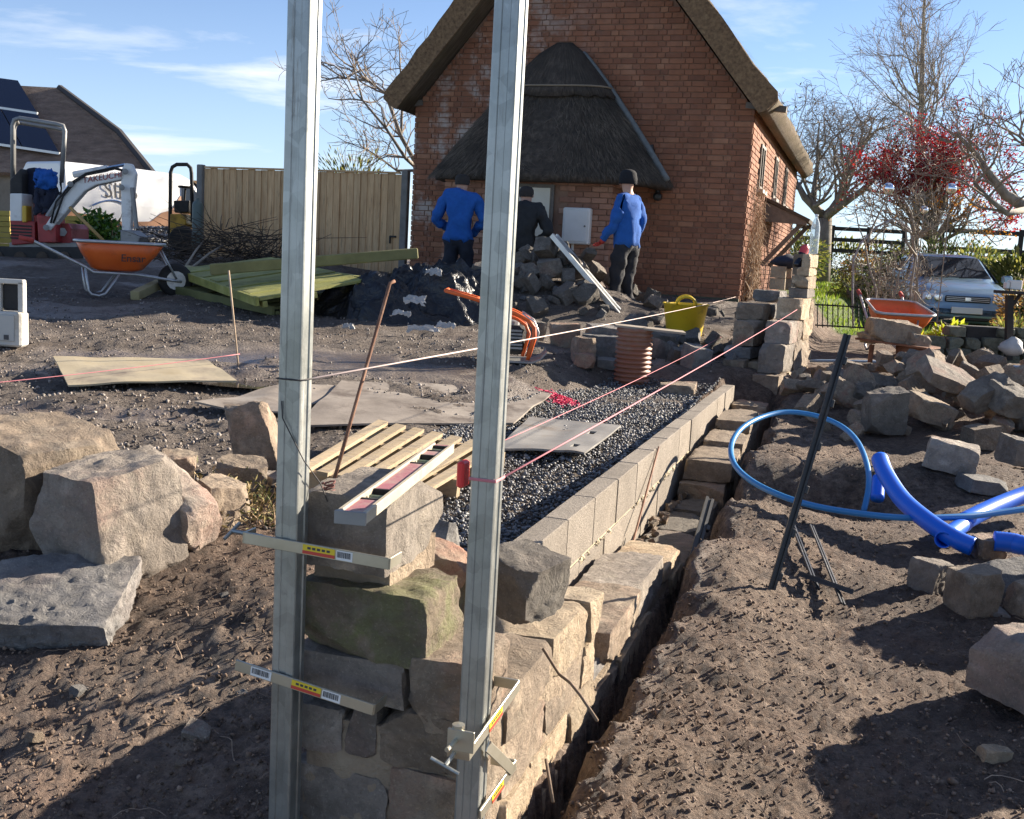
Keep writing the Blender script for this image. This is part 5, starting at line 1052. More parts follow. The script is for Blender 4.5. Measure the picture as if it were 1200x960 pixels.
# ---- loose blocks between pipe and gravel
def block_at(px, py, Y, dims, rot, mat, label, name='stone_block', seed=1, n=9, rough=.045, cut=4, **k):
    p = at(px, py, Y); p.z = max(p.z, gz(p.x, p.y)-.03); me = stone_mesh(name, seed, dims, n, rough, cut, .10, mat); o = link(bpy.data.objects.new(name, me)); o.location = (p.x, p.y, p.z+dims[2]*.5); o.rotation_euler = rot; return tag(o, label, 'stone', **k)
for i, (px, py, Y, d, rot, mt, lb) in enumerate((
    (705, 408, 10.3, (.30, .24, .22), (.1, .05, .3), M_grey, 'pale squared block topmost of the pile left of the brown pipe'),
    (702, 439, 10.1, (.36, .26, .20), (.0, .03, -.2), M_grey, 'wide grey block under the topmost one left of the brown pipe'),
    (660, 430, 10.3, (.26, .2, .24), (.05, -.06, .1), M_sand, 'brown block standing left of the pale blocks by the brown pipe'),
    (620, 432, 10.6, (.22, .2, .20), (.1, .1, .5), M_dark, 'dark stone between the fallen wheelbarrow and the brown block'),
    (681, 452, 9.75, (.17, .2, .23), (.0, .06, .4), M_sand, 'upright buff block nearest the pink string on the gravel'),
    (680, 468, 9.6, (.19, .18, .13), (.0, -.05, .2), M_sand, 'low buff block under the upright one beside the pink string'),
    (718, 458, 9.8, (.30, .2, .09), (.05, .03, -.1), M_grey, 'flat grey slab lying at the foot of the brown pipe'),
    (812, 450, 9.9, (.22, .2, .2), (.2, .1, .6), M_grey, 'grey block near the wall end behind the pale stone on the gravel'),
    (796, 445, 10.1, (.2, .2, .14), (.1, .2, .1), M_dark, 'small dark block behind the gravel bed'),
    (793, 471, 9.1, (.29, .2, .14), (.05, -.04, -.25), M_sand, 'pale flat stone lying alone on the slate gravel near the wall end'),
    (765, 455, 10.4, (.26, .22, .18), (.1, .3, .9), M_dark, 'dark stone right of the brown corrugated pipe'),
    (770, 432, 10.9, (.3, .22, .2), (.2, .1, .4), M_dark, 'dark stone under the yellow bucket'))):
    block_at(px, py, Y, d, rot, mt, lb, seed=400+i)
heap(24, 2.0, 10.9, .62, .75, .05, SD+SM, .08, .2, 'dark stone of the loose rubble right of the brown pipe', 'loose stones beside the brown pipe', seed=31)
# ================================================================== BOARDS, PALLET, STAKES ON THE YARD
M_ply = mottle('muddy_plywood', [(.34, .27, .16), (.46, .39, .26), (.54, .48, .36)], 2.2, .75, 60, .2, .004, rnd=0, dirt=(.17, .125, .09), dsc=2.2, dth=(.46, .66), damt=.85); M_ply2 = mottle('grey_muddy_sheet', [(.16, .132, .106), (.25, .212, .175), (.34, .295, .245)], 3, .8, 50, .3, .006, rnd=0, dirt=(.10, .075, .058), dsc=2.6, dth=(.5, .62), damt=.9); M_sheet = mottle('grey_plastic_sheet', [(.20, .19, .175), (.31, .295, .27)], 4, .55, 50, .2, .004, rnd=0, dirt=(.12, .09, .07), dsc=3, dth=(.52, .66), damt=.8)
def sheet(name, px, lift, mat, label, th=.012, n=24, sag=.02, slots=None):
    q = [G(x, y, l) for (x, y), l in zip(px, lift)]; m = MB(); top = []
    nrm = (q[1]-q[0]).cross(q[3]-q[0]).normalized(); nrm = nrm if nrm.z > 0 else -nrm
    for j in range(n+1):
        for i in range(n+1): a, b = i/n, j/n; p = q[0].lerp(q[1], a).lerp(q[3].lerp(q[2], a), b); p = p+UP*sag*float(fbm(np.array(a*2.5+px[0][0]), np.array(b*2.5), 2, 5)); p.z = max(p.z, float(gd(p.x, p.y))+.006) if lift[0] < .05 else p.z; top.append(p)
    F_ = []
    for j in range(n):
        for i in range(n):
            if slots and any(a0 <= i < a1 and b0 <= j < b1 for a0, a1, b0, b1 in slots): continue
            F_.append((j*(n+1)+i, j*(n+1)+i+1, (j+1)*(n+1)+i+1, (j+1)*(n+1)+i))
    m.add(top, F_); o = m.single(name, mat, label, 'board', smooth=False, fixn=False); sd_ = o.modifiers.new('s', 'SOLIDIFY'); sd_.thickness = th; sd_.offset = -1; return o
sheet('plywood_sheet', ((80, 450), (278, 446), (240, 419), (62, 420)), (.06,)*4, M_ply, 'sandy yellow plywood sheet lying flat in the yard on the left')
sheet('board_sheet', ((228, 473), (335, 483), (420, 452), (335, 450)), (.05, .05, .02, .04), M_ply2, 'grey board behind the left steel post with one edge lifted off the mud')
sheet('board_sheet', ((345, 500), (602, 494), (650, 458), (400, 446)), (.06, .06, .05, .05), M_ply2, 'large muddy grey board behind the pallet between the two steel posts', sag=.02)
sheet('slotted_sheet', ((585, 526), (685, 531), (728, 497), (620, 487)), (.07, .07, .06, .05), M_sheet, 'grey plastic sheet with hand slots lying on the slate gravel', slots=((20, 22, 3, 6), (20, 22, 15, 18)), n=26)
M_pal = mottle('pallet_wood', [(.24, .175, .10), (.44, .34, .21), (.56, .46, .32)], 3, .8, 60, .4, .006, rnd=.18, scale=(2, 8, 8), dirt=(.15, .11, .08), dth=(.46, .66), damt=.8)
pq_ = [G(345, 552, .14), G(505, 582, .12), G(594, 528, .13), G(440, 495, .13)]
pl_ = thing('pallet', (pq_[0]+pq_[2])/2-UP*.12, 'pale wooden pallet lying behind the pier between the two steel posts', 'pallet')
un = (pq_[1]-pq_[0]).cross(pq_[3]-pq_[0]).normalized(); un = un if un.z > 0 else -un
for k in range(7):
    a0, a1 = (k+.14)/7, (k+.70)/7; pp = [pq_[0].lerp(pq_[1], a0), pq_[0].lerp(pq_[1], a1), pq_[3].lerp(pq_[2], a1), pq_[3].lerp(pq_[2], a0)]; m = MB(); m.hexa([p for p in pp]+[p+un*.02 for p in pp]); m.build('slat', M_pal, pl_, fixn=True)
for e in (.05, .35, .65, .95): m = MB(); m.beam(pq_[0].lerp(pq_[3], e)-un*.05, pq_[1].lerp(pq_[2], e)-un*.05, .05, .095, un); m.build('bearer', M_pal, pl_)
M_rust = mottle('rusty_bar', [(.10, .045, .025), (.22, .10, .055), (.32, .19, .12)], 20, .8, 90, .5, .004, rnd=0, scale=(1, 1, .3))
for a, b, yy_, lb in (((268, 317), (282, 438), 7.3, 'thin rusty stake standing by the plywood sheet, string tied to it'),):
    p1 = G(*b, -.05); m = MB(); m.tube([p1-UP*.1, at(*a, p1.y+.1)], [.008, .008], 6); m.single('steel_stake', mottle('pale_stake', [(.32, .22, .14), (.45, .35, .25)], 20), lb, 'stake', smooth=True)
p1 = onu(388, 575, 2.45); p2 = onu(457, 332, 2.9); p3 = p2+Vector((.012, 0, .004)); m = MB(); m.tube([p1, p1.lerp(p2, .5), p2, p2+(p2-p1).normalized()*.012+Vector((.012, 0, -.002))], [.0055, .0055, .0055, .005], 8); m.single('steel_stake', M_rust, 'rusty steel line pin leaning from the pier beside the left post', 'stake', smooth=True)
# white site radio at the left edge
M_rad = mottle('dirty_white_plastic', [(.50, .48, .43), (.62, .60, .55)], 5, .5, rnd=0, dirt=(.3, .25, .18), damt=.6)
rb_ = G(8, 409); sr = thing('site_light', rb_, 'dirty white work lamp with a frame handle standing alone in the yard', 'work lamp'); U = lambda x, y, o=0: at(x, y, rb_.y)+Vector((-.4, 1, 0)).normalized()*o
m = MB(); c = U(8, 386); w2 = (U(25, 386)-U(-8, 386)).length/2; h2 = (U(8, 366)-U(8, 407)).length/2; m.cbox(c+Vector((0, .07, 0)), w2, .07, h2, None, .015); m.build('case', M_rad, sr)
m = MB(); m.cbox(c+Vector((-.0, -.004, .01)), w2*.55, .006, h2*.75, None, .004); m.build('lens', plain('grey_lens', (.42, .42, .40), .3), sr)
m = MB(); m.box(c+Vector((.0, -.012, -h2*.45)), w2*.16, .004, h2*.14); m.build('sticker', M_ink, sr)
for s in (-1, 1): m = MB(); m.cbox(c+Vector((s*(w2-.02), .07, h2+.11)), .022, .03, .115, None, .006); m.build('side_frame', M_rad, sr)
m = MB(); m.cbox(c+Vector((0, .07, h2+.225)), w2, .03, .018, None, .006); m.build('handle', M_rad, sr)
m = MB(); m.cbox(c+Vector((0, .09, h2+.11)), w2-.045, .02, .10, None, .01); m.build('battery', M_blk, sr)
# ================================================================== NEAR STONE WALL (pier and low wall)
M_cream = stone_mat('cream_walling', (.29, .21, .135), (.43, .33, .22), (.52, .43, .30), red=(.38, .20, .11), redamt=.5, bst=.9, bsc=12, lich=.3, gain=1.5, smear=.6)
M_moss = stone_mat('mossy_stone', (.15, .115, .075), (.24, .19, .13), (.34, .28, .20), red=(.2, .12, .08), redamt=.4, bst=.8, lich=.85, lcol=(.15, .17, .055), lsc=5, lth=.46, smear=.3)
M_core = mottle('wall_mortar', [(.17, .125, .085), (.28, .215, .15), (.38, .305, .215)], 5, .95, 30, .8, .03, rnd=0)
SROT = (0, 0, -A)
def wst(u0, u1, v0, v1, z0, z1, mat, seed, par, rough=.05, n=10, jit=.05, cut=2, name='stone', chip=.03, **k):
    me = stone_mesh(name, seed, (v1-v0, u1-u0, z1-z0), n, rough, cut, jit, mat, 0, chip); o = bpy.data.objects.new(name, me); link(o, par); c = UV((u0+u1)/2, (v0+v1)/2, (z0+z1)/2)
    o.location = c-(wloc(par) if par else Vector((0, 0, 0))); o.rotation_euler = SROT
    return o
UF = 2.13; fr = lambda px, py, u=UF: (pv(onu(px, py, u)), onu(px, py, u).z)
swl = thing('stone_wall', UV(2.3, -.95, 0), 'half built rubble stone wall end between two steel posts, stepping down along the trench', 'wall')
VO, VI = -.735, -1.16
def front(x0, x1, y0, y1, dep, mat, seed, u=UF, **k):
    ym = (y0+y1)/2; xm = (x0+x1)/2; return wst(u, u+dep, fr(x0, ym, u)[0], fr(x1, ym, u)[0], fr(xm, y1, u)[1], fr(xm, y0, u)[1], mat, seed, swl, **k)
vA = fr(450, 600)[0]; uA = pu(onv(516, 600, vA)); zA = fr(400, 580)[1]
front(349, 452, 580, 668, uA-UF, M_red, 501, n=14, rough=.045, jit=.04, cut=4)
vB = fr(502, 730)[0]; uB = pu(onv(542, 720, vB)); zB_ = fr(420, 690)[1]
front(346, 502, 690, 774, uB-UF, M_moss, 502, n=14, rough=.06, jit=.05)
m = MB(); m.box(UV((UF+.03+uA)/2, (fr(356, 680)[0]+fr(446, 680)[0])/2, (fr(400, 692)[1]+fr(400, 660)[1])/2), (fr(446, 680)[0]-fr(356, 680)[0])/2, (uA-UF-.03)/2-.02, (fr(400, 660)[1]-fr(400, 692)[1])/2+.01, (N, D, UP)); 
zt = .44
zrow = fr(430, 768)[1]
for i, (x0, x1, y0, y1, mt) in enumerate(((343, 470, 770, 822, M_red), (476, 558, 774, 858, M_sand), (343, 400, 828, 882, M_red), (405, 440, 832, 890, M_dark), (444, 545, 838, 906, M_sand), (341, 452, 905, 975, M_red), (454, 548, 908, 985, M_sand), (338, 430, 978, 1060, M_dark), (432, 540, 985, 1070, M_sand))):
    front(x0, x1, y0, y1, .24, mt, 510+i, n=11, rough=.06, jit=.07, cut=3)
rw = random.Random(8)
def course(u0, u1, z0, z1, lmin, lmax, mat, seed, par, vout=None, dep=.22, rough=.06, n=9):
    u = u0; k = 0; vout = VO if vout is None else vout
    while u < u1-.06:
        L = min(rw.uniform(lmin, lmax), u1-u); L = u1-u if u1-u-L < .1 else L; e = rw.uniform(-.012, .012)
        wst(u+.004, u+L-.004, vout-dep+e, vout+e, z0+rw.uniform(-.004, .004), z1+rw.uniform(-.012, .012), mat if not isinstance(mat, list) else rw.choice(mat), seed+k, par, rough, n, .06, 3); u += L; k += 1
CM = [M_cream, M_cream, M_cream, M_sand]
for i, (z0, z1, a, b) in enumerate(((-.16, .03, .22, .45), (.035, .15, .15, .4), (.155, .30, .22, .5), (.305, .445, .25, .55))): course(UF+.255, 3.34, z0, z1, a, b, CM, 540+i*12, swl)
for i, (u0, u1, v0, v1) in enumerate(((2.42, 2.85, -1.17, -.97), (2.86, 3.36, -1.15, -.97))): wst(u0, u1, v0, v1, .2, .43+.02*i, M_grey, 590+i, swl, .06, 10)
# lower stretch in front of the block wall
for i, (z0, z1, a, b) in enumerate(((-.16, -.02, .25, .5), (-.015, .085, .2, .45))): course(3.345, 5.1, z0, z1, a, b, CM, 600+i*12, swl, dep=.20)
wst(3.36, 3.84, -1.005, VO-.02, .09, .15, M_grey, 620, swl, .06, 12, .05); wst(3.50, 4.05, -.985, VO+.005, .10, .245, M_sand, 621, swl, .06, 14, .05); wst(4.06, 4.62, -.99, VO-.01, .09, .235, M_red, 622, swl, .05, 12, .05); wst(4.63, 5.1, -1.0, VO, .085, .16, M_cream, 623, swl, .06, 10)
m.build('mortar_bed', M_core, swl)
for i, (u0, u1, v0, v1, z0, z1) in enumerate(((2.138, 3.37, -1.15, -.750, -.16, .425), (3.38, 5.06, -.99, -.742, -.16, .09))): me = stone_mesh('mortar_core', 590+i, (v1-v0, u1-u0, z1-z0), 24, .035, 0, 0, M_core, 0, .0, False); o = link(bpy.data.objects.new('mortar_core', me), swl); o.location = UV((u0+u1)/2, (v0+v1)/2, (z0+z1)/2)-swl.location; o.rotation_euler = SROT
# rubble filling and footing slabs along the trench
for i, (u0, u1, v0, v1, z1) in enumerate(((5.14, 5.7, -1.01, -.72, .085), (5.72, 6.2, -1.0, -.75, .08), (6.22, 6.55, -1.01, -.74, .09))): wst(u0, u1, v0, v1, -.05, z1, M_dark, 640+i, swl, .05, 9)
for i, (u0, u1, v0, v1, z0, z1) in enumerate(((6.58, 7.1, -1.0, -.72, .0, .17), (6.7, 7.3, -.99, -.70, .175, .31), (7.12, 7.7, -1.0, -.71, .0, .17), (7.32, 7.9, -.98, -.70, .18, .34), (7.9, 8.6, -1.0, -.71, .05, .30), (8.0, 8.7, -.98, -.72, .305, .40), (8.62, 9.3, -1.0, -.72, .05, .33), (9.3, 9.75, -1.02, -.72, .05, .36))): wst(u0, u1, v0, v1, z0, z1, M_sand, 650+i, swl, .06, 10)
for i in range(26):
    u, v = rw.uniform(4.9, 6.6), rw.uniform(-1.0, -.93); s = rw.uniform(.02, .06); tag(put_stone(rw.choice(SS), UV(u, v, .085+s*.3), s, (rw.random()*3, rw.random()*3, rw.random()*6), 'loose_stone'), 'small buff stone chip lying along the foot of the block wall', 'stone', 'stone chips along the block wall')
# loose stones on the wall top
for i, (px, py, u, d, rot, mt, lb) in enumerate(((609, 712, 2.66, (.185, .17, .155), (.05, .08, -.75), M_dark, 'dark grey angular stone perched on the wall top behind the right steel post'), (517, 682, 2.62, (.11, .12, .10), (.2, .3, .3), M_sand, 'small brown stone wedged beside the pier top, left of the right post'), (546, 712, 2.75, (.10, .12, .12), (.3, .1, .8), M_moss, 'small mossy stone behind the right steel post'), (508, 648, 3.0, (.13, .14, .11), (.1, .4, 1.2), M_grey, 'broken flat stone lying behind the pier top block'))):
    p = onu(px, py, u); me = stone_mesh('loose_stone', 660+i, d, 12, .05, 5, .14, mt); o = link(bpy.data.objects.new('loose_stone', me)); o.location = (p.x, p.y, max(p.z, .44)+d[2]*.45); o.rotation_euler = rot; tag(o, lb, 'stone')
# ================================================================== BLOCK WALL
M_block = NT('concrete_block'); co = M_block.obj(); b_ = M_block; cc = b_.ramp(b_.noise(co, 4, 8, .65), [(.3, (.21, .178, .142)), (.7, (.32, .275, .225))]); sp = b_.noise(co, 95, 4, .8)
cc = b_.mix(b_.m('MULTIPLY', b_.ramp(sp, [(.34, (1, 1, 1)), (.46, (0, 0, 0))]), .7), cc, (.10, .082, .065, 1)); cc = b_.mix(b_.m('MULTIPLY', b_.ramp(sp, [(.56, (0, 0, 0)), (.66, (1, 1, 1))]), .5), cc, (.50, .44, .36, 1)); cc = b_.hsv(cc, v=b_.m('ADD', b_.m('MULTIPLY', b_.rand, .28), .86))
M_block = b_.fin(cc, .93, 0, b_.bump(b_.m('ADD', sp, b_.m('MULTIPLY', b_.noise(co, 240, 3, .6), .5)), .75, .012))
M_jmort = mottle('pale_joint', [(.42, .34, .22), (.54, .46, .32)], 9, .95, 60, .6, .01, rnd=0)
bwl = thing('block_wall', UV(6.6, -1.08, .06), 'low wall of grey concrete blocks two courses high along the trench', 'wall')
bsh = {}
for c in range(2):
    u = 3.56+(0 if c else -.225); z = .28 if c else .055
    while u < 9.55:
        a, b = max(u, 3.56 if c else 3.75), min(u+.44, 9.6); L = round(b-a, 3)
        if L > .06:
            if L not in bsh:
                m = MB(); m.cbox((0, 0, 0), .05, L/2, .1075, None, .004); o = m.build('block', M_block, bwl, world=False); bsh[L] = o.data
            else: o = link(bpy.data.objects.new('block', bsh[L]), bwl)
            o.location = UV((a+b)/2, -1.08+rw.uniform(-.004, .004), z+.1075)-bwl.location; o.rotation_euler = (rw.uniform(-.004, .004), rw.uniform(-.006, .006), -A)
        u += .45
m = MB(); m.box(UV(6.67, -1.08, .268), .0435, 2.9, .208, (N, D, UP)); m.build('mortar_joint', M_jmort, bwl)
m = MB()
for i in range(60): u = rw.uniform(3.9, 9.5); p = UV(u, -1.03, .272+rw.uniform(-.012, .004)); m.lathe(p, [(.0, -.004), (rw.uniform(.008, .02), 0), (0, rw.uniform(.006, .012))], 6, N)
m.build('mortar_snot', M_jmort, bwl)
# ================================================================== FAR WALL (two leaves, racked back)
D_, N_, A_0, VO_0, SR_0 = D, N, A, VO, SROT; pf = UV(9.6, -.735, 0); A = A+.13; D = Vector((math.sin(A), math.cos(A), 0)); N = Vector((math.cos(A), -math.sin(A), 0)); VO = pv(pf); SROT = (0, 0, -A)   # this stretch turns a little to the right
fw = thing('stone_wall', UV(12, -.95, .4), 'unfinished double leaf stone wall racked back in steps below the plastic bottle', 'wall')
rowsR = ((880, 911, 441, 472), (888, 919, 405, 440), (896, 925, 378, 404), (911, 940, 350, 377), (924, 951, 339, 349), (928, 953, 324, 338), (933, 955, 314, 323), (940, 957, 298, 313))
UE = pu(onv(957, 330, VO)); core = MB(); prevz = .15; zs = []
for i, (x0, x1, y0, y1) in enumerate(rowsR):
    ym = (y0+y1)/2; u0 = min(pu(onv(x1, ym, VO)), UE-.45); z1 = onu(x1, y0, u0).z; z0 = prevz; v0 = pv(onu(x0, ym, u0)); prevz = z1+.004
    wst(u0, u0+.42, v0, VO, z0, z1, rw.choice([M_sand, M_red, M_cream]), 700+i, fw, .06, 9)
    course(u0+.425, UE, z0, z1, .25, .6, [M_cream, M_cream, M_sand], 720+i*20, fw, dep=.2, n=6, rough=.08); core.box(UV((u0+.3+UE)/2, VO-.125, (z0+z1)/2), .10, (UE-u0-.3)/2, (z1-z0)/2, (N, D, UP)); zs.append((u0, z1))
rowsL = ((857, 880, 448, 482), (846, 871, 423, 446), (848, 879, 408, 421), (860, 884, 377, 392), (862, 893, 357, 375), (882, 913, 341, 351), (905, 927, 327, 340), (907, 928, 313, 326))
prevz = .1
for i, (x0, x1, y0, y1) in enumerate(rowsL):
    ym = (y0+y1)/2; u0 = min(pu(onv(x1, ym, VO-.36)), UE+.6); z1 = onu(x1, y0, u0).z; z0 = prevz; v0 = pv(onu(x0, ym, u0)); prevz = z1+.004
    wst(u0, u0+.38, v0, VO-.36, z0, z1, rw.choice([M_sand, M_grey]), 900+i, fw, .06, 8); course(u0+.385, UE, z0, z1, .3, .6, [M_sand, M_grey], 920+i*20, fw, vout=VO-.36, dep=.26, n=4) if u0+.4 < UE else None
    core.box(UV((u0+.3+UE)/2, VO-.48, (z0+z1)/2), .08, max(.02, (UE-u0-.3)/2), (z1-z0)/2, (N, D, UP))
core.box(UV(11.3, VO-.28, .35), .08, 1.2, .3, (N, D, UP)); core.build('mortar_core', M_core, fw)
# plastic bottle, dark bottle, cloth bundle on the wall
pt_ = NT('clear_plastic'); pt_.fin((.8, .85, .88, 1), .08, 0, None); tr_ = pt_.n('ShaderNodeBsdfTransparent', _Color=(.93, .95, .96, 1)); lw_ = pt_.n('ShaderNodeLayerWeight', _Blend=.35); mx_ = pt_.n('ShaderNodeMixShader'); pt_.l(pt_.m('ADD', pt_.m('MULTIPLY', lw_.outputs[1], .55), .12, True), mx_.inputs[0]); pt_.l(tr_.outputs[0], mx_.inputs[1]); pt_.l(pt_.b.outputs[0], mx_.inputs[2]); pt_.l(mx_.outputs[0], pt_.out.inputs[0]); M_pet = pt_.mat
ub, zbt = zs[-1][0]+.2, zs[-1][1]; bp = onu(953, 297, ub); bp.z = zbt+.004
bt = thing('plastic_bottle', bp, 'clear empty plastic bottle standing on top of the far stone wall', 'bottle'); m = MB()
m.lathe(bp, [(.0, .004), (.038, 0), (.045, .012), (.045, .09), (.042, .10), (.045, .11), (.045, .20), (.042, .21), (.045, .22), (.044, .26), (.034, .31), (.018, .345), (.014, .36), (.014, .37)], 20, UP, False); s_ = m.build('bottle_body', M_pet, bt, smooth=True); sf = s_.modifiers.new('s', 'SOLIDIFY'); sf.thickness = .0015
m = MB(); m.lathe(bp+UP*.37, [(.016, 0), (.017, .002), (.017, .018), (.0, .02)], 14); m.build('cap', plain('white_cap', (.7, .72, .74), .4), bt)
bp2 = onu(934, 313, zs[-2][0]+.3); m = MB(); b2_ = thing('cola_bottle', bp2, 'dark drinks bottle with a red label lying against the wall below the clear bottle', 'bottle')
dd = Vector((.35, .3, .8)).normalized(); m.lathe(bp2, [(.0, .0), (.04, .0), (.045, .02), (.045, .16), (.03, .21), (.014, .25), (.014, .27)], 16, dd); m.build('bottle_body', NT('dark_cola').fin((.012, .012, .02, 1), .1, 0, None), b2_, smooth=True); m = MB(); m.lathe(bp2+dd*.15, [(.0465, .0), (.0465, .07), (.032, .10)], 16, dd, False); m.build('label_band', plain('red_print', (.5, .05, .06), .5), b2_)
p = onu(922, 313, 11.8); c = MB(); rg = []
for k in range(9): t_ = k/8; rg.append([p+N*((.16*math.sin(math.pi*min(1, t_*1.02+.02))+.01)*math.cos(a*.628)*(1+.2*math.sin(a*2.3+k)))+D*(.14*math.sin(math.pi*t_)+.01)*math.sin(a*.628)+UP*(.16*t_-.02) for a in range(10)])
c.loft(rg).single('coat_bundle', M_navy, 'dark navy coat bundled on the far wall beside the bottles', 'coat', smooth=True)
D, N, A, VO, SROT = D_, N_, A_0, VO_0, SR_0
# ================================================================== STEEL POSTS
g_ = NT('galvanised_steel'); co = g_.obj(); vo = g_.vor(co, 26, 'F1', 1); vv_ = g_.n('ShaderNodeSeparateColor'); g_.l(vo, vv_.inputs[0]); n_ = g_.noise(co, 5, 8, .7)
cc = g_.ramp(g_.m('ADD', g_.m('MULTIPLY', vv_.outputs[0], .16), g_.m('MULTIPLY', n_, .84)), [(.32, (.24, .25, .235)), (.62, (.40, .41, .39))]); sc_ = g_.obj((7, 7, .5)); st_ = g_.ramp(g_.noise(sc_, 9, 8, .75), [(.56, (0, 0, 0)), (.68, (1, 1, 1))])
cc = g_.mix(g_.m('MULTIPLY', st_, .55), cc, (.30, .27, .22, 1)); dk = g_.ramp(g_.noise(co, 14, 6, .7), [(.62, (0, 0, 0)), (.7, (1, 1, 1))]); cc = g_.mix(g_.m('MULTIPLY', dk, .6), cc, (.2, .2, .2, 1))
M_gal = g_.fin(cc, g_.m('ADD', g_.m('MULTIPLY', n_, .25), g_.m('ADD', .26, g_.m('MULTIPLY', st_, .3))), .72, g_.bump(n_, .12, .004))
W5 = .055
def post(px_left, label, name='steel_post', z0=.0, z1=2.45, u=2.05):
    v0 = pv(onu(px_left, 600, u)); t_ = thing(name, UV(u+W5/2, v0+W5/2, z0), label, 'post'); c = .005; g = .0028
    # square hollow profile with rolled corners and a shallow pressed groove in each face
    prof = []
    for q in range(4):
        a = q*math.pi/2; ca, sa = round(math.cos(a)), round(math.sin(a)); h = W5/2
        for x, y in ((-h+c, -h), (-.010, -h), (-.008, -h+g), (.008, -h+g), (.010, -h), (h-c, -h), (h-c*.3, -h+c*.3)): prof.append((x*ca-y*sa, x*sa+y*ca))
    m = MB(); ctr = lambda x, y, z: UV(u+W5/2+y, v0+W5/2+x, z); inner = [(x*.90, y*.90) for x, y in prof]
    m.loft([[ctr(x, y, z0) for x, y in prof], [ctr(x, y, z1) for x, y in prof], [ctr(x, y, z1) for x, y in inner], [ctr(x, y, z1-.3) for x, y in inner]], cap=False); o = m.build('tube', M_gal, t_, fixn=True); return t_, u, v0
pL, uL, vLp = post(322, 'galvanised steel box post clamped at the left edge of the stone pier'); pR, uR, vRp = post(549, 'galvanised steel box post standing at the right corner of the stone pier')
M_zinc = mottle('zinc_bar', [(.42, .39, .30), (.56, .53, .44)], 9, .38, 60, .1, .002, metal=.75, rnd=0); M_yel = plain('yellow_sticker', (.75, .55, .03), .5); M_rdp = plain('red_sticker', (.55, .06, .04), .5); M_wht = plain('white_sticker', (.75, .75, .73), .5)
def clamp(a, b, nrm, label, stick, screw=None, hook=None, h=.026):
    """flat bar from a to b; nrm faces the viewer"""
    t_ = thing('profile_clamp', (a+b)/2-UP*.01, label, 'clamp'); d = (b-a).normalized(); up = nrm.cross(d).normalized(); up = up if up.z > 0 else -up; L = (b-a).length
    m = MB(); m.cbox((a+b)/2, L/2, .0025, h/2, (d, nrm, up), .001); m.build('bar', M_zinc, t_)
    for s0, s1, kind in stick:
        c = a+d*(L*(s0+s1)/2)+nrm*.0032; w2 = L*(s1-s0)/2
        m = MB(); m.box(c, w2, .0004, h*.40, (d, nrm, up))
        if kind == 'y':
            s = m.build('sticker', M_yel, t_); m = MB(); m.box(c+nrm*.0006-up*h*.24, w2, .0004, h*.14, (d, nrm, up)); m.build('red_band', M_rdp, s); m = MB()
            for k in range(5): m.box(c+nrm*.0006+up*h*.14+d*(w2*(-.6+.3*k)), w2*.10, .0004, h*.10, (d, nrm, up))
            m.build('print_mark', M_ink, s)
        else:
            s = m.build('sticker', M_wht, t_); m = MB(); r = random.Random(int(s0*100)); x = -w2*.85
            while x < w2*.8: ww = r.choice((.0006, .001, .0015)); m.box(c+nrm*.0006+d*x+up*h*.06, ww/2, .0004, h*.25, (d, nrm, up)); x += ww+r.choice((.0008, .0013))
            m.build('barcode', M_ink, s)
    if hook: m = MB(); m.cbox(b-nrm*.03, .0025, .03, h/2, (d, nrm, up), .001); m.build('hook', M_zinc, t_)
    if screw:
        m = MB(); m.cbox(a-nrm*.022, .0025, .025, h/2, (d, nrm, up), .001); m.build('jaw', M_zinc, t_)
        m = MB(); s0 = a-nrm*.03-d*.05; m.tube([s0, a-nrm*.03+d*.03], .005, 8); m.tube([s0-nrm*.03+up*.012, s0+nrm*.03-up*.012], .004, 8); m.build('screw', M_gal, t_)
    return t_
fc = -D; uc = uL-.006
clamp(onu(286, 630, uc), onu(456, 661, uc), fc, 'upper clamp bar across the left post and the topmost pier stone, with a yellow sticker', ((.42, .64, 'y'), (.65, .76, 'w')), True, True)
clamp(onu(276, 779, uc), onu(438, 832, uc), fc, 'lower clamp bar across the left post, with two barcode stickers', ((.12, .27, 'w'), (.42, .63, 'y'), (.64, .77, 'w')), False, True)
vr_ = vRp+W5+.006
clamp(onv(549, 885, vr_), onv(608, 803, vr_+.012), N, 'upper clamp bar along the wall face from the right post, with screw handle', ((.36, .62, 'y'),), True, True)
clamp(onv(562, 956, vr_), onv(604, 896, vr_+.02), N, 'lower clamp bar running back along the wall face at the foot of the right post', ((.3, .62, 'y'),), False, True)
m = MB(); a = onv(571, 874, vr_+.01); b = onv(600, 902, vr_+.02); m.beam(a, b, .004, .026, UP, .001); m.single('angle_bracket', M_zinc, 'short zinc strap linking the two clamps on the right post', 'bracket')
m = MB(); c = onv(540, 868, vr_); m.cbox(c, .028, .003, .022, (N, D, UP), .001); q = c-N*.01; m.tube([q-D*.05-UP*.0, q+D*.03], .005, 8); m.lathe(q+D*.01+UP*.02, [(.0, .0), (.013, .0), (.013, .008), (0, .01)], 10); m.single('clamp_plate', M_zinc, 'bent zinc plate and thumbscrew gripping the right post', 'clamp part')
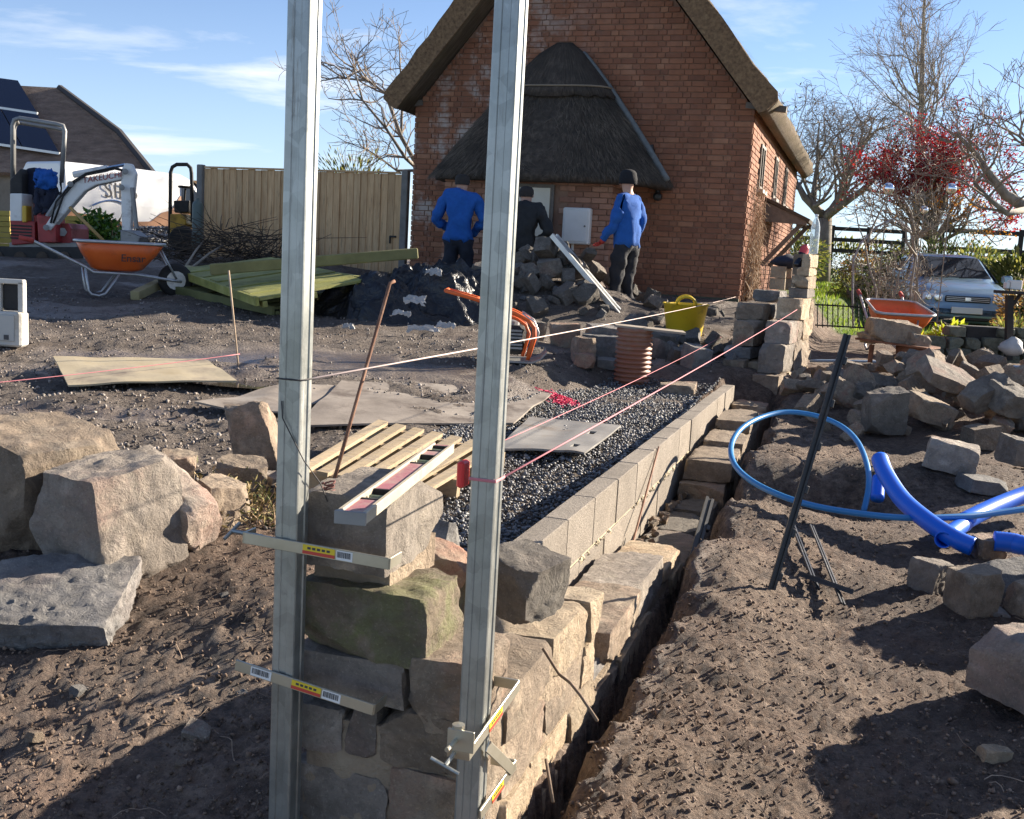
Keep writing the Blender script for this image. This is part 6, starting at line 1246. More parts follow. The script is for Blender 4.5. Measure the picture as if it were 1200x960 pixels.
# ================================================================== SPIRIT LEVEL
zL = zA+.012; a = on(411, 614, zL); b = on(519, 530, zL); d = (b-a).normalized(); d.z = 0; d.normalize(); e = Vector((d.y, -d.x, 0)); L = (b-a).length; lw = .062
lv = thing('spirit_level', (a+b)/2, 'dirty pink and cream spirit level lying flat on the topmost pier stone', 'spirit level')
M_lcream = mottle('worn_cream_paint', [(.36, .31, .22), (.52, .46, .35)], 9, .6, 60, .2, .003, rnd=0, dirt=(.18, .14, .10), dsc=9, damt=.6); M_lpink = mottle('dirty_pink_paint', [(.30, .10, .12), (.42, .16, .18)], 9, .6, 60, .2, .003, rnd=0, dirt=(.40, .33, .26), dsc=8, dth=(.42, .62), damt=.85)
ctr = (a+b)/2+UP*.013
for s in (-1, 1): m = MB(); m.cbox(ctr+e*s*(lw/2-.005), L/2, .005, .0125, (d, e, UP), .0015); m.build('edge_rail', M_lcream, lv)
segs_ = [(-.5, -.34), (-.22, .16), (.30, .38), (.47, .5)]
for s0, s1 in segs_: m = MB(); m.box(ctr+d*(L*(s0+s1)/2)+UP*.002, L*(s1-s0)/2, lw/2-.0102, .005, (d, e, UP)); m.build('web', M_lpink, lv)
M_vial = NT('vial').fin((.45, .5, .3, 1), .1, 0, None, Transmission_Weight=.5)
for c_, w_ in ((-.28, .12), (.23, .14), (.425, .09)):
    m = MB()
    for s in (-1, 1): m.box(ctr+d*(L*(c_+s*w_/2*.94)), .004, lw/2-.0104, .009, (d, e, UP))
    m.box(ctr+d*(L*c_)-UP*.007, L*w_/2-.004, lw/2-.0106, .002, (d, e, UP)); w_o = m.build('vial_window', M_blk, lv); m = MB(); m.tube([ctr+d*(L*c_)-e*.016, ctr+d*(L*c_)+e*.016], .006, 8); m.build('vial', M_vial, w_o)
m = MB(); m.cbox(ctr-d*(L/2+.004), .004, lw/2+.001, .0135, (d, e, UP), .001); m.build('end_cap', M_dgrey, lv)
# ================================================================== STRING LINES
M_pink = NT('pink_line').fin((.62, .22, .24, 1), .8, 0, None); M_pale = NT('pale_line').fin((.66, .52, .47, 1), .8, 0, None)
def line(a, b, sag, label, mat, r=.0022, n=14, extra=None):
    m = MB(); pts = [a.lerp(b, k/n)-UP*(sag*4*(k/n)*(1-k/n)) for k in range(n+1)]
    if extra: pts = extra+pts
    m.tube(pts, r, 5); return m.single('string_line', mat, label, 'string', smooth=True)
sA = UV(uR+W5+.003, vRp+W5*.5, onu(568, 563, uR).z); sB = onu(934, 363, zs[3][0]-.01)
zS = sA.z; line(UV(uR+W5, vRp+W5, zS), sB, .01, 'taut pink string line from the right post to the far stone wall', M_pink, .0024)
m = MB(); 
for k in range(3): z = zS+.0016*(k-1); h = W5/2+.0015; m.tube([UV(uR+W5/2+y*h, vRp+W5/2+x*h, z) for x, y in ((-1, -1), (1, -1), (1, 1), (-1, 1))], .0016, 4, closed=True)
m.single('string_wrap', M_pink, 'turns of pink string wound round the right steel post', 'string')
sC = UV(uL+W5, vLp+W5, onu(352, 446, uL).z); sD = onu(862, 348, UH-.1); line(sC, sD, .02, 'pale string line from the left post towards the cottage corner', M_pale, .0026)
m = MB(); h = W5/2+.0015; m.tube([UV(uL+W5/2+y*h, vLp+W5/2+x*h, sC.z) for x, y in ((-1, -1), (1, -1), (1, 1), (-1, 1))], .0018, 4, closed=True); w0 = UV(uL-.003, vLp+.0, sC.z-.0)
m.tube([onu(330, 470, uL-.003), onu(331, 490, uL-.004), onu(342, 512, uL-.004), onu(356, 540, uL-.004), onu(375, 566, UF-.01), onu(384, 588, UF-.008)], .0014, 5); m.single('string_tail', plain('dark_cord', (.05, .045, .045), .8), 'dark loose cord hanging down the face of the left post', 'cord', smooth=True)
sE = onu(385, 590, UF+.02); line(onu(560, 530, 3.2), G(845, 395, .12), .02, 'faint pink string line running over the gravel bed to the wall', M_pink, .0018)
line(G(281, 415, .12), G(-40, 452, .1), .01, 'pink string running low across the yard past the plywood sheet', M_pink, .003)
m = MB(); c = onu(549, 556, uR+.02); m.cbox(c-N*.012, .008, .02, .028, (N, D, UP), .004); m.single('line_block', plain('red_plastic', (.72, .03, .03), .4), 'red plastic corner block holding the string on the right steel post', 'line block')
m = MB(); c = onu(384, 586, UF+.03)+UP*.0
for k in range(5): m.tube([c+Vector((.014*math.cos(t*.7+k)+rw.uniform(-.003, .003), .012*math.sin(t*.7+k), .010*k+.004*math.sin(t+k))) for t in range(10)], .0022, 4)
m.single('string_knot', mottle('red_brown_cord', [(.16, .07, .06), (.30, .12, .10)], 20), 'knotted reddish cord wound round the rusty line pin on the pier', 'cord', smooth=True)
g0 = G(657, 469, .03); m = MB(); r = random.Random(4)
for k in range(34):
    p = g0+Vector((r.gauss(0, .045), r.gauss(0, .07), 0)); pts = []
    for t in range(9): p = p+Vector((r.uniform(-.035, .035), r.uniform(-.04, .04), r.uniform(-.012, .012))); p.z = gz(p.x, p.y)+.02+.05*r.random()*math.exp(-((p.x-g0.x)**2+(p.y-g0.y)**2)/.02); pts.append(p.copy())
    m.tube(pts, .0036, 4)
m.single('string_tangle', NT('bright_pink_string').fin((.72, .07, .15, 1), .8, 0, None), 'tangle of bright pink string dropped on the slate gravel', 'string')
# ================================================================== BOULDERS ON THE LEFT
def boulder(px, py, dims, rot, mat, seed, label, name='boulder', sink=.05, **k):
    p = G(px, py); me = stone_mesh(name, seed, dims, k.pop('n', 18), k.pop('rough', .045), k.pop('cut', 6), k.pop('jit', .14), mat, 0, .015); o = link(bpy.data.objects.new(name, me)); o.rotation_euler = rot
    Mx = o.rotation_euler.to_matrix(); lo = min((Mx @ v.co).z for v in me.vertices); o.location = (p.x, p.y+k.pop('dy', dims[1]*.3), p.z-lo-sink); return tag(o, label, 'stone')
boulder(112, 682, (.39, .40, .44), (.06, -.05, -.52), M_red, 41, 'big red and buff boulder with a sunlit right face, foremost in the row', n=22, jit=.10, cut=5, rough=.04)
boulder(28, 640, (.44, .46, .48), (.1, .16, -.45), M_sand, 42, 'large grey boulder behind the big red one at the left edge', n=20, jit=.12)
boulder(8, 788, (.48, .46, .13), (.26, .03, .10), M_grey, 43, 'flat thick grey stone slab lying nearest on the left bank', n=22, jit=.10, cut=4, rough=.10, sink=.02, dy=.36)
boulder(186, 640, (.46, .2, .26), (.1, .34, -.42), M_red, 44, 'long reddish slab leaning behind the big red boulder', n=18, jit=.12)
boulder(202, 585, (.15, .16, .24), (.1, .1, .4), M_sand, 45, 'small upright buff stone behind the reddish slab')
boulder(297, 560, (.24, .18, .38), (.05, -.22, -.3), M_sand, 46, 'tall pointed brown stone standing left of the left steel post', n=16, jit=.42, cut=7)
boulder(279, 576, (.22, .2, .18), (.05, .05, .2), M_sand, 47, 'low pale stone at the foot of the tall pointed one')
boulder(250, 620, (.22, .2, .24), (.1, .1, .9), M_sand, 48, 'brown stone overgrown by weeds between boulders and left post')
boulder(320, 572, (.14, .12, .1), (.1, .1, .9), M_red, 49, 'small stone half hidden behind the left steel post')
for i, (px, py, s, lb, mt) in enumerate(((231, 868, .075, 'small reddish stone lying on the shaded ground at lower left', M_red), (91, 815, .045, 'small grey pebble stone on the shaded soil below the flat slab', M_grey), (40, 868, .04, 'small brown stone on the shaded soil near the left edge', M_sand), (262, 700, .03, 'tiny grey stone on the bank left of the left post', M_grey), (285, 820, .04, 'small grey stone in the shade beside the left post', M_grey), (212, 900, .03, 'tiny brown stone below the reddish one', M_sand))):
    p = G(px, py); o = put_stone(stone_mesh('loose_stone', 800+i, (1., .8, .7), 8, .05, 5, .15, mt), p+UP*s*.25, s, (.3, .2, i*1.3), 'loose_stone', label=lb, cat='stone')
# weeds by the left post
wp = G(285, 605); wd = thing('weed_clump', wp, 'scrubby green and straw coloured weeds between the boulders and the left post', 'weeds'); n = 900; q = RNG.normal(size=(n, 3))*np.array([.13, .10, .055]); X = wp.x+q[:, 0]-.02; Y = wp.y+q[:, 1]; C_ = np.stack([X, Y, gd(X, Y)+.015+np.abs(q[:, 2])], 1)
M_weed = NT('weed_leaf'); M_weed = M_weed.fin(M_weed.ramp(M_weed.isl(), [(0, (.05, .07, .015)), (.4, (.14, .14, .035)), (.7, (.34, .25, .10)), (1, (.42, .30, .16))]), .8, 0, None); leaf_mesh('foliage', C_, RNG.uniform(.015, .05, n), M_weed, wd, .3)
m = MB(); rr = random.Random(6)
for i in range(90): a = Vector((wp.x+rr.gauss(0, .14), wp.y+rr.gauss(0, .1), 0)); a.z = gz(a.x, a.y); b = a+Vector((rr.gauss(0, .05), rr.gauss(0, .04), rr.uniform(.03, .14))); m.tube([a, a.lerp(b, .6)+UP*.01, b], [.0025, .002, .001], 3)
tag(m.build('stem', M_vine, wd), kind='stuff')
# roots and straw over the near soil
m = MB(); rr = random.Random(16)
for i in range(230):
    y = 2.3*math.exp(rr.random()*1.1); x = rr.uniform(-.5, .55)*y; v = x*N.x+y*N.y
    if -1.3 < v < -.5: continue
    p = Vector((x, y, 0)); d = Vector((rr.gauss(0, 1), rr.gauss(0, 1), 0)).normalized(); pts = []; Lr = rr.uniform(.008, .03)
    for t in range(rr.randint(4, 7)): p.z = float(gd(p.x, p.y))+.004+.006*rr.random(); pts.append(p.copy()); d = (d+Vector((rr.gauss(0, .4), rr.gauss(0, .4), 0))).normalized(); p = p+d*Lr
    m.tube(pts, rr.uniform(.0008, .0018), 3)
tag(m.single('root_litter', mottle('dry_root', [(.16, .11, .08), (.36, .27, .19)], 9, .9, isl=.4, rnd=0, bst=0), 'thin dry roots and straw scattered over the dug soil', 'roots'), kind='stuff')
for i, pts in enumerate((((636, 760), (655, 790), (668, 800), (680, 815), (700, 845)), ((690, 870), (735, 868), (760, 855)), ((640, 890), (648, 940)))):
    m = MB(); P_ = [onv(x, y, -.66+.05*k+.02*i) for k, (x, y) in enumerate(pts)]; m.tube(P_, [.004]*len(P_), 5); m.single('root', mottle('brown_root', [(.12, .08, .05), (.22, .15, .1)], 9), ('dark root hanging over the edge of the trench by the wall', 'pale root bridging the near end of the trench', 'thin root standing up against the sunlit wall face')[i], 'root', smooth=True)
# ================================================================== TRENCH: BLACK STRIPS, BLUE PIPES
M_bpl = mottle('black_plastic_strip', [(.010, .010, .011), (.024, .024, .025)], 9, .42, 60, .2, .003, rnd=0, dirt=(.12, .10, .08), dsc=7, dth=(.56, .7), damt=.6)
def strip(a, b, wd_, label, clips=0, th=.012):
    d = (b-a).normalized(); e, u_ = frame(d, Vector((0, -1, .2))); m = MB()
    for s in (-1, 1): m.beam(a+e*s*wd_*.3, b+e*s*wd_*.3, wd_*.3, th, u_)
    m.beam(a-u_*th*.4, b-u_*th*.4, wd_*.6, th*.4, u_); t_ = thing('plastic_strip', a, label, 'strip'); m.build('channel', M_bpl, t_)
    for k in range(clips): q = a.lerp(b, (k+.6)/(clips+.2)); m = MB(); m.cbox(q+e*wd_*.6, wd_*.22, .012, .018, (e, u_, d), .003); m.build('clip', M_bpl, t_)
    return t_
p = G(901, 692); strip(p-UP*.05, at(993, 392, p.y+.25), .034, 'tall black plastic strip with clips stuck upright in the spoil', 6)
p = UV(3.6, -.60, -.05); p = onv(777, 782, -.70); strip(p, at(832, 584, p.y+.95), .05, 'black plastic strip leaning in the trench beside the stone wall', 3)
for i, (a, b, lb) in enumerate((((928, 612), (958, 690), 'thin black strip lying on the spoil, left of two behind the tall strip'), ((951, 616), (988, 708), 'thin black strip lying on the spoil, right of two behind the tall strip'), ((936, 672), (1000, 694), 'short black strip lying across the feet of the two thin ones'))):
    strip(G(*b, .03 if i < 2 else .045), G(*a, .05 if i < 2 else .045), .024, lb, 0, .008)
m = MB(); m.tube([UV(4.95, -.97, .07), UV(5.9, -1.022, .50)], .006, 6); m.single('reinforcing_rod', M_rust, 'thin rod leaning against the face of the block wall', 'rod')
M_blue = NT('blue_water_pipe').fin((.03, .20, .46, 1), .35, 0, None); M_dblue = NT('blue_duct'); co = M_dblue.obj(rnd=False); M_dblue = M_dblue.fin((.004, .125, .68, 1), .4, 0, M_dblue.bump(M_dblue.noise(co, 60, 4, .6), .1, .003))
pth = [(1012, 600, 5.95), (1018, 570, 6.05), (1016, 545, 6.25), (1005, 518, 6.6), (985, 499, 6.9), (955, 487, 7.1), (920, 483, 7.1), (890, 490, 6.95), (868, 503, 6.7), (857, 522, 6.4), (860, 543, 6.1), (878, 562, 5.8), (910, 579, 5.55), (950, 592, 5.4), (1000, 601, 5.3), (1060, 607, 5.2), (1120, 606, 5.25), (1170, 601, 5.35), (1260, 588, 5.5)]
def smooth_path(Pp, k=5):
    out = []
    for i in range(len(Pp)-1):
        p0, p1, p2, p3 = Pp[max(i-1, 0)], Pp[i], Pp[i+1], Pp[min(i+2, len(Pp)-1)]
        for t in range(k): t = t/k; out.append(.5*((2*p1)+(p2-p0)*t+(2*p0-5*p1+4*p2-p3)*t*t+(3*p1-p0-3*p2+p3)*t**3))
    return out+[Pp[-1]]
pp = smooth_path([at(x, y, z) for x, y, z in pth]); 
for q in pp: q.z = max(q.z, gz(q.x, q.y)+.02)
m = MB(); m.tube(pp, .017, 10); m.single('water_pipe', M_blue, 'thin light blue water pipe looping over the trench and away to the right', 'pipe', smooth=True)
def duct(pts, label, ribs=False, hollow=False, r=.045):
    pp = smooth_path([at(x, y, z) for x, y, z in pts], 12 if ribs else 6); 
    for q in pp: q.z = max(q.z, gz(q.x, q.y)+r*.8)
    m = MB(); m.tube(pp, [r*(1+(.05 if ribs and k % 2 else 0)) for k in range(len(pp))], 16, caps=not hollow); o = m.single('duct_pipe', M_dblue, label, 'pipe', smooth=True)
    if hollow: s_ = o.modifiers.new('s', 'SOLIDIFY'); s_.thickness = .005; s_.offset = -1
    return o
duct([(1031, 538, 5.75), (1038, 556, 5.6), (1058, 586, 5.35), (1090, 613, 5.1), (1120, 632, 4.95), (1140, 641, 4.9)], 'thick blue duct pipe curving down from the trench to the brown block', hollow=True)
duct([(1165, 634, 4.9), (1185, 636, 4.88), (1205, 640, 4.85), (1290, 650, 4.8)], 'ribbed blue duct pipe running right from the brown block', ribs=True)
duct([(1128, 612, 5.3), (1160, 596, 5.5), (1200, 580, 5.7), (1270, 556, 5.9)], 'thick blue duct pipe crossing behind the thin pipe to the right edge')
duct([(1105, 633, 4.95), (1118, 622, 5.15), (1130, 614, 5.3)], 'short open blue pipe stub under the curved duct', hollow=True, r=.04)
duct([(1028, 585, 5.8), (1030, 560, 5.9)], 'short blue pipe stub standing behind the end of the curved duct', r=.036)
for px, py, d, rt, mt, sd_, lb in ((1157, 656, (.13, .12, .12), (.05, .02, .1), M_sand, 61, 'brown block holding down the blue duct pipe'),
    (1140, 722, (.17, .14, .20), (.06, -.05, .35), M_sand, 62, 'buff squared stone standing on the soil in front of the blue pipes'), (1092, 692, (.14, .13, .14), (.05, .1, .6), M_red, 63, 'reddish stone just left of the buff squared stone'), (1196, 694, (.30, .2, .10), (.2, -.1, .3), M_grey, 64, 'grey slab behind the buff squared stone at the right edge'),
    (1236, 832, (.32, .40, .22), (.05, .02, .55), M_red, 65, 'big red topped stone at the right edge of the spoil'), (1205, 722, (.12, .12, .14), (.1, .1, .3), M_sand, 66, 'small stone between the slab and the big red topped stone'), (1168, 892, (.085, .05, .045), (.1, .1, .2), M_cream, 67, 'small pale angular stone alone on the shaded soil at lower right'), (1166, 722, (.10, .1, .04), (.1, .1, .2), M_grey, 68, 'flat grey chip at the foot of the buff squared stone'), (1350, 830, (.5, .4, .36), (.1, .1, .3), M_grey, 69, 'large boulder just outside the right edge of the picture'), (1310, 715, (.5, .4, .34), (.1, .1, .3), M_grey, 70, 'grey boulder just outside the right edge behind the slab')):
    boulder(px, py, d, rt, mt, sd_, lb, 'stone_block' if sd_ < 69 else 'boulder', sink=.02, n=14, jit=.1, cut=4, dy=.02)
# ================================================================== RUBBLE HEAP ON THE RIGHT
M_brub = stone_mat('brown_rubble', (.13, .11, .09), (.22, .185, .15), (.32, .28, .22), redamt=.5, lich=.3)
SM2 = [stone_mesh('rubble_stone', 1400+i, (1., random.Random(i+7).uniform(.45, .8), random.Random(i+90).uniform(.25, .6)), 4, .05, 7, .24, M_brub) for i in range(10)]
def rlabel(x, y, z, s, r): return 'grey brown building stone in the big rubble heap on the right'
heap(104, 4.05, 9.2, 1.75, 1.5, .20, SS+SM2, .12, .27, 'grey brown stone of the right hand heap', 'stones in the right hand rubble heap', seed=14, pw=.55)
heap(30, 3.1, 8.2, 1.3, .8, .02, SD+SS, .09, .24, 'grey stone strewn before the right hand heap', 'stones at the foot of the right rubble heap', seed=15)
for px, py, d, rt, mt, sd_, lb in ((1034, 508, (.28, .18, .30), (.12, -.1, .15), M_dark, 81, 'dark squared stone standing on end at the left of the right rubble heap'), (1114, 556, (.30, .2, .17), (.05, .12, -.35), M_red, 82, 'orange brown sunlit brick shaped stone lying before the right rubble heap'), (1150, 500, (.34, .2, .16), (.3, -.45, .2), M_brub, 83, 'long grey stone tilted across the front of the right rubble heap'), (1108, 480, (.42, .30, .11), (.5, .3, .2), M_brub, 84, 'broad flat grey slab leaning in the middle of the right rubble heap'), (1085, 500, (.36, .22, .16), (.2, .25, .3), M_sand, 85, 'long buff stone lying at the front of the right rubble heap'), (1190, 548, (.2, .18, .18), (.05, .12, .35), M_brub, 86, 'squared grey stone at the right edge below the rubble heap'), (1176, 505, (.25, .24, .2), (.4, .12, .35), M_dark, 87, 'dark blocky stone near the right edge of the rubble heap'), (1150, 578, (.26, .18, .08), (.1, .1, .2), M_grey, 88, 'flat grey stone sunk in the soil below the orange brown stone')):
    boulder(px, py, d, rt, mt, sd_, lb, 'stone_block', sink=.0 if sd_ not in (83, 84, 87) else -.1, n=12, jit=.12, cut=5, dy=.0)
# ================================================================== TREES
def lmat(name, st, tr=.45):   # thin leaf: part of the light passes through
    q = NT(name); c = q.ramp(q.isl(), [(i/(len(st)-1), c) for i, c in enumerate(st)]); q.fin(c, .55, 0, None)
    tl = q.n('ShaderNodeBsdfTranslucent'); q.l(q.hsv(c, .5, 1.1, 1.6), tl.inputs[0]); mx_ = q.n('ShaderNodeMixShader'); mx_.inputs[0].default_value = tr; q.l(q.b.outputs[0], mx_.inputs[1]); q.l(tl.outputs[0], mx_.inputs[2]); q.l(mx_.outputs[0], q.out.inputs[0]); return q.mat
M_bark = mottle('grey_bark', [(.10, .085, .07), (.22, .19, .155), (.32, .285, .24)], 9, .9, 40, .6, .02, rnd=0, scale=(1, 1, .4)); M_bark2 = mottle('pale_twig', [(.16, .125, .09), (.30, .24, .175)], 9, .85, rnd=0); M_bark3 = mottle('brown_twig', [(.16, .125, .10), (.32, .26, .205)], 9, .9, rnd=0)
class Tree:
    def __init__(s, seed): s.r = random.Random(seed); s.trunk = MB(); s.twig = MB(); s.tips = []
    def limb(s, pts, r0, r1, n=7): s.trunk.tube(pts, [r0+(r1-r0)*k/(len(pts)-1) for k in range(len(pts))], n)
    def grow(s, p, d, L, r, dep, kids=3, droop=0., wig=.3, up=.1, spread=.8, ratio=.68, thin=.006):
        R = s.r; n = 4 if dep > 1 else 3; pts = [p]; q = p.copy(); dd = d.normalized()
        for k in range(n):
            dd = (dd+Vector((R.gauss(0, wig), R.gauss(0, wig), R.gauss(0, wig)+up-droop*(1.2 if dep < 2 else .2)))).normalized(); q = q+dd*(L/n); pts.append(q.copy())
        rs_ = [max(thin, r*(1-.45*k/n)) for k in range(n+1)]
        (s.trunk if r > .03 else s.twig).tube(pts, rs_, 6 if r > .03 else (4 if r > .012 else 3), caps=False)
        if dep == 0: s.tips += pts[1:]; return
        for c in range(kids):
            k = R.randint(1, n) if c else n; e = pts[k]; t_ = Vector((R.gauss(0, 1), R.gauss(0, 1), R.gauss(0, .8))); t_ = (t_-dd*t_.dot(dd)).normalized(); d2 = (dd+t_*spread*R.uniform(.4, 1.15)).normalized()
            s.grow(e, d2, L*ratio*R.uniform(.75, 1.2), rs_[k]*.68, dep-1, kids, droop, wig, up, spread, ratio, thin)
    def done(s, base, label, bark, twig, cat='tree', name='tree'):
        t = thing(name, base, label, cat); s.trunk.build('trunk', bark, t, smooth=True)
        if s.twig.v: tag(s.twig.build('branches', twig, t), kind='stuff')
        return t
def T(px, py, Y): return at(px, py, Y)
# spreading willow behind the cottage corner
Y = 33; b = T(965, 292, Y); b.z = gz(b.x, b.y)-.1; t = Tree(2); f = T(966, 256, Y)
t.limb([b, b.lerp(f, .5), f], .30, .24, 9)
for pts, r in (([f, T(952, 240, Y), T(943, 232, Y), T(934, 215, Y)], .16), ([f, T(976, 246, Y), T(985, 232, Y), T(990, 210, Y+1), T(1000, 190, Y+1)], .17), ([f, T(990, 238, Y-1), T(1012, 222, Y-1), T(1030, 205, Y-1)], .13), ([T(952, 240, Y), T(955, 215, Y+1), T(958, 190, Y+1)], .11)):
    t.limb(pts, r, r*.5, 7)
    for k in range(1, len(pts)):
        for c in range(3): d = (pts[k]-pts[k-1]).normalized()+Vector((t.r.gauss(0, .7), t.r.gauss(0, .7), t.r.uniform(0, .8))); t.grow(pts[k], d, 1.2, r*.36, 4, 3, .14, .24, .08, .8, .72, .0055)
wt = t.done(b, 'spreading bare willow with drooping twigs on the lawn by the cottage corner', M_bark, M_bark3)
C_ = np.array([tuple(p) for p in t.tips if p.x < T(950, 150, Y).x]); C_ = C_[RNG.random(len(C_)) < .10]
M_oldleaf = NT('last_leaf'); M_oldleaf = M_oldleaf.fin(M_oldleaf.ramp(M_oldleaf.isl(), [(0, (.16, .13, .03)), (1, (.34, .26, .07))]), .8, 0, None); leaf_mesh('foliage', C_, RNG.uniform(.08, .16, len(C_)), M_oldleaf, wt, .35)
# tall birch
Y = 40; b = T(1074, 300, Y); b.z = gz(b.x, b.y)-.1; t = Tree(5); tr_ = [b, T(1076, 200, Y), T(1080, 120, Y), T(1081, 60, Y), T(1083, 10, Y), T(1085, -40, Y)]
t.limb(tr_, .15, .03, 8)
for k in range(38):
    q = t.r.random()**.85; z = 235-262*q; p = T(1074+10*q, z, Y); a = t.r.uniform(0, 6.28); L = 2.3*(1-q)**.6+.65
    t.grow(p, Vector((math.cos(a)*1.2, math.sin(a), .75)), L*.78, .040*(1-q)+.012, 3, 4, .10, .20, .12, .6, .62, .0055)
t.done(b, 'tall slender bare birch rising above the red leaved tree', M_bark, mottle('birch_twig', [(.24, .19, .15), (.42, .35, .28)], 9, .85, rnd=0))
# red-leaved small tree
Y = 27; b = T(1092, 330, Y); b.z = gz(b.x, b.y)-.1; t = Tree(8); f = T(1092, 285, Y); t.limb([b, f], .13, .1)
for k in range(16):
    a = t.r.uniform(0, 6.28); e = t.r.uniform(.25, 1.3); t.grow(f, Vector((math.cos(a)*math.cos(e)*1.2, math.sin(a)*math.cos(e), math.sin(e))), 1.35, .05, 3, 4, .02, .22, .10, .75, .68, .006)
rt_ = t.done(b, 'small tree with thin red and orange autumn leaves behind the parked car', M_bark, M_bark3)
tp = np.array([tuple(p) for p in t.tips]); tp = tp[RNG.random(len(tp)) < .8]; tp = np.concatenate([tp]+[tp+RNG.normal(0, .11, tp.shape) for _ in range(8)]); hz_ = (tp[:, 2]-tp[:, 2].min())/np.ptp(tp[:, 2]); rn = RNG.random(len(tp))
M_rleaf = lmat('red_leaf', [(.10, .010, .016), (.24, .022, .030), (.36, .06, .045)], .32); M_oleaf = lmat('orange_leaf', [(.18, .065, .02), (.34, .15, .035), (.46, .28, .07)], .35)
cl_ = fbm(tp[:, 0]*1.3, tp[:, 2]*1.3, 3, 5); up_ = (hz_+.5*cl_ > .42); k1 = up_ & (rn < .62+1.0*cl_); k2 = ~up_ & (rn < .18)
if k1.any(): leaf_mesh('red_foliage', tp[k1], RNG.uniform(.05, .11, k1.sum()), M_rleaf, rt_, .5, 4)
if k2.any(): leaf_mesh('orange_foliage', tp[k2], RNG.uniform(.05, .10, k2.sum()), M_oleaf, rt_, .5, 6)
# bare tree leaning in from the right
Y = 22; b = T(1262, 360, Y); b.z = gz(b.x, b.y)-.1; t = Tree(13); L1 = [b, T(1240, 275, Y), T(1205, 245, Y), T(1178, 228, Y), T(1160, 205, Y), T(1143, 180, Y), T(1122, 158, Y)]; t.limb(L1, .17, .035, 8)
L2 = [T(1205, 245, Y), T(1180, 250, Y-1), T(1158, 232, Y-1), T(1142, 215, Y-1)]; t.limb(L2, .07, .03); L3 = [T(1240, 275, Y), T(1235, 220, Y+1), T(1215, 180, Y+1), T(1195, 160, Y+1)]; t.limb(L3, .11, .03)
for Lx in (L1[2:], L2[1:], L3[1:]):
    for p in Lx:
        for c in range(2): a = t.r.uniform(0, 6.28); t.grow(p, Vector((-.5+math.cos(a)*.9, math.sin(a)*.7, t.r.uniform(-.1, .9))), .95, .028, 3, 3, .04, .24, .08, .7, .72, .006)
t.done(b, 'bare dark tree leaning in from the right edge over the hedge', M_bark, M_bark3)
# bare tree left of the cottage
Y = 25; b = T(505, 330, Y); b.z = gz(b.x, b.y)-.1; t = Tree(19); f = T(492, 200, Y); t.limb([b, T(500, 260, Y), f], .16, .10)
for pts, r in (([f, T(470, 160, Y), T(452, 110, Y), T(432, 95, Y), T(405, 92, Y)], .06), ([f, T(475, 185, Y-1), T(452, 150, Y-1), T(425, 118, Y-1), T(415, 80, Y-1)], .05), ([f, T(465, 200, Y), T(445, 185, Y), T(430, 175, Y)], .04), ([T(470, 160, Y), T(472, 110, Y+1), T(469, 80, Y+1), T(468, 55, Y+1)], .035)):
    t.limb(pts, r, r*.35, 6)
    for p in pts[1:]:
        for c in range(4): a = t.r.uniform(0, 6.28); t.grow(p, Vector((-.35+math.cos(a)*.8, math.sin(a)*.8, t.r.uniform(-.3, .9))), .8, r*.36, 2, 3, .03, .26, .06, .7, .7, .0055)
t.done(b, 'bare tree with fine branches behind the fence beside the cottage', M_bark, M_bark3)
# shrubs and hedges
def shrub(name, base, rx, ry, h, n, mat, label, cat, ls=(.05, .12), wd=.4, seed=1, stems=20, flat=.5):
    t = thing(name, base, label, cat); r = np.random.default_rng(seed); q = r.normal(size=(n, 3)); q /= np.linalg.norm(q, axis=1)[:, None]; q *= (.35+.65*r.random((n, 1))**.5); k = 1+.45*fbm(q[:, 0]*3+seed, q[:, 2]*3+q[:, 1]*2, 3, seed)
    C_ = np.array(base)+np.stack([q[:, 0]*rx*k, q[:, 1]*ry*k, h*(.5+.5*q[:, 2]*k)], 1); leaf_mesh('foliage', C_, r.uniform(*ls, n), mat, t, wd, seed)
    m = MB(); rr = random.Random(seed)
    for i in range(stems): a = Vector(base)+Vector((rr.uniform(-.3, .3)*rx, rr.uniform(-.3, .3)*ry, -.05)); c = Vector(base)+Vector((rr.uniform(-.9, .9)*rx, rr.uniform(-.9, .9)*ry, h*rr.uniform(.6, 1.1))); m.tube([a, a.lerp(c, .5)+Vector((0, 0, .1*h)), c], [.015, .01, .004], 4)
    tag(m.build('stem', M_bark3, t), kind='stuff'); return t
M_olive = lmat('olive_leaf', [(.035, .05, .015), (.10, .12, .03), (.24, .22, .07)]); M_lime = lmat('lime_leaf', [(.10, .15, .015), (.26, .32, .04), (.42, .42, .08)]); M_hedge = lmat('hedge_leaf', [(.015, .025, .010), (.04, .055, .02), (.09, .09, .035)]); M_bronze = lmat('bronze_leaf', [(.07, .04, .02), (.20, .12, .05), (.34, .22, .09)])
def gb(px, py, Y): p = at(px, py, Y); return Vector((p.x, p.y, gz(p.x, p.y)-.05))
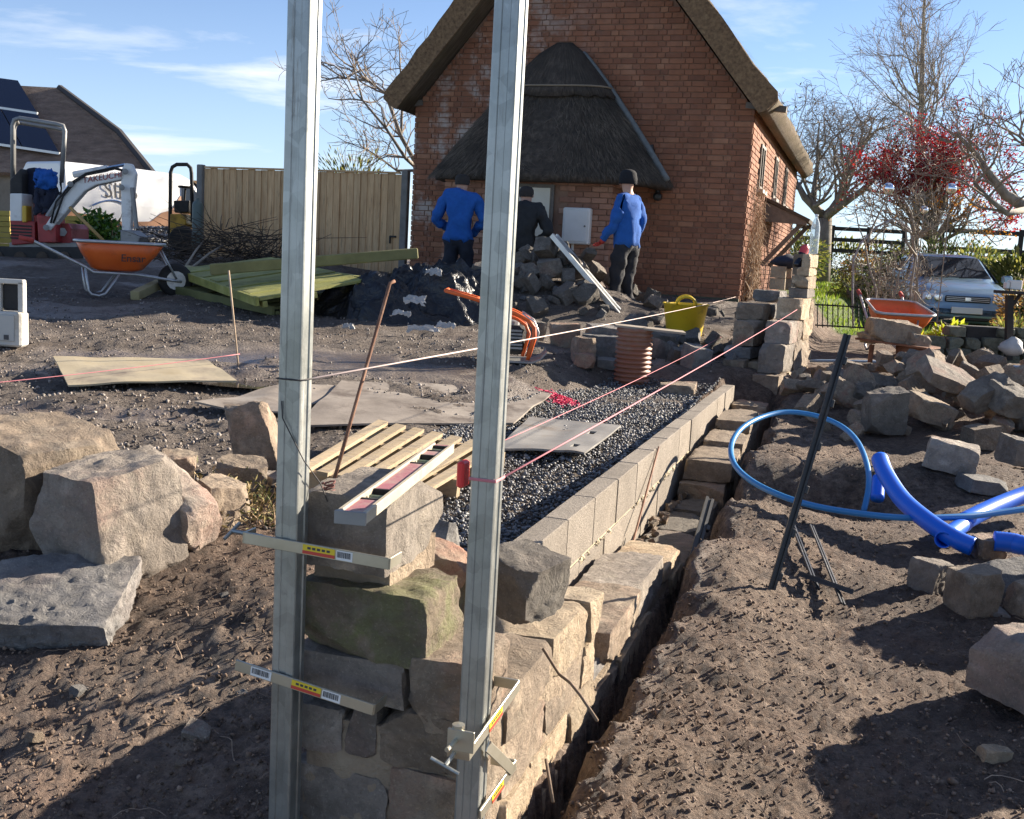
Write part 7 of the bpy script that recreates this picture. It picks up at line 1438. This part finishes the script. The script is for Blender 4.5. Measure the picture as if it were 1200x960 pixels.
for i, (px, Y, rx, ry, h, n, mt, lb, ls) in enumerate(((1150, 22.5, .8, .7, 1.25, 2600, M_olive, 'olive green shrub behind the parked car, right of the red tree', (.06, .13)), (1192, 21.5, .7, .7, 1.35, 2600, M_olive, 'pale olive bamboo like shrub at the right edge behind the bird table', (.08, .2)), (1215, 18, .7, .6, 1.0, 1800, M_bronze, 'bronze leaved shrub at the right edge beyond the dwarf wall', (.05, .1)),
    (1052, 22, .9, .6, 1.1, 2200, M_hedge, 'dark shrub to the left of the parked car', (.05, .1)), (1105, 25, 1.5, .7, 1.25, 3000, M_hedge, 'dark hedge growing directly behind the parked car', (.06, .12)), (1010, 24, .5, .4, .9, 900, M_bronze, 'brown leaved bush beside the metal arch on the lawn edge', (.05, .1)), (1000, 20, .35, .3, .5, 600, M_olive, 'small green shrub at the bottom of the lawn beside the far wall', (.04, .09)),
    (927, 31, 1.0, .8, 1.5, 1800, M_olive, 'green shrub seen below the cottage canopy', (.08, .16)), (1120, 13.4, .26, .2, .42, 420, M_lime, 'bright yellow green laurel plant on top of the dwarf wall', (.06, .12)), (1152, 13.5, .22, .2, .34, 240, M_lime, 'low yellow green plant right of the laurel on the dwarf wall', (.05, .10)), (1085, 13.2, .14, .12, .3, 140, M_lime, 'single leafy sprig right of the rear orange wheelbarrow', (.06, .11)), (1192, 14.2, .3, .25, .5, 420, M_olive, 'tangled green plant beyond the bird table', (.05, .1)))):
    shrub('shrub', gb(px, 330, Y), rx, ry, h, n, mt, lb, 'shrub', ls, .4, 50+i)
# far hedge and bamboo
for px, Y, rx, h, lb in ((985, 42, 4.2, 1.6, 'far yellow green field hedge beyond the black rail fence'), ): shrub('hedge', gb(px, 300, Y), rx, .8, h, 3500, M_olive, lb, 'hedge', (.12, .25), .4, 77)
shrub('hedge', gb(1150, 300, 46), 6.5, .8, 1.1, 3500, M_hedge, 'distant dark hedge line behind the birch', 'hedge', (.12, .25), .4, 78)
q = at(415, 200, 24); q.z = gz(q.x, q.y); shrub('bamboo_shrub', q, 1.1, .5, 2.45, 1500, M_olive, 'feathery green shrub showing over the top of the timber fence', 'shrub', (.10, .22), .22, 81)
M_brail = mottle('black_stained_rail', [(.014, .012, .011), (.035, .03, .027)], 9, .8, rnd=0)
def railfence(pxs, Y, ytop, h, rails, label, spacing=1.6):
    a, b = at(pxs[0], ytop, Y), at(pxs[1], ytop+(pxs[1]-pxs[0])*.054, Y); t = thing('rail_fence', Vector(((a.x+b.x)/2, Y, gz((a.x+b.x)/2, Y))), label, 'fence'); n = max(2, int((b-a).length/spacing)+1)
    for k in range(n+1): p = a.lerp(b, k/n); m = MB(); m.beam(Vector((p.x, p.y, p.z-h-.4)), p+UP*.06, .10, .10, Vector((0, 1, 0))); m.build('post', M_brail, t)
    for k in range(rails): m = MB(); o = Vector((0, -.07, -h*(k+.12)/rails)); m.beam(a+o, b+o, .04, .13); m.build('rail', M_brail, t)
railfence((935, 1060), 37, 264, 1.1, 3, 'black wooden rail fence across the top of the lawn')
railfence((1105, 1290), 30, 267, 1.0, 2, 'thin dark rail fence behind the shrubs at the right', 2.2)
# ================================================================== BARE GARDEN SHRUB, ARCH, GLASS BALLS
M_silver = mottle('silver_twig', [(.17, .135, .10), (.32, .27, .21)], 9, .8, rnd=0)
Y = 14.5; t = Tree(23); b = gb(1062, 372, Y)
stems = ([T(1062, 380, Y), T(1066, 340, Y), T(1072, 300, Y), T(1070, 275, Y), T(1050, 255, Y), T(1040, 240, Y)], [T(1072, 300, Y), T(1075, 280, Y), T(1090, 268, Y), T(1104, 262, Y), T(1102, 248, Y)], [T(1024, 375, Y), T(1025, 340, Y), T(1018, 310, Y), T(1016, 285, Y), T(1006, 264, Y)], [T(1016, 285, Y), T(1028, 270, Y), T(1032, 235, Y)], [T(1070, 275, Y), T(1066, 250, Y), T(1058, 232, Y)], [T(1072, 300, Y), T(1060, 285, Y), T(1066, 262, Y), T(1080, 246, Y)], [T(1040, 378, Y), T(1048, 340, Y), T(1056, 315, Y), T(1080, 290, Y)])
for s in stems:
    t.trunk.tube([p+Vector((t.r.gauss(0, .012), t.r.gauss(0, .1), 0)) for p in s], [.019-.011*k/(len(s)-1) for k in range(len(s))], 6)
    for p in s[1:]:
        for c in range(2): t.grow(p, Vector((t.r.gauss(0, 1), t.r.gauss(0, .6), t.r.uniform(-.3, 1))), .28, .009, 2, 3, .0, .3, .05, .8, .7, .0032)
t.done(b, 'tangle of bare silvery shrub stems between the far wall and the car', M_silver, M_silver, 'shrub', 'bare_shrub')
for i in range(60):
    pass
t = Tree(29); b = gb(1040, 372, 15.2)
for k in range(34): p = T(t.r.uniform(1018, 1078), t.r.uniform(335, 385), 15.2); t.grow(p, Vector((t.r.gauss(0, .8), t.r.gauss(0, .5), 1)), .35, .008, 2, 3, .06, .3, .1, .8, .75, .0035)
t.trunk.tube([T(1040, 385, 15.2), T(1042, 350, 15.2)], .02, 5); t.done(b, 'low thicket of dry twigs behind the rear orange wheelbarrow', M_silver, M_silver, 'shrub', 'dry_thicket')
M_ball = NT('mirror_glass').fin((.75, .78, .82, 1), .06, 1.0, None)
for px, py, Yb, sz, lb in ((1041, 221, 14.5, .075, 'silver glass garden ball, left of the two on canes above the bare shrub'), (1115, 221, 14.5, .07, 'silver glass garden ball on a cane in front of the red tree'), (1083, 246, 14.7, .055, 'small silver garden ball low between the other two')):
    p = at(px, py, Yb); t_ = thing('garden_ball', Vector((p.x, p.y, gz(p.x, p.y))), lb, 'garden ornament'); bm = bmesh.new(); bmesh.ops.create_uvsphere(bm, u_segments=20, v_segments=12, radius=sz); m = MB(); m.add([v.co+p for v in bm.verts], [[v.index for v in f.verts] for f in bm.faces]); bm.free(); m.build('ball', M_ball, t_, smooth=True)
    m = MB(); m.tube([Vector((p.x, p.y, gz(p.x, p.y))), p-UP*sz*.95], .008, 5); m.build('cane', M_silver, t_)
Y = 15.5; m = MB(); m.tube([T(1000, 385, Y), T(999, 345, Y), T(1000, 305, Y), T(1008, 286, Y), T(1027, 266, Y), T(1048, 256, Y), T(1066, 268, Y), T(1074, 300, Y), T(1076, 380, Y)], .016, 8); m.single('garden_arch', mottle('grey_paint_tube', [(.24, .23, .25), (.34, .33, .35)], 9, .5), 'grey metal garden arch behind the bare shrub', 'arch', smooth=True)
m = MB(); Y = 14.8
for k in range(12): x = 958+6*k; m.tube([T(x, 384, Y), T(x, 356, Y)], .008, 4)
for y in (357, 381): m.tube([T(955, y, Y), T(1027, y+4, Y)], .010, 4)
m.single('low_railing', plain('black_iron', (.015, .015, .015), .6, .4), 'low black metal railing at the bottom of the lawn', 'railing')
# ================================================================== CAR
M_cblue = NT('pale_blue_car_paint').fin((.22, .33, .42, 1), .28, .35, None, Coat_Weight=.6); M_lamp = NT('lamp_glass').fin((.62, .64, .66, 1), .1, .2, None); M_plate = plain('number_plate', (.74, .74, .70), .5); M_grille = plain('dark_grille', (.012, .012, .014), .4)
cb = at(1128, 372, 20.0); cb.z = gz(cb.x, cb.y)+.02; yaw = R_(-24); cf = Vector((math.sin(R_(-9)), -math.cos(R_(-9)), 0)); cs = Vector((math.cos(R_(-9)), math.sin(R_(-9)), 0))
cb = at(1131, 380, 19.0); cb.z = at(1120, 298.5, 20.6).z-1.46
car = thing('parked_car', cb, 'pale blue hatchback car parked beyond the dwarf wall, facing the camera', 'car')
CV = lambda x, y, z: cb-cf*x+cs*y+UP*z       # x back from the nose, y to the right of the picture, z up
def ring(x, zl, zs, zt, w, wt): return [CV(x, s*y, z) for s, pts in ((-1, ((w*.86, zl), (w, zl+.12), (w*1.0, zs-.12), (w*.96, zs), (wt, zt-.03), (wt*.72, zt))), (1, ((wt*.72, zt), (wt, zt-.03), (w*.96, zs), (w, zs-.12), (w, zl+.12), (w*.86, zl)))) for y, z in pts]
st = [(0, .36, .50, .56, .58, .50), (.05, .26, .60, .70, .74, .62), (.28, .22, .72, .80, .83, .70), (.8, .22, .84, .93, .86, .74), (1.15, .22, .90, .985, .86, .74), (1.2, .22, .90, .99, .86, .73), (1.95, .22, .92, 1.42, .86, .60), (2.3, .22, .92, 1.475, .86, .60), (3.2, .22, .93, 1.45, .86, .58), (3.75, .24, .95, 1.15, .84, .66), (4.0, .3, .9, 1.0, .80, .64), (4.06, .4, .7, .8, .7, .6)]
m = MB(); m.loft([ring(*s) for s in st]); m.build('body', M_cblue, car, smooth=True, fixn=True)
o = .012
m = MB(); m.prism([CV(1.24, -.66, 1.03), CV(1.24, .66, 1.03), CV(1.92, .545, 1.405), CV(1.92, -.545, 1.405)], (UP*.75+cf*.6).normalized()*o); m.build('windscreen', M_glassd, car, fixn=True)
for s in (-1, 1):
    m = MB(); m.prism([CV(1.4, s*.835, .97), CV(2.35, s*.84, .97), CV(2.35, s*.64, 1.38), CV(1.98, s*.64, 1.37)], cs*s*o); m.build('side_window', M_glassd, car, fixn=True)
    m = MB(); m.prism([CV(2.42, s*.84, .97), CV(3.35, s*.83, .98), CV(3.15, s*.62, 1.36), CV(2.42, s*.64, 1.38)], cs*s*o); m.build('side_window', M_glassd, car, fixn=True)
    m = MB(); m.cbox(CV(1.35, s*.97, 1.04), .09, .06, .07, (cs, cf, UP), .025); m.build('mirror', M_cblue, car)
    m = MB(); m.prism([CV(.04, s*.42, .60), CV(.05, s*.42, .72), CV(.16, s*.74, .74), CV(.13, s*.75, .60)] if s > 0 else [CV(.13, s*.75, .60), CV(.16, s*.74, .74), CV(.05, s*.42, .72), CV(.04, s*.42, .60)], cf*.035); hl = m.build('headlight', M_lamp, car, fixn=True, bevel=.01)
    for yy_ in (.50, .64): m = MB(); m.lathe(CV(.045+.05*(yy_-.5)/.14, s*yy_, .665)+cf*.03, [(.065, 0), (.065, .02), (.045, .026), (0, .028)], 12, cf); m.build('lens', plain('lens_dark', (.10, .10, .11), .15) if False else M_chr, hl)
    for x in (.78, 3.3): m = MB(); m.lathe(CV(x, s*.72, .31), [(.18, 0), (.30, 0), (.31, .03), (.31, .14), (.29, .16), (.18, .16)], 18, cs*s); wv = m.build('wheel', M_tyre, car); m = MB(); m.lathe(CV(x, s*.72, .31)+cs*s*.15, [(.03, .0), (.19, .004), (.2, -.03)], 14, cs*s); m.build('rim', M_alu, wv)
m = MB(); m.cbox(CV(.012, 0, .655), .38, .02, .055, (cs, cf, UP), .015); g_ = m.build('grille', M_grille, car)
for k in range(3): m = MB(); m.box(CV(-.012, 0, .625+.03*k), .36, .004, .005, (cs, cf, UP)); m.build('grille_bar', M_alu, g_)
m = MB(); m.cbox(CV(-.018, 0, .66), .05, .006, .03, (cs, cf, UP), .004); m.build('badge', M_chr, g_)
m = MB(); m.cbox(CV(.0, 0, .46), .26, .03, .055, (cs, cf, UP), .004); m.build('number_plate', M_plate, car); m = MB(); m.cbox(CV(.03, 0, .33), .45, .02, .05, (cs, cf, UP), .015); m.build('lower_grille', M_grille, car)
for s in (-1, 1): m = MB(); m.tube([CV(1.23, s*.1, 1.03), CV(1.26, s*.62, 1.05)], .012, 5); m.build('wiper', M_blk, car)
# second car far behind, only a sliver shows
# ================================================================== DWARF WALL AND ITS BITS
M_gw = stone_mat('mossy_dwarf_stone', (.10, .105, .07), (.17, .17, .12), (.27, .26, .19), redamt=.1, lich=.4)
dw = thing('dwarf_wall', at(1145, 420, 12.6), 'low dry stone garden wall of mossy stones at the right, beyond the rubble', 'wall'); r = random.Random(41); YW = 12.6; k = 0
for row, (y0, y1) in enumerate(((410, 424), (396, 409), (384, 395))):
    x = 1078+r.uniform(0, 8)
    while x < 1290:
        wpx = r.uniform(18, 34); a, b = at(x, y1+(x-1140)*.03, YW), at(x+wpx, y0+(x-1140)*.03, YW)
        if not (row == 2 and (x < 1085 or 1130 < x < 1165)):
            me = stone_mesh('stone', 1000+k, (b.x-a.x-.015, .25, b.z-a.z-.008), 6, .06, 4, .08, M_gw); o = link(bpy.data.objects.new('stone', me), dw); o.location = (a+b)/2+Vector((0, r.uniform(-.02, .02)+.04*row, 0))-dw.location; k += 1
        x += wpx+1
m = MB(); a = at(1152, 391, 12.75); m.cbox(a, .26, .14, .085, None, .015); m.single('planter_box', M_brail, 'dark wooden planter box sitting on the dwarf wall', 'planter')
bt_ = at(1184, 402, 12.4); tb_ = thing('bird_table', bt_, 'dark wooden bird table post standing before the dwarf wall at the right', 'bird table'); m = MB(); m.beam(bt_-UP*.2, at(1183, 346, 12.4), .07, .07, Vector((0, 1, 0))); m.build('post', M_brail, tb_); m = MB(); m.cbox(at(1190, 343, 12.4), .19, .15, .018, None, .006); m.build('tray', M_brail, tb_); m = MB(); m.beam(at(1183, 362, 12.4), at(1196, 345, 12.4), .03, .03); m.build('brace', M_brail, tb_)
m = MB(); c = at(1189, 334, 12.4); m.cbox(c, .065, .06, .055, None, .01); m.cbox(c+Vector((-.09, 0, -.01)), .02, .05, .04, None, .01); m.single('feed_tub', M_white, 'white plastic tub standing on the bird table tray', 'tub')
c = at(1186, 408, 12.2); m = MB(); rg = []
for k in range(8): t_ = k/7; rg.append([c+Vector((math.cos(a*.628)*(.02+.12*math.sin(math.pi*min(1, t_+.06))**.7)*(1+.2*math.sin(a*2.1+k*1.3)), math.sin(a*.628)*.1*math.sin(math.pi*min(1, t_+.1)), .22*t_-.09)) for a in range(10)])
m.loft(rg); m.single('plastic_bag', M_wpl, 'crumpled white plastic bag at the foot of the bird table', 'bag', smooth=True)
m = MB(); m.tube([Vector((p.x, p.y, gz(p.x, p.y)+.03)) for p in smooth_path([at(x, y, Yp) for x, y, Yp in ((950, 416, 11.5), (1010, 420, 11.6), (1070, 421, 11.8), (1100, 423, 11.9), (1150, 427, 11.9), (1200, 431, 12), (1280, 436, 12))])], .016, 8); m.single('water_pipe', mottle('pale_blue_pipe', [(.18, .26, .36), (.28, .36, .46)], 9, .4), 'pale blue pipe lying along the ground below the dwarf wall', 'pipe', smooth=True)
# rusty stand with a stone on it
M_rusty = mottle('rusted_iron', [(.07, .028, .015), (.17, .065, .03), (.28, .13, .07)], 9, .85, 60, .5, .006, rnd=0)
sb = at(1063, 436, 10.9); rs_ = thing('rusty_stand', sb, 'rusty iron drum stand carrying a flat plate at the back of the rubble heap', 'stand'); m = MB(); m.lathe(sb, [(.11, 0), (.135, .26), (.125, .26), (.10, .02)], 20, UP, False); m.build('drum', M_rusty, rs_, smooth=True)
m = MB(); a = [at(1002, 398, 10.9), at(1086, 410, 10.7), at(1102, 409, 11.2), at(1020, 396, 11.4)]; m.prism(a, UP*.02); m.build('plate', M_rusty, rs_, fixn=True); m = MB(); m.tube([at(1022, 404, 10.95), at(1018, 436, 10.95)], .025, 6); m.build('leg', M_rusty, rs_)
for px, py, Yb, d, rt, sd_, lb in ((1045, 389, 11.0, (.46, .3, .22), (.05, .1, .1), 91, 'big dull brown stone resting on the rusty plate'), (1072, 399, 10.95, (.26, .25, .12), (.1, .1, .5), 92, 'smaller brown stone resting at the right end of the rusty plate'), (1022, 395, 11.0, (.2, .2, .1), (.1, -.1, .5), 93, 'flat brown stone resting at the left end of the rusty plate')):
    p = at(px, py, Yb); me = stone_mesh('stone_block', sd_, d, 12, .06, 6, .2, M_sand); o = link(bpy.data.objects.new('stone_block', me)); o.location = p; o.rotation_euler = rt; tag(o, lb, 'stone')
# lawn grass blades
n = 12000; Yr = 15.5+RNG.random(n)**1.4*16; Xr = Yr*RNG.uniform(.26, .56, n); k = sst(Yr+1.2*fbm(Xr*.7, Yr*.7, 3, 3), 15.6, 16.6)*sst(Xr, 4.3, 5.0) > .5; Xr, Yr = Xr[k], Yr[k]; n = len(Xr); Zr = gd(Xr, Yr); ang = RNG.uniform(0, 6.28, n); hh = RNG.uniform(.05, .13, n); V = np.stack([np.stack([Xr+.012*np.cos(ang), Yr+.012*np.sin(ang), Zr], 1), np.stack([Xr-.012*np.cos(ang), Yr-.012*np.sin(ang), Zr], 1), np.stack([Xr+RNG.normal(0, .03, n), Yr+RNG.normal(0, .03, n), Zr+hh], 1)], 1).reshape(-1, 3)
tag(big_mesh('lawn_grass', V, np.arange(3*n).reshape(-1, 3), lmat('lawn_blade', [(.05, .09, .015), (.13, .19, .03), (.22, .26, .06)])), 'short bright green grass of the sloping lawn', 'grass', kind='stuff')
